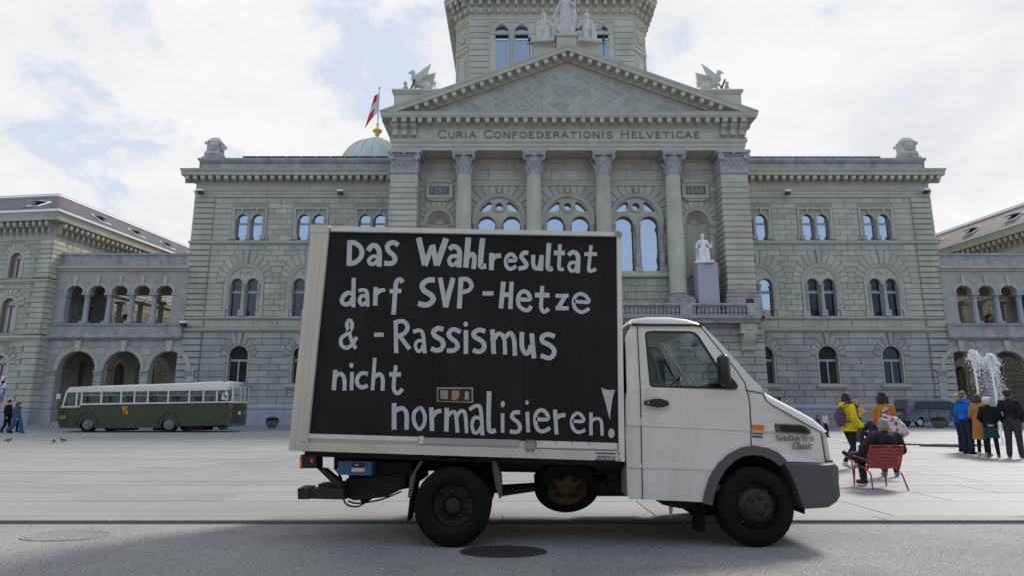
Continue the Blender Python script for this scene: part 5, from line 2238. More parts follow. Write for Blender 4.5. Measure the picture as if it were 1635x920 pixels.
# --- brushed letters: centre lines in enlarged picture coordinates, (scale, left, top)
LET = [
    ((7.432, 540, 370), [
        ('D', [(58, [(138, 100), (128, 400)]), (58, [(138, 122), (200, 130), (262, 180), (283, 250), (255, 318), (190, 365), (128, 375)])]),
        ('a', [(60, [(352, 222), (400, 165), (450, 165), (485, 220), (490, 300), (485, 410)]), (46, [(470, 290), (410, 290), (365, 335), (385, 378), (430, 372), (475, 330)])]),
        ('s', [(58, [(715, 155), (650, 122), (585, 160), (600, 225), (650, 270), (675, 315), (655, 360), (610, 374), (545, 368)])]),
        ('W', [(68, [(955, 65), (1030, 395)]), (58, [(1032, 400), (1110, 170)]), (62, [(1120, 150), (1168, 400)]), (72, [(1170, 395), (1282, 75)])]),
        ('a', [(58, [(1318, 205), (1365, 170), (1415, 190), (1442, 250), (1432, 420)]), (46, [(1420, 288), (1350, 288), (1316, 335), (1335, 385), (1380, 385), (1420, 340)])]),
        ('h', [(68, [(1545, 65), (1515, 422)]), (56, [(1540, 300), (1580, 262), (1612, 282), (1616, 330), (1606, 438)])])]),
    ((7.432, 750, 370), [
        ('l', [(64, [(155, 72), (140, 200), (128, 370), (140, 408), (196, 402)])]),
        ('r', [(60, [(262, 248), (256, 452)]), (56, [(266, 330), (300, 290), (372, 276)])]),
        ('e', [(46, [(440, 338), (540, 335), (530, 290), (490, 262), (445, 290), (428, 350), (440, 410), (487, 438), (552, 405)])]),
        ('s', [(52, [(695, 248), (645, 245), (612, 290), (640, 335), (672, 378), (655, 418), (578, 434)])]),
        ('u', [(50, [(754, 270), (755, 390), (790, 432), (830, 400), (852, 275)]), (50, [(855, 272), (846, 460)])]),
        ('l', [(54, [(940, 130), (930, 300), (925, 400), (940, 440), (985, 430)])]),
        ('t', [(44, [(1070, 145), (1064, 300), (1062, 430), (1115, 440)]), (56, [(998, 247), (1128, 248)])]),
        ('a', [(54, [(1170, 275), (1220, 238), (1275, 265), (1287, 340), (1278, 487)]), (40, [(1265, 362), (1200, 365), (1176, 412), (1205, 462), (1250, 445), (1272, 390)])]),
        ('t', [(42, [(1440, 155), (1420, 350), (1418, 460), (1500, 440)]), (46, [(1360, 262), (1510, 262)])])]),
    ((6.8125, 530, 435), [
        ('d', [(46, [(238, 55), (232, 385)]), (48, [(225, 238), (170, 230), (118, 280), (112, 330), (150, 355), (200, 335), (225, 285)])]),
        ('a', [(42, [(292, 210), (340, 192), (382, 230), (388, 380)]), (40, [(375, 268), (325, 262), (300, 310), (328, 358), (370, 330)])]),
        ('r', [(50, [(478, 155), (470, 368)]), (48, [(478, 245), (520, 208), (578, 190)])]),
        ('f', [(50, [(770, 105), (740, 72), (700, 105), (690, 200), (670, 465)]), (48, [(628, 212), (755, 206)])]),
        ('S', [(58, [(1120, 78), (1040, 82), (982, 135), (1005, 205), (1075, 250), (1102, 300), (1060, 350), (1000, 360), (938, 342)])]),
        ('V', [(50, [(1178, 52), (1235, 385)]), (56, [(1235, 385), (1318, 55)])]),
        ('P', [(54, [(1405, 50), (1385, 400)]), (48, [(1400, 70), (1475, 73), (1518, 130), (1490, 200), (1400, 225)])])]),
    ((7.432, 750, 440), [
        ('-', [(50, [(153, 220), (283, 218)])]),
        ('H', [(55, [(400, 68), (370, 398)]), (52, [(497, 68), (482, 405)]), (56, [(375, 235), (490, 235)])]),
        ('e', [(48, [(600, 290), (712, 290), (700, 230), (655, 195), (600, 215), (572, 290), (590, 370), (650, 415), (700, 412), (730, 368)])]),
        ('t', [(48, [(862, 118), (850, 300), (848, 390), (885, 438), (940, 400)]), (56, [(772, 238), (948, 242)])]),
        ('z', [(48, [(1018, 248), (1172, 248)]), (50, [(1140, 240), (1045, 400)]), (48, [(1018, 394), (1175, 396)])]),
        ('e', [(44, [(1235, 312), (1405, 322), (1385, 260), (1320, 225), (1258, 250), (1232, 320), (1255, 400), (1330, 442), (1420, 398)])])]),
    ((7.432, 530, 505), [
        ('and', [(46, [(203, 190), (178, 110), (205, 55), (238, 90), (230, 160), (180, 215), (112, 270), (115, 350), (175, 383), (240, 340), (295, 255)]), (46, [(205, 190), (235, 300), (285, 392)])]),
        ('-', [(50, [(500, 228), (614, 226)])]),
        ('R', [(50, [(757, 58), (763, 445)]), (52, [(760, 75), (850, 68), (898, 130), (870, 200), (790, 245)]), (52, [(800, 235), (922, 397)])]),
        ('a', [(46, [(965, 195), (1030, 175), (1080, 220), (1102, 448)]), (38, [(1088, 300), (1025, 298), (990, 350), (1020, 425), (1062, 400), (1085, 350)])]),
        ('s', [(58, [(1322, 165), (1260, 150), (1205, 190), (1225, 242), (1300, 290), (1322, 345), (1290, 400), (1235, 412), (1175, 388)])]),
        ('s', [(54, [(1528, 195), (1440, 162), (1388, 208), (1405, 258), (1470, 312), (1492, 370), (1440, 414), (1362, 414)])]),
        ('i', [(52, [(1590, 172), (1590, 455)]), (56, [(1588, 99), (1588, 104)])])]),
    ((10.22, 740, 505), [
        ('s', [(76, [(355, 262), (260, 232), (168, 285), (190, 350), (300, 415), (342, 490), (310, 565), (240, 588), (155, 560)])]),
        ('m', [(78, [(472, 225), (495, 625)]), (66, [(500, 390), (560, 300), (625, 310), (668, 400), (680, 635)]), (72, [(690, 350), (750, 288), (800, 320), (830, 430), (840, 655)])]),
        ('u', [(76, [(955, 265), (955, 500), (1015, 618), (1080, 570), (1100, 480)]), (76, [(1113, 290), (1150, 697)])]),
        ('s', [(76, [(1487, 342), (1380, 305), (1285, 345), (1295, 425), (1400, 478), (1478, 560), (1462, 650), (1390, 692), (1260, 648)])])]),
    ((6.8125, 520, 565), [
        ('n', [(48, [(107, 180), (88, 402)]), (44, [(108, 250), (165, 222), (203, 280), (205, 406)])]),
        ('i', [(40, [(287, 203), (282, 403)]), (48, [(280, 128), (280, 136)])]),
        ('c', [(44, [(460, 228), (400, 215), (347, 265), (347, 335), (395, 372), (458, 350)])]),
        ('h', [(40, [(535, 50), (510, 403)]), (44, [(528, 262), (585, 228), (622, 280), (618, 408)])]),
        ('t', [(42, [(765, 132), (742, 310), (745, 400), (785, 436), (838, 388)]), (50, [(692, 230), (820, 230)])]),
        ('n', [(52, [(745, 543), (745, 832)]), (48, [(762, 625), (825, 598), (878, 650), (880, 832)])]),
        ('o', [(42, [(1020, 595), (965, 645), (962, 745), (1015, 826), (1068, 775), (1078, 680), (1045, 605), (1015, 596)])]),
        ('r', [(48, [(1150, 590), (1158, 846)]), (48, [(1162, 690), (1200, 642), (1258, 625)])]),
        ('m', [(50, [(1318, 593), (1313, 852)]), (42, [(1330, 680), (1375, 640), (1415, 665), (1434, 862)]), (40, [(1428, 680), (1475, 628), (1518, 665), (1534, 870)])])]),
    ((6.288, 740, 610), [
        ('a', [(38, [(58, 285), (125, 245), (172, 280), (192, 540)]), (36, [(168, 372), (115, 362), (86, 430), (105, 510), (150, 505), (178, 455)])]),
        ('l', [(46, [(258, 100), (252, 420), (270, 500), (325, 490)])]),
        ('i', [(36, [(393, 320), (393, 515)]), (42, [(394, 218), (396, 240)])]),
        ('s', [(40, [(568, 312), (510, 312), (488, 360), (550, 415), (568, 470), (535, 508), (465, 500)])]),
        ('i', [(38, [(640, 306), (650, 510)]), (36, [(638, 208), (638, 216)])]),
        ('e', [(40, [(725, 378), (845, 378), (830, 315), (780, 287), (732, 320), (720, 400), (745, 480), (800, 502), (870, 465)])]),
        ('r', [(40, [(918, 283), (935, 532)]), (42, [(930, 372), (965, 345), (1024, 336)])]),
        ('e', [(34, [(1088, 398), (1202, 398), (1185, 342), (1140, 318), (1095, 360), (1087, 430), (1115, 490), (1165, 510), (1222, 485)])]),
        ('n', [(34, [(1280, 312), (1280, 542)]), (32, [(1288, 395), (1335, 372), (1382, 400), (1392, 546)])])]),
]
NOSM = 'zHV'
r3 = random.Random(5)
for (sc, ou, ov), letters in LET:
    for ch, strokes in letters:
        mb = MB()
        for si, (w, path) in enumerate(strokes):
            P = [Vector((a, b, 0)) for a, b in path]
            if len(P) > 2 and ch not in NOSM:
                P = smoothpath(P, 5)
            elif len(P) == 2:
                P = [P[0].lerp(P[1], k / 5) for k in range(6)]
            n = len(P)
            A, B = [], []
            for i in range(n):
                t = P[min(i + 1, n - 1)] - P[max(i - 1, 0)]
                t.normalize()
                wv = w / 2 * (1 + r3.uniform(-.035, .035))
                q = Vector((-t.y, t.x, 0)) * wv
                A.append(P[i] + q); B.append(P[i] - q)
            dot = len(path) == 2 and (P[-1] - P[0]).length < w
            yy = YT - .0025 - .0004 * si
            if dot:
                c = (P[0] + P[-1]) / 2
                hl_ = (P[-1] - P[0]).length / 2
                ring = [(c.x + w / 2 * math.cos(a), c.y + (w / 2 + hl_) * math.sin(a)) for a in [2 * PI * k / 14 for k in range(14)]]
                pts = [TP(ou + a / sc, ov + b / sc) for a, b in ring]
                mb.add([(a, yy, b) for a, b in pts], [tuple(range(13, -1, -1)) if parea(pts) < 0 else tuple(range(14))])
                continue
            vs = []
            for a, b in zip(A, B):
                for q in (a, b):
                    x, z = TP(ou + q.x / sc, ov + q.y / sc)
                    vs.append((x, yy, z))
            mb.add(vs, [(2 * i, 2 * i + 1, 2 * i + 3, 2 * i + 2) for i in range(n - 1)])
        mb.build('painted_letter', M['white_brush_paint'], cb)
ex = [(1382, 65), (1440, 84), (1522, 86), (1503, 140), (1490, 210), (1478, 290), (1470, 388), (1440, 270), (1410, 160)]
pts = [TP(740 + a / 6.288, 610 + b / 6.288) for a, b in ex]
mb = MB()
mb.poly(pts if parea(pts) > 0 else pts[::-1], [], YT - .0025)
pts = [TP(740 + (1485 + 32 * math.cos(a)) / 6.288, 610 + (520 + 48 * math.sin(a)) / 6.288) for a in [2 * PI * k / 16 for k in range(16)]]
mb.poly(pts if parea(pts) > 0 else pts[::-1], [], YT - .0025)
mb.build('painted_letter', M['white_brush_paint'], cb)


# --- wheels
def wheel(x, y, z, R, w, rimkind, parent, T=None, name='wheel'):
    e = MB()
    prof = [(R * .60, 0), (R * .66, -w * .05), (R * .80, -w * .06), (R * .93, 0), (R * .985, w * .10)]
    for k in range(4):
        a = .16 + k * .19
        prof += [(R, w * a), (R, w * (a + .13)), (R * .975, w * (a + .135)), (R * .975, w * (a + .185))]
    prof += [(R, w * .93), (R * .93, w), (R * .60, w)]
    e.lathe(prof, (0, 0, 0), axis='y', n=40, cap=False)
    Tm = T or Matrix.Translation((x, y, z))
    o = e.build(name, M['rubber'], parent, smooth=50, T=Tm)
    r = MB()
    if rimkind == 'front':
        r.lathe([(R * .615, .0), (R * .60, .03), (R * .56, .06), (R * .50, .05), (R * .44, .0), (R * .36, -.02), (R * .34, -.035), (R * .16, -.045), (R * .14, -.05), (0, -.05)], (0, 0, 0), axis='y', n=36, cap=False)
        for k in range(6):
            a = 2 * PI * k / 6 + .25
            r.lathe([(.024, -.03), (.026, -.055), (.018, -.062), (.016, -.052), (0, -.052)], (R * .26 * math.cos(a), 0, R * .26 * math.sin(a)), axis='y', n=10)
        for k in range(8):
            a = 2 * PI * k / 8 + .1
            r.ball((R * .50 * math.cos(a), .045, R * .50 * math.sin(a)), (.028, .012, .022), 8)
        m_ = M['rim_dark']
    elif rimkind == 'rear':
        r.lathe([(R * .62, .0), (R * .61, .02), (R * .57, .04), (R * .55, .10), (R * .52, .14), (R * .45, .15), (R * .30, .14), (R * .22, .12), (R * .2, .07), (R * .12, .06), (0, .06)], (0, 0, 0), axis='y', n=36, cap=False)
        for k in range(6):
            a = 2 * PI * k / 6
            r.lathe([(.02, .14), (.02, .105), (0, .10)], (R * .30 * math.cos(a), 0, R * .30 * math.sin(a)), axis='y', n=8)
            r.ball((R * .44 * math.cos(a + .5), .15, R * .44 * math.sin(a + .5)), (.035, .012, .028), 8)
        m_ = M['rim_dark']
    elif rimkind == 'spare':
        r.lathe([(R * .62, .0), (R * .6, .03), (R * .56, .07), (R * .50, .09), (R * .3, .04), (R * .2, .03), (0, .06)], (0, 0, 0), axis='y', n=36, cap=False)
        m_ = M['rim_rust']
        ho = MB()
        for k in range(6):
            a = 2 * PI * k / 6
            ho.ball((R * .36 * math.cos(a), .045, R * .36 * math.sin(a)), (.035, .012, .03), 8)
        ho.build('rim_hole', M['under_black'], o)
    else:
        r.lathe([(R * .62, 0), (R * .55, .04), (R * .3, .02), (0, .0)], (0, 0, 0), axis='y', n=24, cap=False)
        m_ = M['rim_dark']
    r.build('rim', m_, o, smooth=40)
    return o


RW = .375
xr, xf = TP(722, 812)[0], TP(1209.5, 812)[0]
FW = 1.72
wheel(xr, YT + .01, RW, RW, .19, 'rear', tk)
wheel(xr, YT + .24, RW, RW, .19, 'plain', tk)
wheel(xf, YT + .02, RW, RW, .20, 'front', tk)
for x, y in ((xf, YT + FW), (xr, YT + FW + .12), (xr, YT + FW - .10)):
    wheel(x, y, RW, RW, .19, 'plain', tk)
sx_, sz_ = at(905, 783, YT + .5)
wheel(0, 0, 0, .34, .19, 'spare', tk, T=Matrix.Translation((sx_, YT + .45, sz_)) @ Matrix.Rotation(math.radians(38), 4, 'X') @ Matrix.Rotation(math.radians(4), 4, 'Y'), name='spare_wheel')

# --- chassis and the things hung below
ch_ = MB()
for y in (YT + .62, YT + 1.36):
    a = tpoly([(505, 728), (1040, 742), (1040, 768), (505, 760)])
    ch_.prism(a, y, y + .09)
ch_.build('chassis_rail', M['under_black'], tk)
MB().box(xr - .06, xr + .06, YT + .1, YT + 1.9, .31, .43).build('rear_axle', M['under_black'], tk)
MB().ball((xr, YT + 1.0, .38), (.19, .17, .17), 12).build('differential', M['under_black'], tk)
MB().tube([(xr, YT + 1, .4), (xf - .4, YT + 1, .55)], .045, 8).build('drive_shaft', M['under_black'], tk)
MB().box(xf - .05, xf + .05, YT + .1, YT + 1.8, .3, .4).build('front_axle', M['under_black'], tk)
gx = MB()
gx.prism(tpoly([(480, 720), (1000, 736), (1000, 748), (480, 731)]), YT + .12, YT + 2.0)
gx.prism(tpoly([(640, 738), (1003, 746), (1003, 760), (660, 752)]), YT + .4, YT + 1.9)
gx.build('floor_underside', M['under_black'], tk)
plate('skirt_board', [(795, 734), (975, 738), (975, 756), (800, 752)], mk('dim_underfloor', (.10, .09, .075), .9, var=.2), tk, .42, .46)
tl = plate('tail_lift_arm', [(474, 783), (546, 781), (548, 801), (474, 799)], M['black_plastic'], tk, .05, .2, ch=.006)
plate('lift_end_cap', [(472.5, 781), (480, 780), (492, 781), (492, 800), (473, 800)], M['black_plastic'], tl, .03, .24, ch=.006)
plate('lift_link', [(497, 750), (512, 752), (545, 780), (530, 783)], M['black_plastic'], tl, .15, .25, ch=.004)
plate('lift_top_bar', [(498, 778), (545, 775), (545, 783), (498, 783)], M['black_plastic'], tl, .2, .4)
pm_ = MB()
for pts, a, b in (([(540, 740), (650, 744), (650, 772), (545, 772)], .3, 1.5), ([(542, 770), (575, 770), (640, 760), (640, 784), (610, 800), (555, 806), (540, 800)], .25, .9), ([(555, 800), (575, 798), (572, 812), (562, 815)], .4, .6), ([(600, 745), (655, 745), (640, 790), (606, 798)], .5, 1.5)):
    pm_.prism(tpoly(pts), YT + a, YT + b)
pm_.prism(tpoly([(505, 722), (665, 728), (665, 775), (640, 788), (600, 803), (560, 806), (545, 775), (525, 748)]), YT + .5, YT + .9)
pm_.build('lift_pump', M['under_black'], tk)
hs_ = MB()
for pth in ([(527, 765), (536, 785), (545, 778), (536, 803), (543, 815), (560, 817), (575, 808)], [(640, 778), (650, 770), (660, 772)], [(543, 808), (560, 812), (600, 805), (632, 792)], [(520, 752), (532, 770), (528, 785)]):
    P = [Vector((TP(*p)[0], YT + .3, TP(*p)[1])) for p in pth]
    hs_.tube(smoothpath(P, 5), .009, 6)
hs_.build('hydraulic_hose', M['black_plastic'], tk)
bx_ = plate('control_box', [(536, 737), (592, 738), (592, 762), (536, 761)], M['blue_box'], tk, .06, .25, ch=.006)
plate('box_label', [(559, 741), (580, 741), (580, 748), (559, 748)], M['black_plastic'], bx_, .054, .062)
plate('box_label', [(559, 749), (580, 749), (580, 755), (559, 755)], M['label_white'], bx_, .054, .062)
plate('box_label', [(565, 743), (569, 743), (569, 745), (565, 745)], M['label_white'], bx_, .052, .055)
lm = plate('tail_lamp', [(474, 728), (501, 728), (501, 751), (474, 751)], M['black_plastic'], tk, .1, .3, ch=.005)
plate('lamp_lens', [(474, 730), (477.5, 730), (477.5, 750.5), (474, 750.5)], M['orange_lens'], lm, .085, .28)
plate('lamp_lens', [(491, 734), (495, 734), (495, 741), (491, 741)], M['orange_lens'], lm, .09, .12)
MB().prism(tpoly([(453, 706), (457, 703), (464, 664), (466, 690), (461, 707), (456, 709)]), YT + .5, YT + .7).build('door_buffer', M['rubber'], tk)
# mudguards
for pts, nm in (([(668, 737), (677, 737), (664, 756), (656, 798), (648, 798), (652, 765)], 'mudguard'), ([(783, 736), (793, 737), (801, 765), (802, 797), (797, 802), (790, 780)], 'mudguard'), ([(656, 765), (663, 768), (657, 812), (650, 838), (645, 838), (650, 795)], 'mudflap'), ([(1122, 806), (1134, 808), (1134, 855), (1121, 856)], 'mudflap')):
    plate(nm, pts, M['grey_plastic'] if nm == 'mudguard' else M['rubber'], tk, .05 if nm == 'mudguard' else .12, .34, ch=.008)
arcs = MB()
for x0 in (xr,):
    rr_ = []
    for a in [PI * (.1 + .8 * k / 12) for k in range(13)]:
        rr_.append([(x0 + .46 * math.cos(a), YT + q, RW + .44 * math.sin(a) + .02) for q in (.06, .44)])
    arcs.loft(rr_, cap=False, closed=False)
arcs.build('mudguard_arch', M['under_black'], tk)
tkk = MB()
xa, za = at(955, 800, YT + .7); xb, zb = at(1066, 812, YT + .7)
tkk.tube([(xa - .1, YT + .7, .50), (xb, YT + .7, .50)], .115, 16)
tkk.build('silencer', M['dark'], tk)
tkk = MB()
tkk.tube([(TP(800, 800)[0], YT + .5, .44), (TP(870, 795)[0], YT + .5, .50)], .03, 8)
tkk.build('exhaust_pipe', M['dark'], tk)
plate('step_bracket', [(1066, 806), (1118, 806), (1118, 813), (1110, 818), (1095, 818), (1066, 812)], M['under_black'], tk, .2, .5)
plate('step_tongue', [(1078, 812), (1086, 812), (1084, 826), (1081, 837)], M['zinc'], tk, .25, .27)
plate('floor_box', [(975, 740), (1003, 744), (1003, 800), (985, 797)], M['under_black'], tk, .5, 1.6)

# --- cab
BELT = TP(1100, 624)[1]
YC = YT + .02
CW = 1.88


def cy(x, z):
    "how far the side leans in above the belt line and towards the nose"
    d = 0
    if z > BELT:
        d += .13 * ((z - BELT) / .8) ** 1.15
    nose = TP(1230, 600)[0]
    if x > nose:
        d += .10 * ((x - nose) / .62) ** 2
    return d


def cab_mesh(pts, holes=(), y=0., far=False, th=.03):
    mb = MB()
    q = tpoly(pts)
    hs = [tpoly(h) for h in holes]
    mb.poly(q, hs, 0)
    n0 = len(mb.v)
    mb.poly(q, hs, th, flip=True)
    for l in [q] + hs:
        n = len(l)
        hole = l is not q
        vs = [(a, 0, b) for a, b in l] + [(a, th, b) for a, b in l]
        mb.add(vs, [(i, n + i, n + (i + 1) % n, (i + 1) % n) if not hole else (i, (i + 1) % n, n + (i + 1) % n, n + i) for i in range(n)])
    out = []
    for (a, t, b) in mb.v:
        Y = YC + y + cy(a, b) + t
        if far:
            Y = 2 * YC + CW - Y
        out.append((a, Y, b))
    mb.v = out
    if far:
        mb.f = [tuple(reversed(f)) for f in mb.f]
    return mb


ARCH = [(1127, 804), (1131, 785), (1138, 765), (1150, 745), (1167, 728), (1186, 718.5), (1204, 716), (1222, 719), (1238, 727), (1252, 738)]
WIN = [(1033, 532), (1037, 528), (1046, 527), (1108, 527.5), (1115, 530), (1121, 536), (1132, 555), (1146, 579), (1160, 598), (1176, 614), (1178, 620), (1172, 623), (1100, 621), (1042, 619), (1038, 616), (1035.5, 580)]
lower_rear = [(1003, 793), (1006, 797), (1021.5, 798), (1026.5, 798), (1022.7, 624), (1001.5, 623.5), (999.6, 640), (999.5, 700), (1001, 745)]
sides = MB()
cabp = None
for far in (False, True):
    # rear corner panel
    a = cab_mesh([(1001.5, 623.5), (1022.4, 623.8), (1020.5, 519), (1013, 518), (1006, 527), (1001.5, 540)], far=far)
    b = cab_mesh([(1003, 792), (1006, 798), (1026, 799), (1022.4, 623.8), (1001.5, 623.5), (999.6, 640), (999.5, 700), (1001, 745)], far=far)
    o = MB(); o.add(a.v, a.f); o.add(b.v, b.f)
    if not far:
        cabp = o.build('cab_body', M['van_paint'], tk)
    else:
        o.build('cab_side', M['van_paint'], cabp)
    # door
    d1 = cab_mesh([(1021.6, 519), (1023.5, 624), (1192, 624), (1190, 612), (1176, 590), (1150, 556), (1128, 526), (1121, 519)], [WIN], far=far, y=-.004)
    d2 = cab_mesh([(1023.5, 624.2), (1027, 799), (1080, 801), (1126.5, 803.5), (1130, 785), (1137, 764), (1149, 744), (1166, 727), (1185, 717.5), (1199.6, 715.5), (1197.5, 650), (1195, 632), (1192, 624.2)], far=far, y=-.004)
    o = MB(); o.add(d1.v, d1.f); o.add(d2.v, d2.f)
    door = o.build('door', M['van_paint'], tk)
    # front wing and windscreen pillar
    w1 = cab_mesh([(1122.5, 518.5), (1129.5, 526), (1151.5, 556), (1177.5, 590), (1191.5, 612), (1194, 624), (1219.5, 624), (1218, 620), (1203, 605), (1180, 577), (1150, 542), (1129, 519)], far=far)
    w2 = cab_mesh([(1194.3, 624.3), (1197, 632), (1199.3, 650), (1201.2, 716), (1204, 716), (1222, 719), (1238, 727), (1252, 738), (1325, 741), (1317, 690), (1300, 682), (1236, 648), (1226, 640), (1221, 630), (1219.5, 624.3)], far=far)
    o = MB(); o.add(w1.v, w1.f); o.add(w2.v, w2.f)
    wing_ = o.build('front_wing', M['van_paint'], tk)
    # window rubber and glass
    inner = []
    cxw = sum(p[0] for p in WIN) / len(WIN); cyw = sum(p[1] for p in WIN) / len(WIN)
    P = [Vector(p) for p in WIN]
    for i in range(len(P)):
        e1_, e2_ = (P[i] - P[i - 1]).normalized(), (P[(i + 1) % len(P)] - P[i]).normalized()
        bi = Vector((-e1_.y, e1_.x)) + Vector((-e2_.y, e2_.x))
        if bi.length < .01:
            bi = Vector((-e1_.y, e1_.x))
        bi.normalize()
        inner.append(tuple(P[i] + bi * 3.2))
    cab_mesh(WIN, [inner], far=far, y=-.006, th=.025).build('window_seal', M['black_plastic'], door)
    cab_mesh(inner, far=far, y=.006, th=.004).build('window_pane', M['cabglass'], door)
    if not far:
        hd = cab_mesh([(1029, 641), (1036, 640), (1043, 638), (1052, 637.5), (1060, 639.5), (1067, 642), (1067, 648), (1058, 651), (1050, 652), (1041, 650), (1029, 647)], y=-.045, th=.045).build('door_handle', M['black_plastic'], door)
        cab_mesh([(1033, 642.5), (1036, 642.5), (1036, 645.5), (1033, 645.5)], y=-.048, th=.01).build('lock', M['zinc'], hd)
        # pressed swages along the flank
        for pts, par in (([(1001, 668), (1024, 668.5), (1024, 681), (1001, 680)], cabp), ([(1024.5, 668.5), (1198, 673.5), (1199, 689), (1024.7, 681)], door), ([(1201.5, 674), (1236, 675), (1238, 690), (1201.8, 689)], wing_),
                         ([(1001.5, 742), (1025.6, 743), (1025.8, 748), (1001.8, 747)], cabp), ([(1026.2, 743), (1149, 747), (1146, 752), (1026.4, 748)], door)):
            cab_mesh(pts, y=-.012, th=.012).build('body_swage', M['van_paint'], par)
        cab_mesh([(1201, 679), (1220, 680), (1220, 688), (1201, 687)], y=-.02, th=.02).build('side_indicator', M['orange_lens'], wing_)
        cab_mesh([(1202, 692), (1219.5, 693), (1219.5, 694.6), (1202, 693.6)], y=-.004, th=.004).build('sticker_bar', M['sticker_blue'], wing_)
        cab_mesh([(1202, 698), (1219.5, 699), (1219.5, 700.4), (1202, 699.4)], y=-.004, th=.004).build('sticker_bar', M['sticker_blue'], wing_)
        x, z = TP(1202.5, 698)
        textmesh('sticker_text', 'pfankhauser ag', .026, M['sticker_blue'], wing_, upr(x, YC - .003 , z) @ Matrix.Rotation(-.03, 4, 'Z') @ Matrix.Diagonal((.62, 1, 1, 1)), extrude=.001, shear=.2)
        vt = cab_mesh([(1238, 677.5), (1282, 679.5), (1290, 682.5), (1297, 688), (1298, 693.5), (1294, 695), (1240.5, 691.5)], y=-.014, th=.014).build('vent_frame', M['grey_plastic'], wing_)
        cab_mesh([(1247, 680), (1281, 681.8), (1288, 685), (1292.5, 690), (1291, 692.3), (1247, 689)], y=-.017, th=.01).build('vent_opening', M['under_black'], vt)
        nz_ = 0
        x, z = TP(1240, 704.5)
        textmesh('badge_text', 'TurboDaily 35·10 Basic'.replace(' Basic', ''), .068, M['badge_grey'], wing_, upr(x, YC + .0, z) @ Matrix.Rotation(-.02, 4, 'Z') @ Matrix.Rotation(.055, 4, 'Y') @ Matrix.Diagonal((.80, 1, 1, 1)), extrude=.002, bold=.0012)
        x, z = TP(1266, 719)
        textmesh('badge_text', 'Classic', .095, M['badge_grey'], wing_, upr(x, YC + .008, z) @ Matrix.Rotation(.02, 4, 'Z') @ Matrix.Rotation(.08, 4, 'Y') @ Matrix.Diagonal((.78, 1, 1, 1)), extrude=.002, bold=.0015, shear=.45)
        # wheel arch trim
        ao = [(1122, 804.5), (1126, 784), (1133, 763), (1146, 742), (1164, 725.5), (1184, 715.5), (1204, 712.5), (1226, 716), (1243, 724), (1256, 736)]
        ai = [(1246, 745), (1232, 735), (1218, 729), (1203, 727), (1187, 729), (1172, 737), (1158, 751), (1147, 770), (1141, 788), (1137, 808)]
        cab_mesh(ao + ai, y=-.03, th=.05).build('wheel_arch_trim', M['grey_plastic'], wing_)
# bonnet, windscreen and roof swept across the cab


def sweep(name, edge, crown, m, parent, n=20, sm=40, cut=.0, kk=3.4):
    rings = []
    for (eu, ev), (cu, cv) in zip(edge, crown):
        ex, ez = TP(eu, ev); kx, kz = TP(cu, cv)
        ring = []
        y0 = YC + cy(ex, ez) + cut
        y1 = 2 * YC + CW - y0
        half = [(0, 0), (.006, .42), (.014, .74), (.028, .90), (.055, .975), (.11, 1), (.2, 1), (.32, 1), (.5, 1)]
        for t, f in half + [(1 - a_, b_) for a_, b_ in half[-2::-1]]:
            tt = t
            bul = .03 * math.sin(PI * t)
            ring.append((ex + (kx - ex) * f + bul * .5, y0 + (y1 - y0) * tt, ez + (kz - ez) * f + bul * .2))
        rings.append(ring)
    mb = MB()
    nn = 17
    n = 16
    vs = [q for r in rings for q in r]
    mb.add(vs, [(i * nn + k, i * nn + k + 1, (i + 1) * nn + k + 1, (i + 1) * nn + k) for i in range(len(rings) - 1) for k in range(n)])
    return mb.build(name, m, parent, smooth=sm)


sweep('roof', [(1013, 518), (1016, 518), (1040, 518.5), (1075, 518.5), (1105, 518.8), (1122, 519), (1129, 519.5)],
      [(1008, 514), (1013, 506), (1040, 502.5), (1075, 502.5), (1103, 506), (1122, 513), (1130, 520)], M['van_paint'], tk)
cab_mesh([(1012, 514.5), (1035, 515.5), (1119, 516), (1126, 517.5), (1126, 520.3), (1112, 519.5), (1012, 519)], y=-.022, th=.03).build('roof_gutter', M['black_plastic'], tk)
sweep('windscreen', [(1130, 520), (1150, 543), (1180, 578), (1203, 606), (1219, 622)], [(1131, 520), (1151, 543), (1181, 578), (1204, 606), (1220, 622)], M['cabglass'], tk)
sweep('windscreen_frame', [(1202, 605), (1211, 615), (1221, 626)], [(1205, 606), (1214, 616), (1223, 625)], M['black_plastic'], tk)
bon = sweep('bonnet', [(1221, 630), (1226, 640), (1236, 648), (1262, 662), (1300, 682), (1317, 690), (1326, 692)],
            [(1222, 626), (1232, 630.5), (1244, 637), (1268, 649), (1305, 668), (1322, 681), (1331, 690)], M['van_paint'], tk, kk=4.6)
SEAMS = [[(1219.5, 628), (1221, 634), (1225.5, 641), (1236, 649.2), (1262, 663.4), (1300, 683.3), (1317, 691.4)], [(1192, 624.3), (1221, 629.5)], [(1021.3, 519), (1023.1, 624), (1026.6, 799)],
         [(1122, 519), (1129, 526), (1151, 556), (1177, 590), (1190.6, 612), (1193.2, 624), (1196, 632), (1198.6, 650), (1200.4, 716)], [(1317, 691), (1321, 715), (1325.5, 741)]]
for sm_ in SEAMS:
    P = [Vector(p) for p in sm_]
    A, B = [], []
    for i in range(len(P)):
        t_ = (P[min(i + 1, len(P) - 1)] - P[max(i - 1, 0)]).normalized()
        A.append(tuple(P[i] + Vector((-t_.y, t_.x)) * .75)); B.append(tuple(P[i] - Vector((-t_.y, t_.x)) * .75))
    for i in range(len(P) - 1):
        pass
    cab_mesh(A + B[::-1], y=-.0065, th=.003).build('panel_gap', M['black_plastic'], cabp)
sweep('grille', [(1317, 690), (1322, 715), (1326, 741)], [(1331, 691), (1335, 715), (1339, 738)], M['grey_plastic'], tk, cut=.34)
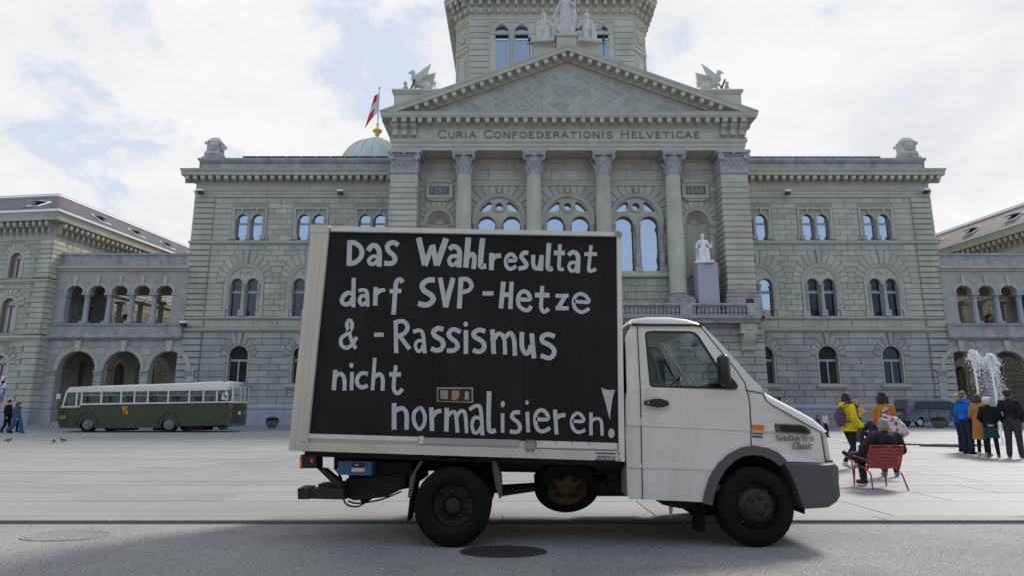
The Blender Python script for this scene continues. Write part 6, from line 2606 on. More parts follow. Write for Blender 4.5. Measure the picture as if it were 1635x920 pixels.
for far in (False, True):
    hl_ = cab_mesh([(1318, 691), (1327, 691.5), (1331, 694), (1341, 737.5), (1326, 738.5)], y=.06, th=.3, far=far).build('headlight_surround', M['van_paint'], tk)
    cab_mesh([(1325.5, 700), (1329, 697), (1333, 701), (1338.5, 730), (1336, 733.5), (1331, 733)], y=.052, th=.28, far=far).build('headlight', M['lens_clear'], hl_)
cab_mesh([(1326, 738.5), (1342, 738), (1343, 741.5), (1326, 741.5)], y=.03, th=.2).build('lamp_trim', M['black_plastic'], tk)
# bumper with rounded ends
bp_out = [(1251, 738), (1258, 739), (1326, 741), (1341, 741), (1347, 748), (1347.5, 772), (1350, 793), (1345, 802), (1331, 811.5), (1284, 813.5), (1278, 797), (1270, 775), (1262, 756)]
rings = []
for yy, ins in ((-.03, .10), (.0, .04), (.06, .012), (.16, 0), (CW - .16, 0), (CW - .06, .012), (CW, .04), (CW + .03, .10)):
    r_ = []
    for (u, v) in bp_out:
        x, z = TP(u, v)
        r_.append((x - (ins if u > 1320 else 0), YC + yy, z - (ins * .15 if v < 745 else 0)))
    rings.append(r_)
bmp = MB().loft(rings).build('bumper', M['grey_plastic'], tk, smooth=35, fix=True)
cab_mesh([(1295, 757), (1346, 757), (1346, 769), (1302, 770)], y=-.045, th=.02).build('bumper_recess', M['grey_plastic'], bmp)
cab_mesh([(1313, 812), (1322, 811), (1321, 816), (1314, 815)], y=.2, th=.05).build('tow_eye', M['dark'], bmp)
ww = MB()
rr_ = []
for a in [PI * (-.08 + 1.16 * k / 16) for k in range(17)]:
    rr_.append([(xf + .50 * math.cos(a) - .01, YC + q, RW + .05 + .50 * math.sin(a)) for q in (.03, .45)])
ww.loft(rr_, cap=False, closed=False)
ww.box(xf - .55, xf + .55, YC + .45, YC + .47, .45, 1.0)
ww.build('wheel_well', M['under_black'], tk)
# interior
it = MB()
x0, z0 = TP(1003, 797); x1_, z1_ = TP(1200, 790)
it.box(x0 + .03, x1_ - .2, YC + .04, YC + CW - .04, z0 + .06, z0 + .12)
it.build('cab_floor', M['seat_grey'], tk)
MB().box(TP(1002, 700)[0] + .01, TP(1002, 700)[0] + .05, YC + .03, YC + CW - .03, z0, TP(1002, 628)[1]).build('cab_rear_wall', M['van_paint'], tk)
up_ = MB()
xx0 = TP(1006, 560)[0]
up_.box(xx0, xx0 + .04, YC + .14, YC + .5, BELT - .05, 2.14)
up_.box(xx0, xx0 + .04, YC + CW - .5, YC + CW - .14, BELT - .05, 2.14)
up_.box(xx0, xx0 + .04, YC + .5, YC + CW - .5, 1.95, 2.14)
up_.build('rear_wall_frame', M['seat_grey'], tk)
for yy in (YC + .12, YC + .78, YC + 1.3):
    s_ = MB()
    xs = TP(1042, 700)[0]
    s_.bbox(xs - .12, xs + .4, yy, yy + .46, .95, 1.10, .04)
    s_.bbox(xs - .2, xs - .06, yy, yy + .46, 1.02, 1.62, .04)
    s_.bbox(xs - .2, xs - .1, yy + .12, yy + .34, 1.62, 1.80, .03)
    s_.build('seat', M['seat_grey'], tk)
ds = MB()
ds.prism(tpoly([(1150, 622), (1215, 622), (1215, 700), (1160, 700)]), YC + .05, YC + CW - .05)
ds.build('dashboard', M['seat_grey'], tk)
sw_ = MB()
T = Matrix.Translation((TP(1128, 618)[0], YC + 1.42, TP(1128, 618)[1])) @ Matrix.Rotation(math.radians(-52), 4, 'Y')
sw_.tube([(.2 * math.cos(a), .2 * math.sin(a), 0) for a in [2 * PI * k / 24 for k in range(24)]], .014, 8, closed=True, T=T)
for a in (0, 2.1, 4.2):
    sw_.tube([(0, 0, -.03), (.2 * math.cos(a), .2 * math.sin(a), 0)], .012, 6, T=T)
sw_.tube([(0, 0, 0), (.0, 0, -.4)], .02, 6, T=T)
sw_.build('steering_wheel', M['black_plastic'], tk)
mb = MB()
xm_, zm_ = at(1111, 549, YC + .9)
mb.bbox(xm_ - .03, xm_ + .03, YC + .8, YC + 1.02, zm_ - .04, zm_ + .04, .012)
mb.tube([(xm_, YC + .9, zm_), (xm_ + .05, YC + .9, zm_ + .1)], .01, 6)
mb.build('rear_view_mirror', M['black_plastic'], tk)
# door mirrors
for far in (False, True):
    s = -1 if not far else 1
    yb_ = YC + .08 if not far else YC + CW - .08
    tri_ = cab_mesh([(1156, 600), (1162, 596), (1176, 612), (1179, 618), (1175, 622.5), (1156, 622.5)], y=-.02, th=.04, far=far).build('mirror_mount', M['black_plastic'], tk)
    u0, u1, v0, v1 = 1146.5, 1165, 567, 617.5
    m_ = MB()
    yd = .22
    yy = yb_ + s * yd
    xa, zt = at(u0, v0, yy); xb, zb = at(u1, v1, yy)
    m_.bbox(xa, xb, yy - .09, yy + .09, zb, zt, .035)
    m_.tube([(TP(1165, 612)[0], yb_, TP(1165, 612)[1]), (xb - .02, yy, zb + .05)], .03, 8)
    m_.build('door_mirror', M['black_plastic'], tri_, smooth=50)
plate('roof_aerofoil', [(1079, 503.5), (1086, 500.5), (1099, 499.5), (1107, 505.5)], M['grey_plastic'], tk, .5, .9)
sl_ = MB()
for k in range(5):
    z = TP(1000, 548 + k * 14)[1]
    sl_.box(TP(994, 560)[0], TP(1000, 560)[0], YC + .2, YC + .24, z - .02, z)
sl_.box(TP(994, 560)[0], TP(1000.5, 560)[0], YC + .25, YC + 1.7, .85, 2.0)
sl_.build('air_intake', M['under_black'], tk)
# screen wash reflection pattern is left to the sky; wiper arm
wp = MB().tube([(TP(1212, 616)[0], YC + .4, TP(1212, 616)[1]), (TP(1180, 575)[0] + .03, YC + .6, TP(1180, 575)[1])], .008, 5)
wp.build('wiper', M['black_plastic'], tk)
# ================================================================== THE STREET SIDE BEHIND THE CAMERA (seen in the window panes)
mk('render_cream', (.34, .31, .26), .9, var=.1, nscale=.5, dirt=.3, dscale=.4, streak=1)
mk('render_grey', (.30, .30, .29), .9, var=.1, nscale=.5, dirt=.3, dscale=.4, streak=1)


def townhouse(x0, x1, y, h, m, label):
    t = thing('townhouse', label, 'town house', ((x0 + x1) / 2, y, 0), world=True)
    cs_ = []
    n = int((x1 - x0) // 3.1)
    st_ = (x1 - x0) / n
    fl_ = int((h - 1) // 3.6)
    for i in range(n):
        for j in range(fl_):
            c = x0 + (i + .5) * st_
            cs_.append((c, 1.2 + j * 3.6 + (0 if j else -.8), 2.1 if j else 3.0))
    w = MB()
    holes = [[(c - .6, z), (c + .6, z), (c + .6, z + hh), (c - .6, z + hh)] for c, z, hh in cs_]
    w.poly([(x0, 0), (x1, 0), (x1, h), (x0, h)], holes, y, flip=True)
    w.add([(x0, y, 0), (x0, y - 11, 0), (x0, y - 11, h), (x0, y, h), (x1, y, 0), (x1, y - 11, 0), (x1, y - 11, h), (x1, y, h)], [(0, 3, 2, 1), (4, 5, 6, 7)])
    w.build('wall', m, t)
    for c, z, hh in cs_:
        f = MB()
        for (a, b, e, g) in ((-.7, -.6, z, z + hh), (.6, .7, z, z + hh), (-.8, .8, z + hh, z + hh + .15), (-.8, .8, z - .15, z), (-.03, .03, z, z + hh)):
            f.box(c + a, c + b, y - .2, y + .08, e, g)
        o = f.build('window', M['trim'], t)
        MB().add([(c - .6, y - .18, z), (c + .6, y - .18, z), (c + .6, y - .18, z + hh), (c - .6, y - .18, z + hh)], [(3, 2, 1, 0)]).build('pane', M['glassdark'], o)
    MB().box(x0, x1, y - .2, y + .5, h, h + .4).build('cornice', M['trim'], t)
    MB().add([(x0, y + .4, h + .4), (x1, y + .4, h + .4), (x1, y - 5.5, h + 4.4), (x0, y - 5.5, h + 4.4), (x1, y - 11, h + .4), (x0, y - 11, h + .4)], [(1, 0, 3, 2), (2, 3, 5, 4), (0, 5, 3), (1, 2, 4)]).build('roof', M['rooftilered'], t)


for k, (a, b, h, m, l) in enumerate(((-66, -41, 15.5, 'render_grey', 'grey town house of the row facing the square, westernmost'), (-40.9, -19, 17, 'render_cream', 'cream town house of the row facing the square, second from the west'), (-18.9, -1, 16, 'stone2', 'green grey stone town house in the middle of the row facing the square'), (-.9, 21, 17.5, 'render_cream', 'broad cream town house of the row facing the square, right of the middle'), (21.1, 43, 15.5, 'render_grey', 'grey town house of the row facing the square, second from the east'), (43.1, 66, 17, 'stone2', 'green grey stone town house at the eastern end of the row'))):
    townhouse(a, b, -13, h, M[m], l)

# ================================================================== SOFT FORMS


def blob(name, prims, m, parent, vox=.012, sm=2, T=None, world=False, label=None):
    "one continuous surface grown over tapered limbs: ('c', p0, r0, p1, r1) and ('e', centre, radii)"
    mb = MB()
    for p in prims:
        if p[0] == 'c':
            _, a, ra, b, rb = p
            a, b = Vector(a), Vector(b)
            mb.tube([a, a.lerp(b, .5), b], [ra, (ra + rb) / 2, rb], 10)
            mb.ball(a, ra, 10); mb.ball(b, rb, 10)
        elif p[0] == 'e':
            mb.ball(p[1], p[2], 12)
        elif p[0] == 'l':
            mb.loft(p[1])
    me = mb.mesh(name, fix=False)
    o = D.objects.new('tmp', me)
    COL.objects.link(o)
    r = o.modifiers.new('r', 'REMESH')
    r.mode = 'VOXEL'; r.voxel_size = vox
    if sm:
        s = o.modifiers.new('s', 'SMOOTH'); s.iterations = sm; s.factor = .5
    dg = bpy.context.evaluated_depsgraph_get()
    new = D.meshes.new_from_object(o.evaluated_get(dg))
    new.name = name
    D.objects.remove(o); D.meshes.remove(me)
    new.shade_smooth()
    new.materials.clear()
    return link(name, new, m, parent, T, label)


SKIN = mat('skin', (.48, .30, .22), .6, local=True)
FEM = dict(hw=.15, sw=.165)


def hand(w, d, side, s=1.):
    "palm, four fingers of different lengths and a thumb, loosely curled; w wrist, d direction"
    w, d = Vector(w), Vector(d).normalized()
    a = Vector((0, side, 0))
    a = (a - d * a.dot(d)).normalized() if abs(d.y) < .9 else Vector((1, 0, 0))
    f = d.cross(a).normalized()
    out = [('c', w, .026 * s, w + d * .085 * s, .03 * s)]
    for k, (o_, ln) in enumerate(((-.03, .066), (-.01, .078), (.01, .073), (.03, .056))):
        b = w + d * .085 * s + f * o_ * s
        m_ = b + d * ln * .55 * s - a * .012 * s
        e = m_ + d * ln * .4 * s - a * .03 * s
        out += [('c', b, .0105 * s, m_, .0095 * s), ('c', m_, .0095 * s, e, .008 * s)]
    b = w + d * .025 * s - f * .028 * s
    out += [('c', b, .013 * s, b + d * .04 * s - f * .03 * s, .010 * s), ('c', b + d * .04 * s - f * .03 * s, .010 * s, b + d * .065 * s - f * .032 * s - a * .015, .009 * s)]
    return out


def human(label, loc, rz, h=1.72, female=False, J=None, skin=SKIN, hair=None, haircol=(.05, .035, .025), hairstyle='short', vox=.009, headturn=0., name='person', cat='person', group=None, lean=0., mathair=None):
    s = h / 1.72
    t = thing(name, label, cat, loc, rz, group)
    hw, sw = (.085, .135) if female else (.09, .160)
    P = dict(pel=(0, 0, .95), hl=(0, hw, .92), hr=(0, -hw, .92), kl=(.02, hw + .01, .49), kr=(.02, -hw - .01, .49), al=(-.01, hw + .02, .09), ar=(-.01, -hw - .02, .09),
             wst=(0, 0, 1.08), ch=(0, 0, 1.28), nk=(-.01, 0, 1.46), hd=(.02, 0, 1.60), sl=(-.01, sw, 1.40), sr=(-.01, -sw, 1.40), el=(-.03, sw + .05, 1.13), er=(-.03, -sw - .05, 1.13), wl=(.05, sw + .05, .88), wr=(.05, -sw - .05, .88))
    if J:
        P.update(J)
    V = {k: Vector(v) * s for k, v in P.items()}
    q = s
    hd = V['hd']
    cu, su = math.cos(headturn), math.sin(headturn)

    def F(x, y, z):
        return hd + Vector((x * cu - y * su, x * su + y * cu, z)) * q
    pr = [('c', V['pel'], .13 * q, V['wst'], .115 * q), ('c', V['wst'], .115 * q, V['ch'], .135 * q), ('c', V['nk'], .058 * q, hd + Vector((-.01, 0, -.03)) * q, .056 * q)]
    for sd in 'lr':
        fb = V.get('f' + sd)
        foot = V['t' + sd] if 't' + sd in V else V['a' + sd] + Vector((.15, .02 if sd == 'l' else -.02, -.055)) * q
        pr += [('c', V['h' + sd], .085 * q, V['k' + sd], .058 * q), ('c', V['k' + sd], .055 * q, V['a' + sd], .038 * q), ('c', V['a' + sd] + Vector((-.03, 0, -.03)) * q, .035 * q, foot, .03 * q),
               ('c', V['s' + sd], .052 * q, V['e' + sd], .04 * q), ('c', V['e' + sd], .038 * q, V['w' + sd], .027 * q), ('c', V['ch'] + Vector((0, 0, .08)) * q, .08 * q, V['s' + sd], .055 * q)]
        pr += hand(V['w' + sd], V['w' + sd] - V['e' + sd], 1 if sd == 'l' else -1, q)
    # head: skull, jaw, nose, lips, ears
    pr += [('e', F(-.01, 0, .015), (.092 * q, .075 * q, .105 * q)), ('e', F(.03, 0, -.05), (.055 * q, .052 * q, .06 * q)), ('c', F(.085, 0, .0), .010 * q, F(.105, 0, -.025), .014 * q),
           ('c', F(.078, -.018, -.058), .008 * q, F(.078, .018, -.058), .008 * q), ('e', F(-.01, .078, -.005), (.018 * q, .010 * q, .03 * q)), ('e', F(-.01, -.078, -.005), (.018 * q, .010 * q, .03 * q))]
    body = blob('body', pr, skin, t, vox=vox)
    eyes = MB()
    for y in (.03, -.03):
        eyes.ball(F(.075, y, .012), .011 * q, 6)
    eyes.build('eyes', M['black_plastic'], body)
    hm = mathair or mat('hair', haircol, .75, var=.3, nscale=40, local=True)
    hp = [('e', F(-.022, 0, .035), (.10 * q, .086 * q, .10 * q)), ('e', F(-.05, 0, .0), (.07 * q, .08 * q, .09 * q))]
    if hairstyle == 'bob':
        hp += [('e', F(-.05, 0, -.05), (.08 * q, .095 * q, .12 * q)), ('c', F(-.01, .08, .0), .035 * q, F(.0, .085, -.11), .03 * q), ('c', F(-.01, -.08, .0), .035 * q, F(.0, -.085, -.11), .03 * q)]
    if hairstyle == 'long':
        hp += [('c', F(-.05, 0, -.02), .085 * q, F(-.07, 0, -.22), .07 * q), ('c', F(.0, .08, .0), .03 * q, F(.01, .085, -.2), .03 * q), ('c', F(.0, -.08, .0), .03 * q, F(.01, -.085, -.2), .03 * q)]
    if hairstyle == 'bun':
        hp += [('e', F(-.12, 0, .06), (.055 * q, .055 * q, .055 * q)), ('c', F(-.1, 0, -.02), .05 * q, F(-.12, 0, -.1), .03 * q)]
    if hairstyle == 'curly':
        rr = random.Random(3)
        hp += [('e', F(-.03 + rr.uniform(-.07, .07), rr.uniform(-.07, .07), .035 + rr.uniform(-.03, .06)), (.04 * q,) * 3) for _ in range(26)]
    if hairstyle == 'beanie':
        hp = [('e', F(-.02, 0, .045), (.102 * q, .092 * q, .10 * q)), ('e', F(-.02, 0, .13), (.04 * q, .04 * q, .03 * q))]
    blob('hair' if hairstyle != 'beanie' else 'beanie', hp, hm, body, vox=.008)
    return t, V, q, body


def cloth(name, col, **k):
    k.setdefault('local', True)
    return mat(name, col, .85, var=.22, nscale=7, bump=1., bscale=9, spec=.2, **k)


def trousers(t, V, q, m, r=.02, flare=0., name='trousers', to=0.):
    pr = [('c', V['pel'], (.125 + r) * q, V['wst'] - Vector((0, 0, .03)), (.11 + r) * q)]
    for sd in 'lr':
        pr += [('c', V['h' + sd], (.09 + r) * q, V['k' + sd], (.058 + r + flare * .5) * q), ('c', V['k' + sd], (.056 + r + flare * .5) * q, V['a' + sd] + Vector((0, 0, .02)), (.045 + r + flare) * q)]
    return blob(name, pr, m, t, vox=.012)


def shoes(t, V, q, m, sole=None):
    for sd in 'lr':
        a = V['a' + sd]
        foot = V['t' + sd] if 't' + sd in V else a + Vector((.16, .02 if sd == 'l' else -.02, -.05)) * q
        o = blob('shoe', [('c', a + Vector((-.045, 0, -.035)) * q, .043 * q, foot, .036 * q), ('c', a, .042 * q, a + Vector((0, 0, -.03)) * q, .045 * q)], m, t, vox=.009)
        if sole:
            d = (foot - a)
            blob('sole', [('c', a + Vector((-.05, 0, -.068)) * q, .022 * q, foot + Vector((.01, 0, -.022)) * q, .018 * q), ('c', a + Vector((-.05, 0, -.068)) * q, .03 * q, a + Vector((.05, 0, -.068)) * q, .024 * q)], sole, o, vox=.009)


def jacket(t, V, q, m, hem=.86, r=.035, flare=.02, collar=True, puffy=0, name='jacket', extra=(), sleeves=True):
    up = V['pel'].z > .8 * q
    hmz = hem * q if up else V['pel'].z - .02
    line = [V['nk'] + Vector((0, 0, -.03)) * q, V['ch'] + Vector((0, 0, .09)) * q, V['ch'], V['wst'], V['pel']]
    if up and hmz < V['pel'].z:
        line.append(Vector((V['pel'].x, 0, hmz)))
    wd = [(.065, .07), (.095, .135), (.11, .145), (.098, .128), (.11, .145), (.115 + flare, .15 + flare)]
    rg = []
    for i, c in enumerate(line):
        a, b_ = wd[i]
        if up and c.z < hmz:
            continue
        n_ = Vector((.25 if not up else 0, 0, 1))
        rg.append([c + Vector(((a + r) * q * math.cos(th) , (b_ + r * .8) * q * math.sin(th), -n_.x * (a + r) * q * math.cos(th))) for th in [2 * PI * k / 20 for k in range(20)]])
    pr = [('l', rg)]
    hm = Vector((V['pel'].x, 0, hmz))
    for sd in 'lr':
        S_, E_, W_ = V['s' + sd], V['e' + sd], V['w' + sd]
        pr += [('c', V['ch'] + Vector((0, 0, .08)) * q, (.085 + r * .6) * q, S_, (.055 + r * .7) * q)]
        if sleeves:
            if puffy:
                for a, b in ((S_, E_), (E_, W_)):
                    for k in range(5):
                        p = a.lerp(b, (k + .5) / 5)
                        pr.append(('e', p, ((.052 + r) * q, (.052 + r) * q, (.045 + r * .6) * q)))
            pr += [('c', S_, (.052 + r * .8) * q, E_, (.044 + r * .8) * q), ('c', E_, (.043 + r * .8) * q, W_, (.032 + r * .7) * q)]
    if collar:
        pr.append(('c', V['nk'] + Vector((0, 0, -.05)) * q, .085 * q, V['nk'] + Vector((0, 0, .0)) * q, .072 * q))
    if puffy:
        for k in range(7):
            z = hm.z + (V['ch'].z - hm.z) * k / 6
            pr.append(('e', (hm.x, hm.y, z + .03), ((.125 + r) * q, (.165 + r) * q, .04 * q)))
    pr += list(extra)
    return blob(name, pr, m, t, vox=.012, sm=1 if puffy else 2)


def place(u, v):
    x, y = G(u, v)
    return (x, y, PZ)


black_ = cloth('black_cloth', (.012, .013, .016))
navy = cloth('navy_cloth', (.018, .026, .05))
white_sole = mat('white_sole', (.6, .6, .6), .6, local=True)
# 1 woman in yellow
wk = dict(kl=(.16, .09, .50), al=(.22, .1, .10), kr=(-.02, -.09, .48), ar=(-.30, -.1, .16), tr=(-.20, -.11, .05), el=(.02, .24, 1.13), wl=(.16, .22, .93), er=(-.05, -.22, 1.13), wr=(.12, -.22, .96))
t, V, q, b = human('woman walking in a bright yellow puffer jacket with a grey backpack and black leggings', place(1362, 749), math.radians(18), 1.64, True, wk, hairstyle='bob', haircol=(.03, .018, .013))
yj = cloth('yellow_puffer', (.66, .50, .02))
jk = jacket(t, V, q, yj, .84, .03, .01, puffy=1, extra=[('e', V['nk'] + Vector((-.10, 0, -.02)), (.09, .11, .07))])
trousers(t, V, q, black_, .004, name='leggings')
shoes(t, V, q, cloth('pale_shoe', (.5, .5, .5)), white_sole)
bpk = blob('backpack', [('c', (-.21, .0, 1.26), .07, (-.23, 0, .98), .09), ('e', (-.22, 0, 1.10), (.10, .14, .19))], cloth('grey_backpack_cloth', (.075, .075, .085)), None, vox=.014)
tag(bpk, 'grey backpack on the back of the woman in the yellow jacket', 'backpack')
bpk.location = t.location; bpk.rotation_euler = t.rotation_euler
st2 = MB()
for s in (-1, 1):
    st2.tube(smoothpath([(-.18, s * .1, 1.38), (-.05, s * .13, 1.45), (.12, s * .13, 1.34), (.1, s * .15, 1.12), (-.15, s * .12, 1.0)], 5), .016, 6)
st2.build('strap', M['seat_grey'], bpk)
blob('glove', hand(V['wr'], V['wr'] - V['er'], -1, 1.12) + hand(V['wl'], V['wl'] - V['el'], 1, 1.12), black_, t, vox=.008)
# 2 woman holding a yellow folder
t, V, q, b = human('blonde woman in a dark jacket and wide grey trousers holding a yellow folder', place(1372, 706), math.radians(-80), 1.68, True,
                   dict(el=(.06, .24, 1.15), wl=(.22, .08, 1.22), er=(.02, -.24, 1.14), wr=(.2, -.08, 1.10)), hairstyle='long', haircol=(.32, .2, .09))
jacket(t, V, q, black_, .93, .03, .01)
trousers(t, V, q, cloth('grey_wide_trouser_cloth', (.07, .075, .075)), .03, .05)
shoes(t, V, q, black_)
T = Matrix.Translation((.25, .0, 1.2)) @ Matrix.Rotation(math.radians(40), 4, 'X')
fo = MB().bbox(-.012, .012, -.2, .2, -.15, .15, .004, T).bbox(.013, .02, -.19, .19, -.14, .14, .002, T).build('folder', cloth('yellow_card', (.62, .42, .08)))
tag(fo, 'yellow folder held by the blonde woman in the dark jacket', 'folder')
fo.location = t.location; fo.rotation_euler = t.rotation_euler
# 3 woman in orange with tote
t, V, q, b = human('dark haired woman in a rust orange jacket seen from behind with a floral bag', place(1423, 762), math.radians(70), 1.62, True,
                   dict(wl=(.2, .12, 1.06), er=(.04, -.19, 1.14), wr=(.17, -.15, 1.0), el=(.03, .19, 1.14), hl=(0, .08, .92)), hairstyle='bob', haircol=(.022, .015, .012), headturn=-.4)
jacket(t, V, q, cloth('rust_orange_cloth', (.46, .19, .03)), .88, .02, .02)
trousers(t, V, q, black_, .012)
shoes(t, V, q, cloth('teal_shoe', (.05, .2, .24)), white_sole)
fm = D.materials.new('floral_print'); fm.use_nodes = True
nt = fm.node_tree
vo = N(nt, 'ShaderNodeTexVoronoi', i_Scale=19)
tcn = N(nt, 'ShaderNodeTexCoord')
nt.links.new(tcn.outputs['Object'], vo.inputs['Vector'])
sp1 = N(nt, 'ShaderNodeSeparateColor'); nt.links.new(vo.outputs['Color'], sp1.inputs[0])
cr = N(nt, 'ShaderNodeValToRGB'); cr.color_ramp.interpolation = 'CONSTANT'
els = cr.color_ramp.elements
els[0].color = (.62, .55, .58, 1)
for p, c in ((.28, (.55, .12, .05, 1)), (.42, (.6, .5, .52, 1)), (.6, (.06, .08, .22, 1)), (.75, (.62, .3, .32, 1)), (.88, (.5, .45, .42, 1))):
    e = els.new(p); e.color = c
els[-1].color = (.55, .15, .02, 1)
nt.links.new(sp1.outputs[0], cr.inputs[0]); nt.links.new(cr.outputs[0], bsdf(fm).inputs['Base Color'])
bsdf(fm).inputs['Roughness'].default_value = .9
bg_ = MB()
rg = []
for z, w, d in ((0, .20, .06), (.03, .235, .10), (.2, .24, .11), (.36, .20, .07), (.46, .10, .035)):
    rg.append([(w * math.cos(a), d * math.sin(a), z) for a in [2 * PI * k / 20 for k in range(20)]])
bg_.loft(rg)
bg_.loft([[(.10 * (1 - k * .13) * math.cos(a) + .10 * k / 4, .03 * math.sin(a), .44 + .045 * k) for a in [2 * PI * j / 10 for j in range(10)]] for k in range(5)])
bag = bg_.build('shoulder_bag', fm, None, smooth=50)
tag(bag, 'big floral print bag hanging on the back of the woman in rust orange', 'bag')
bag.location = (t.location.x + .13, t.location.y - .19, .74)
bag.rotation_euler = (0, math.radians(-28), math.radians(-6))
# 4 the red chairs and the seated man
mk('red_lacquer', (.30, .035, .03), .4, coat=.2, local=True)


def red_chair(loc, rz, label):
    t = thing('garden_chair', label, 'chair', loc, rz, 'red metal garden chairs')
    t.scale = (1, 1, .79)
    for y in (-.25, .25):
        MB().tube(smoothpath([(.28, y * 1.08, 0), (.26, y, .30), (.25, y, .40), (.18, y, .42)], 4), .013, 8).build('leg', M['red_lacquer'], t, smooth=60)
        MB().tube(smoothpath([(-.34, y * 1.12, 0), (-.27, y, .28), (-.20, y, .36), (-.1, y, .38)], 4), .013, 8).build('leg', M['red_lacquer'], t, smooth=60)
        MB().tube(smoothpath([(.27, y * 1.06, .12), (.27, y * 1.1, .50), (.24, y * 1.12, .61), (.1, y * 1.12, .63), (-.24, y * 1.08, .58)], 4), .013, 8).build('armrest', M['red_lacquer'], t, smooth=60)
    fr = MB()
    fr.tube(smoothpath([(-.18, -.25, .38), (-.24, -.26, .55), (-.34, -.26, .84), (-.36, -.20, .88), (-.36, .20, .88), (-.34, .26, .84), (-.24, .26, .55), (-.18, .25, .38)], 4), .014, 8)
    fr.tube([(.27, -.25, .41), (.27, .25, .41)], .013, 8)
    fr.build('back_frame', M['red_lacquer'], t, smooth=60)
    for k in range(6):
        a = .42 + k * .072
        x = -.185 - (a - .38) * .34
        MB().bbox(-.006, .006, -.25, .25, 0, .069, .003, Matrix.Translation((x, 0, a)) @ Matrix.Rotation(-.33, 4, 'Y')).build('slat', M['red_lacquer'], t)
    for k in range(6):
        x = -.16 + k * .072
        MB().bbox(x, x + .062, -.25, .25, .402 + abs(k - 2.5) * .004, .414 + abs(k - 2.5) * .004, .003).build('slat', M['red_lacquer'], t)
    return t


cx_, cyy = G(1404, 780)
AZC = math.radians(88)
red_chair((cx_, cyy, PZ), AZC, 'red slatted metal garden chair with the grey haired man, seen from behind')
pz = .14
seat = dict(pel=(-.08, 0, .43), hl=(-.04, .09, .41), hr=(-.04, -.09, .41), kl=(.34, .15, .47), kr=(.34, -.10, .52), al=(.33, .14, .10), ar=(.30, .32, .48), tr=(.30, .44, .54), wst=(-.13, 0, .55), ch=(-.20, 0, .72), nk=(-.21, 0, .87), hd=(-.17, 0, .99),
            sl=(-.21, .18, .82), sr=(-.21, -.18, .82), el=(-.10, .30, .61), er=(-.10, -.30, .61), wl=(.10, .24, .55), wr=(.12, -.22, .55))
t, V, q, b = human('grey haired man in a dark down jacket sitting cross legged on the nearer red chair', (cx_ + .07, cyy, PZ), AZC, 1.74, False, seat, hairstyle='short', haircol=(.22, .21, .20))
jacket(t, V, q, cloth('dark_down_jacket', (.022, .024, .03)), .5, .05, .0, puffy=0)
trousers(t, V, q, cloth('dark_blue_jeans', (.03, .038, .06)), .014)
shoes(t, V, q, cloth('brown_trainer', (.05, .035, .03)), white_sole)
x2, y2 = G(1394, 716)
red_chair((x2, y2, PZ), math.radians(205), 'red metal garden chair further back, mostly hidden by the person in navy')
t, V, q, b = human('person in a navy jacket sitting on the farther red chair, facing away', (x2, y2, PZ), math.radians(205), 1.7, False, dict(seat, ar=(.36, -.14, .11), tr=(.5, -.15, .05)), hairstyle='short', haircol=(.05, .035, .03))
jacket(t, V, q, navy, .5, .05, .0)
trousers(t, V, q, navy, .014)
shoes(t, V, q, black_)
# group by the fountain
t, V, q, b = human('bearded man in a bright blue rain jacket standing left of the group by the fountain', place(1549, 727), math.radians(5), 1.80, False,
                   dict(el=(-.02, .25, 1.13), wl=(.10, .2, .98), er=(-.02, -.25, 1.13), wr=(.10, -.2, .98)), hairstyle='short', haircol=(.20, .12, .05))
jacket(t, V, q, cloth('blue_rain_cloth', (.01, .13, .52)), .82, .035, .07, extra=[('e', V['nk'] + Vector((-.1, 0, -.02)), (.1, .12, .06))])
trousers(t, V, q, navy, .02)
shoes(t, V, q, black_)
t, V, q, b = human('blonde person with a hair bun half hidden behind the man in blue', (place(1540, 724)[0] + .12, 19.5, PZ), math.radians(10), 1.74, True, hairstyle='bun', haircol=(.42, .28, .13))
jacket(t, V, q, cloth('blue_dark_coat', (.01, .06, .2)), .86, .03, .02)
trousers(t, V, q, navy, .02)
shoes(t, V, q, black_)
t, V, q, b = human('woman in a long camel brown coat with sunglasses pushed up into her hair', place(1571, 729), math.radians(15), 1.70, True,
                   dict(el=(-.01, .23, 1.13), wl=(.12, .18, .96), er=(-.01, -.23, 1.13), wr=(.12, -.18, .96)), hairstyle='bob', haircol=(.07, .035, .02), headturn=.2)
jacket(t, V, q, cloth('camel_coat_cloth', (.36, .17, .055)), .45, .03, .05, name='coat')
trousers(t, V, q, black_, .0, name='leggings')
shoes(t, V, q, cloth('white_trainer', (.55, .5, .5)), white_sole)
sg = MB()
hd = V['hd']
for y in (-.035, .035):
    sg.ball(hd + Vector((.06, y, .10)), (.012, .03, .022), 8)
sg.tube([hd + Vector((.055, -.08, .09)), hd + Vector((.07, 0, .105)), hd + Vector((.055, .08, .09))], .005, 5)
sgo = sg.build('sunglasses', M['black_plastic'], None)
tag(sgo, 'sunglasses pushed up on the head of the woman in the camel coat', 'sunglasses')
sgo.location = t.location; sgo.rotation_euler = t.rotation_euler
t, V, q, b = human('white haired woman in a black coat and teal skirt standing beside the fountain', place(1588, 732), math.radians(60), 1.60, True,
                   dict(el=(.0, .23, 1.13), wl=(.12, .14, 1.0), er=(.0, -.23, 1.13), wr=(.12, -.14, 1.0)), hairstyle='curly', haircol=(.55, .55, .55))
jacket(t, V, q, black_, .66, .03, .03, name='coat')
MB().lathe([(.13, .80), (.15, .66), (.165, .52), (.15, .52), (.12, .8)], n=24, sy=1.15).build('skirt', cloth('teal_skirt_cloth', (.012, .05, .06)), t, smooth=60)
trousers(t, V, q, black_, .004, name='tights')
shoes(t, V, q, cloth('dark_trainer', (.1, .06, .06)), white_sole)
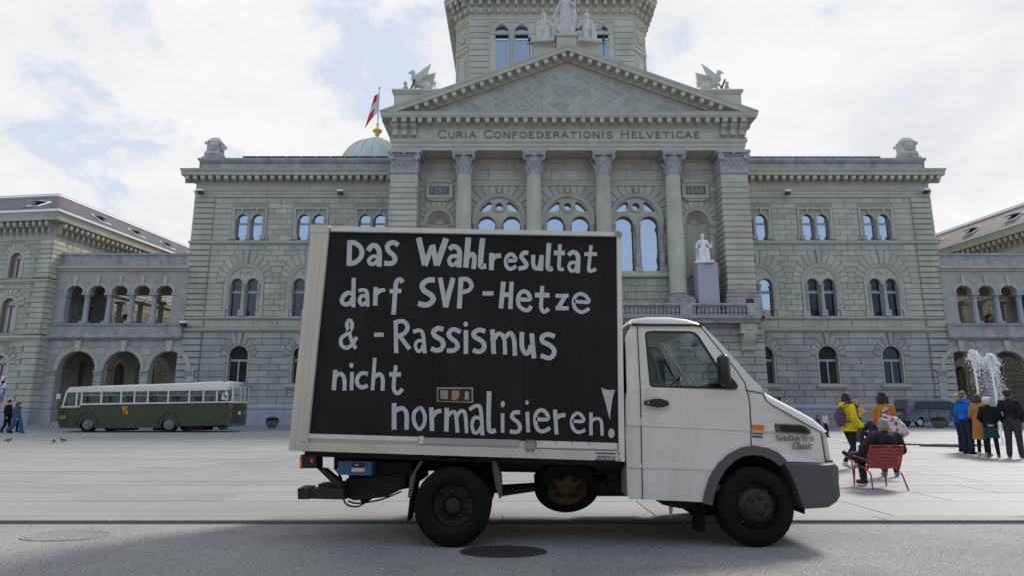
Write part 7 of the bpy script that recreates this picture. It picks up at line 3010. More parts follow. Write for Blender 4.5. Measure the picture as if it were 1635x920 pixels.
t, V, q, b = human('curly haired man in a dark jacket and grey trousers at the right edge', place(1624, 733), math.radians(40), 1.80, False,
                   dict(el=(-.06, .25, 1.13), wl=(.06, .2, .93), er=(-.06, -.25, 1.13), wr=(.06, -.2, .93), kl=(.03, .12, .49), al=(0, .14, .09)), hairstyle='curly', haircol=(.035, .022, .016))
jacket(t, V, q, cloth('charcoal_jacket_cloth', (.016, .017, .021)), .82, .028, .03)
trousers(t, V, q, cloth('grey_trouser_cloth', (.045, .047, .055)), .02)
shoes(t, V, q, cloth('brown_shoe', (.07, .045, .03)))
# heads behind the bonnet
for lab, u, Y, hh, fem, hs2, hc, tc_ in (('dark haired man whose head shows above the truck bonnet', 1246, 24., 1.78, False, 'short', (.03, .022, .018), (.04, .04, .05)),
                                         ('fair haired girl in a pale pink top behind the truck bonnet', 1316, 30., 1.16, True, 'long', (.25, .16, .09), (.62, .42, .42)),
                                         ('small dark haired child half hidden by the truck bonnet', 1304, 30.4, 1.02, False, 'curly', (.03, .02, .018), (.05, .05, .07))):
    t, V, q, b = human(lab, ((u - 817.5) / 1000 * (Y * CT + .02), Y, PZ), math.radians(15), hh, fem, hairstyle=hs2, haircol=hc, vox=.011)
    jacket(t, V, q, cloth('top_cloth', tc_), .86, .03, .01)
    trousers(t, V, q, navy, .02)
    shoes(t, V, q, black_)
# passers-by at the far left
wl_ = dict(kl=(.18, .09, .50), al=(.26, .1, .10), kr=(-.06, -.09, .48), ar=(-.34, -.1, .17), tr=(-.24, -.11, .05))
t, V, q, b = human('man in a maroon beanie and black coat walking at the far left edge', place(8, 693), math.radians(8), 1.78, False, dict(kl=(.1, .09, .5), al=(.12, .1, .09), kr=(0, -.09, .49), ar=(-.14, -.1, .12)), hairstyle='beanie', mathair=cloth('maroon_knit', (.10, .012, .02)), vox=.011)
jacket(t, V, q, black_, .80, .04, .03, name='coat'); trousers(t, V, q, black_, .015); shoes(t, V, q, cloth('olive_shoe', (.06, .06, .04)), white_sole)
t, V, q, b = human('woman in blue denim dungarees striding right behind the man in the maroon beanie', place(24, 693), math.radians(5), 1.66, True, wl_, hairstyle='bun', haircol=(.03, .02, .018), vox=.011)
jacket(t, V, q, cloth('blue_denim_top', (.06, .10, .18)), .90, .02, .0); trousers(t, V, q, cloth('blue_denim', (.05, .095, .19)), .035, .02); shoes(t, V, q, black_, white_sole)
sc_ = blob('scarf', [('c', V['nk'] + Vector((.03, -.05, -.02)), .06, V['nk'] + Vector((.05, .05, -.04)), .06)], black_, t, vox=.012)
t, V, q, b = human('person in a brown jacket between the two other walkers at the far left', (place(17, 693)[0] - 1.0, 36.4, PZ), math.radians(5), 1.62, False, dict(kl=(.1, .09, .5), al=(.12, .1, .09), kr=(0, -.09, .49), ar=(-.14, -.1, .12)), hairstyle='short', haircol=(.03, .02, .018), vox=.011)
jacket(t, V, q, cloth('brown_cloth', (.10, .075, .055)), .84, .05, .02); trousers(t, V, q, black_, .015); shoes(t, V, q, black_, white_sole)
# ================================================================== BUS
mk('bus_green', (.030, .045, .022), .35, coat=.4, var=.08, nscale=1, dirt=.2, dscale=1, local=True)
mk('bus_cream', (.66, .65, .57), .4, coat=.2, var=.05, nscale=1, local=True)
mk('signal_yellow', (.62, .42, .03), .5)
mk('signal_red', (.50, .03, .02), .4)
mk('signal_blue', (.02, .13, .42), .5)
M['busglass'] = glassmat('bus_glass', (.03, .035, .035), .03, .35, .10)
BY0 = 36.7
bus = thing('bus', 'vintage green bus with cream roof and window band parked before the left arcade', 'bus', (-21, BY0, 0), world=True)
BP = lambda u, v: at(u, v, BY0)
BW = 2.4


def bpoly(pts):
    q = [BP(*p) for p in pts]
    return q if parea(q) > 0 else q[::-1]


def brings(pts, ins):
    out = []
    for yy, k in ins:
        cx = sum(BP(*p)[0] for p in pts) / len(pts)
        out.append([(BP(u, v)[0] + (-k if BP(u, v)[0] > cx else k), BY0 + yy, BP(u, v)[1] - (0)) for u, v in pts])
    return out


INS = [(0, .30), (.06, .14), (.2, .03), (.4, 0), (BW - .4, 0), (BW - .2, .03), (BW - .06, .14), (BW, .30)]
lowp = [(95, 684), (94, 672), (97, 650.5), (126, 650.2), (128, 646.5), (250, 643.8), (368, 642.5), (369, 660), (367, 682), (352, 684)]
# skirt with wheel arches left open on the near side
ARC1 = [(138.7 + 11.5 * math.cos(a), 681 - 11.5 * math.sin(a)) for a in [PI * k / 8 for k in range(9)]]
ARC2 = [(268.5 + 12 * math.cos(a), 681 - 12 * math.sin(a)) for a in [PI * k / 8 for k in range(9)]]
side = [(95, 684), (94, 672), (97, 650.5), (126, 650.2), (128, 646.5), (250, 643.8), (362, 642.7), (362, 680)] + [(281, 682)] + ARC2 + [(256, 684)] + [(151, 685)] + ARC1 + [(126.5, 685)]
lb = MB()
lb.prism(bpoly(side), BY0, BY0 + .12)
lb.prism(bpoly(side), BY0 + BW - .12, BY0 + BW)
a = [(97, 650.5), (97, 684)]
lb.loft([[(BP(94, 660)[0] + k, BY0 + yy, z) for z in (.42, 1.0, BP(97, 650)[1])] for yy, k in ((0, .05), (.3, -.12), (BW - .3, -.12), (BW, .05))], cap=False, closed=False)
rx = BP(362, 660)[0]
lb.loft([[(rx + k, BY0 + yy, z) for z in (.40, .55, 1.75)] for yy, k in ((0, 0), (.06, .12), (.25, .25), (.8, .32), (BW - .8, .32), (BW - .25, .25), (BW - .06, .12), (BW, 0))], cap=False, closed=False)
lb.box(BP(96, 660)[0], rx + .2, BY0 + .1, BY0 + BW - .1, .5, .7)
lbo = lb.build('lower_body', M['bus_green'], bus, smooth=30, fix=False)
rf_ = MB()
rp = [(103, 627.5), (106, 622), (110, 619), (180, 616), (300, 612), (352, 609.3), (360, 609.6), (364, 612), (366, 618), (364, 624), (250, 625.5), (120, 627)]
rf_.loft([[(BP(u, v)[0] - (k * .6 if u > 300 else -k * .6) - 0, BY0 + yy, BP(u, v)[1] - k * (.5 if v < 618 else 0)) for u, v in rp] for yy, k in ((0, .16), (.05, .08), (.18, 0), (BW / 2, -.03), (BW - .18, 0), (BW - .05, .08), (BW, .16))])
rf_.loft([[(BP(360, 615)[0] + k, BY0 + yy, z) for z in (2.52, 2.75, 2.86)] + [(BP(360, 615)[0] + k * .6, BY0 + yy, 2.93), (BP(360, 615)[0] - .3, BY0 + yy, 2.95)] for yy, k in ((.05, 0), (.2, .2), (.7, .3), (BW - .7, .3), (BW - .2, .2), (BW - .05, 0))], cap=False, closed=False)
rfo = rf_.build('roof', M['bus_cream'], bus, smooth=45, fix=True)
wl2 = MB()
wl2.prism(bpoly([(97, 649.5), (127, 649), (128, 645), (362, 641.7), (362, 643.6), (128.5, 647.8), (127, 651.5), (97, 652)]), BY0 - .02, BY0 + BW + .02)
wl2.build('waist_rail', M['bus_cream'], bus)
cols = [(100, 649), (121, 649), (129, 646), (160.5, 645.5), (192, 645), (213.5, 645), (235, 644.5), (267.5, 644), (301, 643.5), (324, 643), (345.5, 643), (361.5, 643)]
tops = [106.5, 123, 131, 162, 194, 215, 236.5, 269, 302.5, 325, 346.5, 361]
for (u, v), ut in zip(cols, tops):
    for y0 in (0, BW - .07):
        mb = MB()
        xa, za = BP(u, v); xb, zb = BP(ut, 625)
        mb.prism([(xa - .045, za), (xa + .045, za), (xb + .045, zb), (xb - .045, zb)], BY0 + y0 + .01, BY0 + y0 + .07)
        mb.build('window_post', M['bus_cream'], bus)
for i in range(len(cols) - 1):
    (u0, v0), (u1, v1) = cols[i], cols[i + 1]
    for y0 in (.05, BW - .06):
        mb = MB()
        mb.prism(bpoly([(u0 + 1, v0), (u1 - 1, v1), (tops[i + 1] - 1, 625.5), (tops[i] + 1, 626)]), BY0 + y0, BY0 + y0 + .01)
        o = mb.build('window_pane', M['busglass'], bus)
        if y0 < 1 and 1 < i < 10:
            f = MB()
            w_ = .0011
            f.prism(bpoly([(u0 + 1, 632), (u1 - 1, 631.5), (u1 - 1, 632.3), (u0 + 1, 632.8)]), BY0 + .03, BY0 + .05)
            um = (u0 + u1) / 2
            f.prism(bpoly([(um - .3, 632), (um + .3, 632), (um + .3, 626), (um - .3, 626)]), BY0 + .03, BY0 + .05)
            f.build('sliding_light_bar', M['zinc'], o)
# rear windows and corner posts
for yy in (.1, .95, 1.5, BW - .15):
    MB().box(rx + .18 + (.1 if .5 < yy < 2 else 0), rx + .26 + (.1 if .5 < yy < 2 else 0), BY0 + yy - .04, BY0 + yy + .04, 1.7, 2.6).build('window_post', M['bus_cream'], bus)
MB().loft([[(rx + k, BY0 + yy, z) for z in (1.75, 2.55)] for yy, k in ((.1, .18), (.25, .24), (.8, .3), (BW - .8, .3), (BW - .25, .24), (BW - .1, .18))], cap=False, closed=False).build('window_pane', M['busglass'], bus)
MB().loft([[(rx + k, BY0 + yy, z) for z in (1.68, 1.78)] for yy, k in ((.0, .02), (.08, .16), (.25, .28), (.8, .35), (BW - .8, .35), (BW - .25, .28), (BW, .02))], cap=False, closed=False).build('waist_rail', M['bus_cream'], bus)
MB().loft([[(rx + k, BY0 + yy, z) for z in (.36, .52)] for yy, k in ((.0, .08), (.1, .2), (.8, .42), (BW - .8, .42), (BW, .08))], cap=False, closed=False).build('rear_bumper', M['grey_plastic'], bus)
for u in (138.7, 268.6):
    x = BP(u, 680)[0]
    for yy, near in ((.06, 1), (BW - .3, 0)):
        e = MB().lathe([(.30, 0), (.38, -.02), (.46, 0), (.49, .06), (.49, .2), (.46, .26), (.3, .26)], (x, BY0 + yy, .49), axis='y', n=28, cap=False)
        o = e.build('wheel', M['rubber'], bus, smooth=50)
        MB().lathe([(.31, 0), (.29, -.01), (.25, .03), (.16, .0), (.13, -.05), (0, -.06)], (x, BY0 + yy, .49), axis='y', n=24).build('rim', mk('bus_rim', (.18, .18, .18), .5, local=True) if u < 200 and near else M['bus_rim'], o, smooth=40)
    MB().arcmould(x, .49, .55, [(0, -.1), (0, .02), (.08, .02), (.08, 0)], BY0, -.1, PI + .1, 16).build('wheel_arch', M['black_plastic'], bus)
ub = MB()
ub.box(BP(105, 680)[0], rx - .1, BY0 + .4, BY0 + BW - .4, .32, .6)
for u0, u1 in ((168, 196), (240, 255), (290, 320)):
    ub.box(BP(u0, 680)[0], BP(u1, 680)[0], BY0 + .3, BY0 + 1.6, .12, .4)
ub.build('underframe', M['under_black'], bus)
for k, u in enumerate((137, 150, 175, 183, 201, 222, 244, 256, 280, 291, 312, 335)):
    x = BP(u, 640)[0]
    MB().bbox(x - .2, x - .1, BY0 + .3, BY0 + .9, 1.2, 2.05, .03).bbox(x - .2, x + .2, BY0 + .3, BY0 + .9, 1.2, 1.35, .03).build('bus_seat', M['seat_grey'], bus)
# arms of the city on the flank, fleet number, lamps
sh = bpoly([(195.5, 652), (204, 652), (204, 660), (203, 663.5), (200, 665.5), (197, 663.5), (195.5, 660)])
so = MB().prism(sh, BY0 - .012, BY0 + .01).build('crest', M['signal_red'], bus)
MB().prism(bpoly([(195.6, 652.2), (199, 652.2), (204, 658), (204, 662), (202, 662), (195.6, 655.5)]), BY0 - .018, BY0).build('crest_band', M['signal_yellow'], so)
MB().prism(bpoly([(197.5, 654.5), (199, 654.3), (201.5, 657.5), (202.6, 660.5), (201.5, 660.3), (200.6, 658.8), (199.6, 659.2), (199.3, 657.3), (198, 656.5)]), BY0 - .024, BY0).build('crest_animal', M['black_plastic'], so)
for uu in (196.3, 199.6, 203):
    MB().prism(bpoly([(uu - .9, 651.8), (uu + .9, 651.8), (uu + 1.1, 649.6), (uu, 650.6), (uu - 1.1, 649.6)]), BY0 - .012, BY0).build('crest_crown', M['signal_yellow'], so)
x, z = BP(96.5, 670)
textmesh('fleet_number', '157', .26, M['signal_yellow'], bus, upr(x, BY0 - .135, z), extrude=.005, bold=.006)
textmesh('fleet_number', '157', .17, M['signal_yellow'], bus, Matrix.Translation((rx + .36, BY0 + 1.35, 1.05)) @ Matrix.Rotation(PI / 2, 4, 'Z') @ Matrix.Rotation(PI / 2, 4, 'X'), extrude=.005, bold=.004)
MB().box(rx + .32, rx + .345, BY0 + .75, BY0 + 1.1, 1.02, 1.2).build('number_plate', M['label_white'], bus)
mb = MB().bbox(rx + .30, rx + .33, BY0 + 1.3, BY0 + 1.75, 2.72, 3.0, .01).build('route_box', M['signal_blue'], bus)
textmesh('route_number', '3', .28, M['label_white'], mb, Matrix.Translation((rx + .34, BY0 + 1.42, 2.77)) @ Matrix.Rotation(PI / 2, 4, 'Z') @ Matrix.Rotation(PI / 2, 4, 'X'), extrude=.005, bold=.006)
for yy in (.12, BW - .12):
    MB().ball((rx + .2, BY0 + yy, .95), (.05, .05, .09), 8).build('tail_lamp', M['signal_red'], bus)
MB().ball((BP(209.5, 679)[0], BY0 - .01, BP(209.5, 679)[1]), .04, 6).build('side_reflector', M['orange_lens'], bus)
mb = MB().box(rx - .36, rx + .02, BY0 - .03, BY0 - .015, 1.86, 2.24).build('turn_notice', M['label_white'], bus)
MB().prism([(rx - .3, 2.16), (rx - .24, 2.04), (rx - .14, 2.04), (rx - .14, 1.92), (rx - .04, 1.98), (rx - .06, 2.1), (rx - .18, 2.12), (rx - .2, 2.2)][::-1], BY0 - .04, BY0 - .03).build('notice_arrow', mk('sign_green', (.02, .14, .08), .6), mb)
MB().box(BP(155, 630)[0], BP(163, 630)[0], BY0 + .1, BY0 + .12, BP(0, 638)[1], BP(0, 634)[1]).build('window_notice', M['label_white'], bus)
MB().box(BP(98.5, 637)[0] - .25, BP(98.5, 637)[0] - .1, BY0 - .1, BY0 + .05, 1.9, 2.2).build('mirror', M['bus_cream'], bus)

# ================================================================== VAN
mk('van_slate', (.085, .115, .155), .3, coat=.6, local=True)
vx, vy = (1447 - 817.5) * .0477, 48.6
van = thing('van', 'dark slate blue passenger van parked by the wall behind the fountain', 'van', (vx, vy, .0))
van.scale = (1, 1, 1.06)
vb = MB()
prof = [(0, .42), (.03, 1.05), (.08, 1.5), (.22, 1.92), (.35, 1.97), (2.2, 1.99), (3.2, 1.95), (3.55, 1.85), (4.15, 1.30), (4.35, 1.2), (4.85, 1.0), (4.9, .7), (4.88, .38), (4.25, .35), (4.2, .6), (3.95, .72), (3.7, .6), (3.65, .35), (1.25, .32), (1.2, .6), (.95, .74), (.7, .6), (.65, .35)]
vb.loft([[(x + (k if x < 2.5 else -k), yy, z - (k * .6 if z > 1.9 else 0) ) for x, z in prof[::-1]] for yy, k in ((0, .12), (.05, .04), (.18, 0), (1.7, 0), (1.83, .04), (1.88, .12))])
vbo = vb.build('body', M['van_slate'], van, smooth=35, fix=True)
MB().prism([(.62, 1.22), (3.25, 1.22), (3.95, 1.27), (3.45, 1.78), (3.1, 1.82), (.75, 1.80)], -.012, .02).build('side_glass', M['glassdark'], van)
MB().box(-.0, .03, .0, .1, 0, 0.01).build('jack_point', M['under_black'], van)
MB().add([(.02, .18, 1.15), (.02, 1.7, 1.15), (.19, 1.6, 1.82), (.19, .28, 1.82)], [(0, 3, 2, 1)]).build('rear_glass', M['glassdark'], van)
MB().bbox(-.03, .06, .02, .14, .95, 1.35, .02).build('tail_lamp', M['signal_red'], van)
MB().box(-.02, .0, .7, 1.2, .88, 1.0).build('number_plate', M['label_white'], van)
MB().box(3.3, 3.34, -.016, .02, .5, 1.8).box(1.7, 1.74, -.016, .02, .5, 1.8).box(.3, 4.0, -.016, .01, 1.1, 1.13).build('door_seam', M['under_black'], van)
MB().bbox(3.6, 3.75, -.18, -.02, 1.2, 1.4, .03).build('door_mirror', M['black_plastic'], van)
for x in (.95, 3.95):
    for y in (.02, 1.66):
        o = MB().lathe([(.2, 0), (.3, -.01), (.33, .03), (.33, .18), (.3, .2)], (x, y, .33), axis='y', n=24).build('wheel', M['rubber'], van, smooth=50)
        MB().lathe([(.21, -.012), (.19, .0), (.07, -.02), (0, -.02)], (x, y, .33), axis='y', n=18).build('rim', M['zinc'], o)
# bicycle at the right edge
bx0, by0 = G(1634, 676)
bi = thing('bicycle', 'bicycle leaning by the right hand arcade, cut by the right edge', 'bicycle', (bx0 + .1, 44, PZ))
for x in (0, 1.02):
    o = MB().tube([(x + .33 * math.cos(a), 0, .34 + .33 * math.sin(a)) for a in [2 * PI * k / 24 for k in range(24)]], .02, 6, closed=True).build('wheel', M['rubber'], bi)
    MB().tube([(x + .3 * math.cos(a), 0, .34 + .3 * math.sin(a)) for a in [2 * PI * k / 24 for k in range(24)]], .012, 6, closed=True).build('rim', M['zinc'], o)
fr = MB()
for a, b in (((0, 0, .34), (.38, 0, .34)), ((.38, 0, .34), (.28, 0, .85)), ((.28, 0, .80), (0, 0, .34)), ((.28, 0, .8), (.84, 0, .84)), ((.38, 0, .34), (.86, 0, .78)), ((.84, 0, .92), (1.02, 0, .34)), ((.84, -.25, .98), (.84, .25, .98)), ((.84, 0, .9), (.84, 0, .98))):
    fr.tube([a, b], .016, 6)
fr.build('frame', M['dark'], bi)
MB().bbox(.16, .42, -.07, .07, .86, .92, .02).build('saddle', M['black_plastic'], bi)
# ================================================================== PLANTERS, SIGNS, PIGEONS
mk('planter_concrete', (.13, .14, .15), .9, var=.15, nscale=6, local=True)
red_leaf = mat('red_brown_leaves', (.12, .03, .025), .8, var=.4, nscale=20, isl=.5, local=True)


def planter(x, y, label, s=.85):
    t = thing('planter', label, 'planter', (x, y, .016), 0, 'round bowl planters along the building')
    t.scale = (s, s, s)
    MB().lathe([(.26, 0), (.28, .05), (.42, .22), (.52, .42), (.55, .55), (.57, .60), (.52, .60), (.48, .54), (0, .52)], n=24).build('bowl', M['planter_concrete'], t, smooth=40)
    rr = random.Random(int(x * 10))
    lf = MB()
    for k in range(420):
        a, r = rr.uniform(0, 2 * PI), math.sqrt(rr.random()) * .5
        z = .58 + rr.random() * .34 * (1.15 - r)
        c = Vector((r * math.cos(a), r * math.sin(a), z))
        d = Vector((rr.uniform(-1, 1), rr.uniform(-1, 1), rr.uniform(-.3, 1))).normalized() * .075
        e = d.cross(Vector((rr.random(), rr.random(), rr.random()))).normalized() * .035
        lf.add([c - d, c + e, c + d, c - e], [(0, 1, 2, 3)])
    struct(lf.build('foliage', red_leaf, t), 'stuff')


planter(*G(434, 684.5), 'bowl planter with red leaved plants by the wall left of the truck')
planter(-18.9, 42, 'bowl planter largely hidden behind the rear of the green bus')
planter(*G(1500, 684.5), 'bowl planter with red flowers in front of the dark van')
sg = thing('traffic_sign', 'pole with three traffic signs above the walkers at the far left edge', 'traffic sign', ((6 - 817.5) / 1000 * 38.6, 39, 0))
MB().tube([(0, 0, 0), (0, 0, 3.4)], .035, 8).build('pole', M['zinc'], sg)
p1_ = MB().bbox(-.18, .22, -.06, -.04, 2.62, 3.34, .008).build('sign_plate', M['label_white'], sg)
MB().prism([(-.14, 2.72), (-.08, 2.68), (.20, 3.24), (.14, 3.28)], -.066, -.06).box(-.1, .12, -.066, -.06, 2.9, 3.05).build('zone_end_mark', M['black_plastic'], p1_)
p2_ = MB().bbox(-.20, .20, -.06, -.04, 2.2, 2.58, .008).build('sign_plate', M['signal_blue'], sg)
MB().prism([(-.04, 2.24), (.04, 2.24), (.04, 2.42), (.12, 2.42), (0, 2.56), (-.12, 2.42), (-.04, 2.42)], -.066, -.06).build('arrow', M['label_white'], p2_)
p3_ = MB().lathe([(0, -.06), (.2, -.06), (.2, -.04), (0, -.04)], (0, 0, 1.95), axis='y', n=20).build('sign_plate', M['signal_red'], sg)
MB().lathe([(0, -.066), (.15, -.066), (.15, -.06)], (0, 0, 1.95), axis='y', n=20).build('sign_field', M['signal_blue'], p3_)
MB().prism([(-.14, 2.03), (-.1, 2.07), (.14, 1.87), (.1, 1.83)][::-1], -.070, -.066).build('sign_bar', M['signal_red'], p3_)
for u, v, rz, lab in ((13, 708, .4, 'pigeon standing alone at the far left of the square'), (86, 709, 2.6, 'pigeon pecking with its head down, left of a pair'), (100, 708, 3.3, 'pigeon walking, right of a pair on the square')):
    x, y = G(u, v)
    t = thing('pigeon', lab, 'pigeon', (x, y, PZ), rz, 'pigeons on the square')
    pk = (u == 86)
    t.scale = (.78, .78, .78)
    hdp = (.15, 0, .07) if pk else (.13, 0, .24)
    blob('body', [('e', (0, 0, .14), (.12, .065, .065)), ('c', (.06, 0, .16), .05, hdp, .028), ('c', hdp, .026, (hdp[0] + .05, 0, hdp[2] - .01), .008), ('c', (-.08, 0, .13), .04, (-.22, 0, .10), .018)], mat('pigeon_grey', (.09, .095, .11), .7, var=.3, nscale=20, local=True), t, vox=.010)
    for s in (-.025, .025):
        MB().tube([(0, s, .09), (.01, s, 0)], .006, 5).tube([(.01, s, .004), (.045, s, .004)], .005, 5).build('leg', M['signal_red'], t)

# ================================================================== FOUNTAIN JETS
wm = D.materials.new('spray_water'); wm.use_nodes = True
b_ = bsdf(wm)
b_.inputs['Base Color'].default_value = (.93, .95, .97, 1); b_.inputs['Roughness'].default_value = .25
b_.inputs['Transmission Weight'].default_value = .05
b_.inputs['Subsurface Weight'].default_value = .0
wm2 = wm


def jet(x, y, h, seed, label, head):
    rr = random.Random(seed)
    t = thing('fountain_jet', label, 'fountain jet', (x, y, PZ))
    c = MB()
    n = 46
    P, Rr = [], []
    for i in range(n):
        z = h * i / (n - 1)
        P.append((rr.uniform(-.012, .012), rr.uniform(-.012, .012), z))
        Rr.append(.024 + .018 * rr.random())
    c.tube(P, Rr, 7)
    c.build('water_column', wm, t, smooth=60)
    sp = MB()
    oc = [(1, 0, 0), (-1, 0, 0), (0, 1, 0), (0, -1, 0), (0, 0, 1.3), (0, 0, -1.3)]
    of = [(0, 2, 4), (2, 1, 4), (1, 3, 4), (3, 0, 4), (2, 0, 5), (1, 2, 5), (3, 1, 5), (0, 3, 5)]
    for k in range(2300 if seed < 5 else 4300):
        z = h * (1 - rr.random() ** 1.3)
        topd = (h - z) / h
        sxx = .07 + .17 * math.sqrt(topd)
        px, py = rr.gauss(.08 + .30 * topd * (seed > 5), sxx * .6), rr.gauss(0, sxx * .6)
        r = rr.uniform(.005, .014)
        if k < 1500:
            z = h - abs(rr.gauss(0, head)) * (1 if rr.random() < .7 else 2.2) + .05
            dz_ = max(0, h + .06 - z)
            px, py = rr.gauss(.16 * dz_, (.04 + .11 * min(1, dz_ / .35)) * rr.uniform(.4, 1.2)), rr.gauss(0, .03 + .11 * min(1, dz_ / .35))
            r = rr.uniform(.008, .024)
        if z < .02:
            continue
        sp.add([(px + a * r, py + b * r, z + c_ * r) for a, b, c_ in oc], of)
    struct(sp.build('spray', wm, t), 'stuff')


jx = lambda u, Y, z: (u - 817.5) / 1000 * (Y * CT + (z - EYE) * ST)
jet(jx(1570, 25.5, .5), 25.5, at(1553, 563, 25.5)[1], 3, 'left fountain jet, with a wide ragged head of falling water', .28)
jet(jx(1601, 25.0, .0), 25.0, at(1577, 569, 25.0)[1], 8, 'right fountain jet, leaning column with a curtain of spray', .22)

# ================================================================== SCULPTURE
lime = M['limestone']


def drape(base, z0, z1, r0, r1, n=36, folds=9, seed=0, dx=0., sy=.8, tilt=(0, 0)):
    rr = random.Random(seed)
    ph = rr.random() * 6
    rings = []
    for i in range(9):
        f = i / 8
        r = r0 + (r1 - r0) * f
        ring = []
        for k in range(n):
            a = 2 * PI * k / n
            w = 1 + (.16 * (1 - f) + .05) * math.sin(folds * a + ph + 1.3 * f) + .05 * math.sin(2.3 * a + ph)
            ring.append((base[0] + tilt[0] * f + r * w * math.cos(a), base[1] + tilt[1] * f + r * w * sy * math.sin(a), z0 + (z1 - z0) * f))
        rings.append(ring)
    return ('l', rings)


def seated(name, label, loc, rz, s, m, T=None, seed=1, prop='book', vox=.04):
    t = thing(name, label, 'statue', loc, rz)
    t.scale = (s, s, s)
    # facing +x
    pr = [drape((.18, 0, 0), .0, .62, .36, .27, seed=seed, sy=1.0), ('c', (0, 0, .62), .20, (.02, 0, .95), .15), ('c', (.02, 0, .95), .15, (.0, 0, 1.18), .17), ('c', (0, .1, .62), .16, (.42, .17, .66), .13), ('c', (0, -.1, .62), .16, (.42, -.17, .66), .13),
          ('c', (.42, .17, .66), .13, (.46, .2, .1), .14), ('c', (.42, -.17, .66), .13, (.50, -.13, .1), .13),
          ('c', (0, .2, 1.22), .09, (-.02, .36, .95), .07), ('c', (-.02, .36, .95), .07, (.24, .40, .80), .05), ('c', (0, -.2, 1.22), .09, (-.02, -.36, .95), .07), ('c', (-.02, -.36, .95), .07, (.26, -.30, .84), .05), ('e', (.30, .40, .80), (.08, .05, .05)), ('e', (.32, -.29, .84), (.08, .05, .05)),
          ('c', (0, .12, 1.24), .09, (0, -.12, 1.24), .09), ('c', (.01, 0, 1.28), .065, (.02, 0, 1.4), .065), ('e', (.03, 0, 1.50), (.105, .09, .13)), ('c', (.12, 0, 1.5), .016, (.145, 0, 1.47), .02), ('e', (-.02, 0, 1.56), (.13, .12, .12)), ('e', (-.02, 0, 1.67), (.06, .06, .05)),
          ('l', [[(-.32, -.36, z), (.10, -.36, z), (.10, .36, z), (-.32, .36, z)] for z in (0, .5, .6)])]
    if prop == 'book':
        pr += [('l', [[(.26, .22, z), (.52, .22, z), (.52, .58, z), (.26, .58, z)] for z in (.74, .80)])]
    if prop == 'sheaf':
        pr += [('c', (.25, .38, .0), .12, (.22, .45, .78), .14), ('e', (.22, .42, .80), (.17, .17, .13))]
    if prop == 'staff':
        pr += [('c', (.3, -.40, 0), .03, (.22, -.36, 1.15), .03), ('c', (.3, .42, .78), .05, (.34, .45, 1.08), .03)]
    b = blob('figure', pr, m, t, vox=vox / s, sm=1)
    MB().bbox(-.42, .68, -.5, .5, -.12, .02, .02).build('plinth', m, t)
    return t


Zs = 31.62
seated('seated_statue', 'seated stone figure with a sheaf, left of the standing figure on the pediment', (XC - 1.85, YP + 1.15, Zs + .12), -PI / 2 - .15, 1.95, lime, seed=2, prop='sheaf')
seated('seated_statue', 'seated stone figure with an open book, right of the standing figure on the pediment', (XC + 1.85, YP + 1.15, Zs + .12), -PI / 2 + .1, 1.95, lime, seed=5, prop='book')
t = thing('standing_statue', 'tall draped stone figure at the crown of the pediment between two seated figures', 'statue', (XC + .05, YP + 1.1, 32.45))
pr = [drape((0, 0, 0), 0, 2.15, .62, .42, seed=4, folds=8, sy=.75), drape((0, 0, 0), 1.9, 3.1, .5, .42, seed=7, folds=7, sy=.7), ('c', (0, 0, 3.0), .36, (0, 0, 3.5), .34), ('c', (-.38, 0, 3.55), .17, (-.72, -.1, 2.75), .13), ('c', (-.72, -.1, 2.75), .13, (-1.12, -.25, 1.85), .09), ('e', (-1.15, -.27, 1.75), (.11, .1, .16)),
      ('c', (.38, 0, 3.55), .17, (.8, -.05, 3.1), .13), ('c', (.8, -.05, 3.1), .13, (.78, -.2, 3.8), .09), ('c', (0, 0, 3.7), .11, (0, 0, 3.95), .11), ('e', (0, -.03, 4.15), (.19, .21, .26)), ('e', (0, .04, 4.27), (.23, .23, .2)),
      ('l', [[(.35 + dx_, .05, z), (.75 + dx_, .0, z), (.85 + dx_, .2, z), (.4 + dx_, .3, z)] for z, dx_ in ((.9, -.2), (1.8, .0), (2.4, .15), (3.5, -.05))]), drape((-.75, -.1, 0), .55, 1.9, .22, .2, seed=9, folds=5, tilt=(-.15, 0)), ('c', (-.5, 0, .1), .25, (-.35, 0, 1.6), .2)]
blob('figure', pr, lime, t, vox=.045, sm=1)
MB().bbox(-.72, .72, -.5, .6, -.04, .14, .03).build('plinth', lime, t)
pl_ = thing('lilac_plinth', 'tall pale lilac plinth standing on the balcony before the right niche', 'plinth', (mx(1, 10.45), YP + .1, 8.15))
MB().bbox(-.78, .78, -.6, .6, 0, 4.35, .01).build('block', M['lilac'], pl_)
ns = seated('niche_statue', 'white seated statue with a raised hand on the tall lilac plinth', (mx(1, 10.42), YP + .25, 12.6), -PI / 2 - .25, 1.42, M['marble'], seed=3, prop='staff')


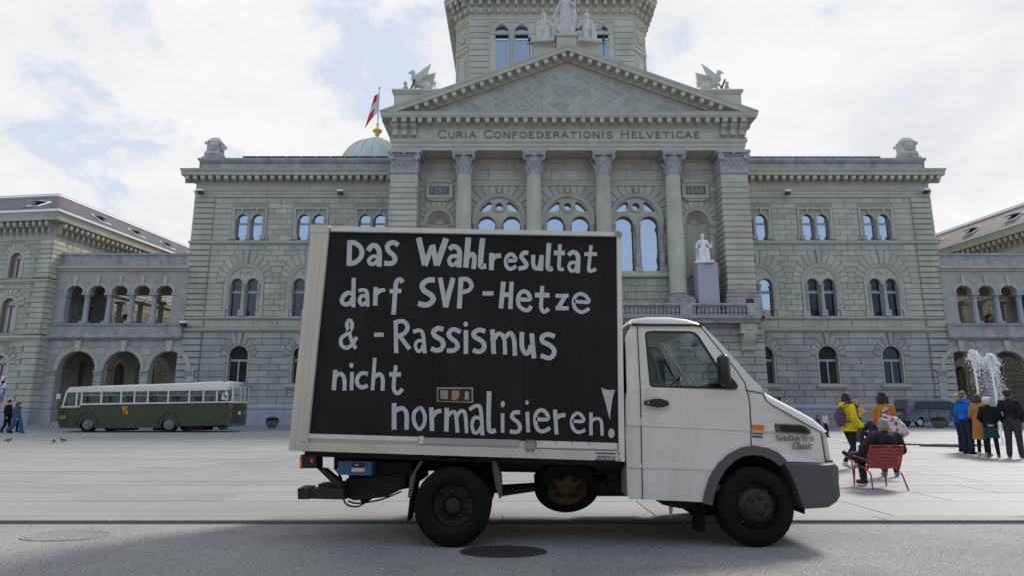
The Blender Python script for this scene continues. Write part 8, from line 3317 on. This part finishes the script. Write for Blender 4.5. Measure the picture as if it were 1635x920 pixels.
def griffin(sx, label):
    t = thing('griffin_statue', label, 'statue', (mx(sx, 12.45), YP + 1.2, 27.34), 0)
    t.scale = (1.28 * sx, 1.28, 1.28)
    # looks towards +x (outwards)
    pr = [('c', (-.55, 0, .62), .30, (.05, 0, .85), .27), ('c', (.05, 0, .85), .28, (.30, 0, 1.15), .22), ('c', (.30, 0, 1.15), .2, (.36, 0, 1.50), .15), ('e', (.42, 0, 1.64), (.19, .14, .15)), ('c', (.55, 0, 1.62), .07, (.72, 0, 1.56), .03), ('c', (.72, 0, 1.56), .03, (.73, 0, 1.49), .015), ('c', (.36, .05, 1.75), .035, (.33, .06, 1.92), .012), ('c', (.36, -.05, 1.75), .035, (.33, -.06, 1.92), .012),
          ('c', (-.6, .16, .5), .24, (-.45, .2, .2), .12), ('c', (-.45, .2, .12), .10, (-.15, .2, .07), .07), ('c', (-.6, -.16, .5), .24, (-.45, -.2, .2), .12), ('c', (-.45, -.2, .12), .10, (-.15, -.2, .07), .07),
          ('c', (.18, .15, .85), .11, (.30, .16, .40), .07), ('c', (.30, .16, .40), .07, (.33, .16, .06), .06), ('c', (.18, -.15, .85), .11, (.42, -.16, .5), .07), ('c', (.42, -.16, .5), .07, (.52, -.16, .32), .06)]
    for s in (-1, 1):
        for k in range(7):
            f = k / 6
            a = Vector((.18 - .25 * f, s * .2, 1.22 - .42 * f))
            b_e = Vector((-.95 - .12 * s + .16 * f, s * (.34 + .05 * k), 1.92 - .86 * f + (.12 if s < 0 else -.12)))
            pr.append(('c', a, .085, a.lerp(b_e, .6), .085))
            pr.append(('c', a.lerp(b_e, .6), .085, b_e, .035))
    tail = smoothpath([(-.85, 0, .5), (-1.0, 0, .12), (-1.12, 0, .2), (-1.12, 0, .55), (-1.0, 0, .75), (-1.05, 0, .95), (-1.16, 0, .9)], 3)
    for a, b2 in zip(tail, tail[1:]):
        pr.append(('c', a, .035, b2, .035))
    pr.append(('e', (-1.04, 0, .78), (.11, .06, .09)))
    pr += [('e', (.86, 0, .42), (.17, .15, .36)), ('e', (.88, 0, .86), (.13, .12, .13)), ('c', (.97, 0, .86), .03, (1.03, 0, .80), .02), ('c', (.82, 0, .12), .10, (.86, 0, .0), .12)]
    blob('figure', pr, lime, t, vox=.035, sm=1)
    MB().bbox(-1.25, 1.15, -.5, .5, -.08, .06, .03).build('plinth', lime, t)
    MB().tube([(.50 if sx < 0 else .28, -.30, .02), (.22 if sx < 0 else .66, -.32, .95)], .06, 8).build('dark_strut', M['dark'], t)


griffin(-1, 'stone griffin with a small owl on the left corner of the pediment')
griffin(1, 'stone griffin with raised wings on the right corner of the pediment')
for sx in (-1, 1):
    t = thing('corner_finial', ('carved stone block with scrolled corners on the %s end of the roofline' % ('left' if sx < 0 else 'right')), 'stone ornament', (mx(sx, HALF - .75), YW + 1.0, 24.0))
    t.scale = (.88, .85, 1.08)
    b = MB()
    b.bbox(-1.0, 1.0, -.8, 1.0, 0, .28, .02); b.bbox(-.82, .82, -.66, .86, .28, .62, .02)
    b.build('step', M['coping'], t)
    b = MB()
    b.bbox(-.78, .78, -.62, .82, .62, .85, .03); b.bbox(-.68, .68, -.52, .72, .85, 1.75, .03)
    b.loft([[(-.72, -.56, 1.75), (.72, -.56, 1.75), (.72, .76, 1.75), (-.72, .76, 1.75)], [(-.6, -.44, 1.9), (.6, -.44, 1.9), (.6, .64, 1.9), (-.6, .64, 1.9)], [(-.36, -.2, 2.2), (.36, -.2, 2.2), (.36, .4, 2.2), (-.36, .4, 2.2)]])
    b.build('block', lime, t)
    b = MB()
    for x in (-.76, .76):
        for y in (-.6, .8):
            b.ball((x, y, 1.58), (.12, .12, .17), 8)
    b.tube(smoothpath([(-.55, -.55, 1.6), (-.45, -.6, 1.15), (0, -.62, 1.0), (.45, -.6, 1.15), (.55, -.55, 1.6)], 5), .055, 8)
    b.ball((0, -.54, 1.42), (.26, .12, .28), 10)
    b.tube(smoothpath([(.72, -.4, 1.6), (.76, -.2, 1.12), (.76, .3, 1.12), (.72, .6, 1.6)], 5), .08, 8)
    b.build('garland', lime, t, smooth=50)

# ================================================================== FLAG, CAMERAS, LAMPS
t = thing('flagpole', 'flagpole on the small dome with a red and white flag hanging limp', 'flagpole', (DX, DY, 35.6))
MB().tube([(0, 0, 0), (.03, 0, 4.7)], [.07, .05], 8).build('pole', M['zinc'], t)
MB().ball((.03, 0, 4.75), (.16, .16, .12), 8).build('pole_knob', M['gold'], t)


def flagpart(name, u0, u1, v0, v1, m):
    mb = MB()
    n = 10
    g = []
    for i in range(n + 1):
        for j in range(n + 1):
            u, v = u0 + (u1 - u0) * i / n, v0 + (v1 - v0) * j / n
            x = -.05 - 1.55 * u * (.30 + .70 * v) 
            z = 4.2 - 2.75 * v - 1.55 * u * (.4 + .9 * v)
            y = .14 * math.sin(5 * u + 3 * v)
            g.append((x, y, z))
    mb.add(g, [(i * (n + 1) + j, i * (n + 1) + j + 1, (i + 1) * (n + 1) + j + 1, (i + 1) * (n + 1) + j) for i in range(n) for j in range(n)])
    return mb.build(name, m, t, smooth=180)


fred = mat('flag_red', (.50, .035, .04), .8, local=True); fwh = mat('flag_white', (.62, .58, .60), .8, local=True)
fl_ = flagpart('flag', .0, .33, 0, 1, fwh)
for a, b, c, d, m_ in ((.33, .66, 0, .34, fred), (.33, .66, .34, .62, fwh), (.33, .66, .62, 1, fred), (.66, 1, 0, .4, fred), (.66, 1, .4, .6, fwh), (.66, 1, .6, 1, fred)):
    flagpart('flag_panel', a, b, c, d, m_)
for u, v, Y, lab in ((321, 306, YW, 'security camera at the left upper corner of the building'), (544, 307, YW, 'security camera under the cornice, left of the portico'), (1257, 307, YW, 'security camera under the cornice, right of the portico'), (1478, 305, YW, 'security camera at the right upper corner of the building'), (294, 518, YW, 'white security camera at mid height beside the left arcade')):
    x, z = at(u, v, Y - .5)
    t = thing('security_camera', lab, 'security camera', (x, Y - .5, z), 0, 'security cameras on the facade')
    s = -1 if u < 900 else 1
    MB().bbox(-.26, .26, -.34, .16, .02, .2, .03).build('housing', M['whitemetal'], t)
    MB().bbox(-.2, .2, -.30, .1, -.2, .02, .02).build('lens_box', M['dark'], t)
    MB().tube([(0, .1, .05), (0, .56, .0)], .05, 6).build('bracket', M['zinc'], t)
for s, lab in ((-1, 'lamp on a thin mast left of the pediment figures'), (1, 'lamp on a thin mast right of the pediment figures')):
    t = thing('roof_lamp', lab, 'floodlight', (mx(s, 3.1), YP + .2, 29.6), 0, 'lamps on masts beside the pediment figures')
    MB().tube([(0, 0, -.5), (.0, 0, 2.2)], .035, 6).build('mast', M['dark'], t)
    MB().bbox(-.13, .13, -.16, .1, 2.1, 2.4, .04).box(-.25, .25, -.02, .02, 1.85, 1.92).build('lamp_head', M['dark'], t)
t = thing('floodlight', 'small black floodlight on the right end of the balcony rail', 'floodlight', (mx(1, 13.3), BY + .15, 9.125))
MB().bbox(-.25, .25, -.12, .12, .08, .36, .03).build('lamp_head', M['dark'], t)
MB().box(-.3, .3, -.05, .05, 0, .09).build('bracket', M['dark'], t)
for o in list(D.objects):
    if '_w' in o:
        del o['_w']
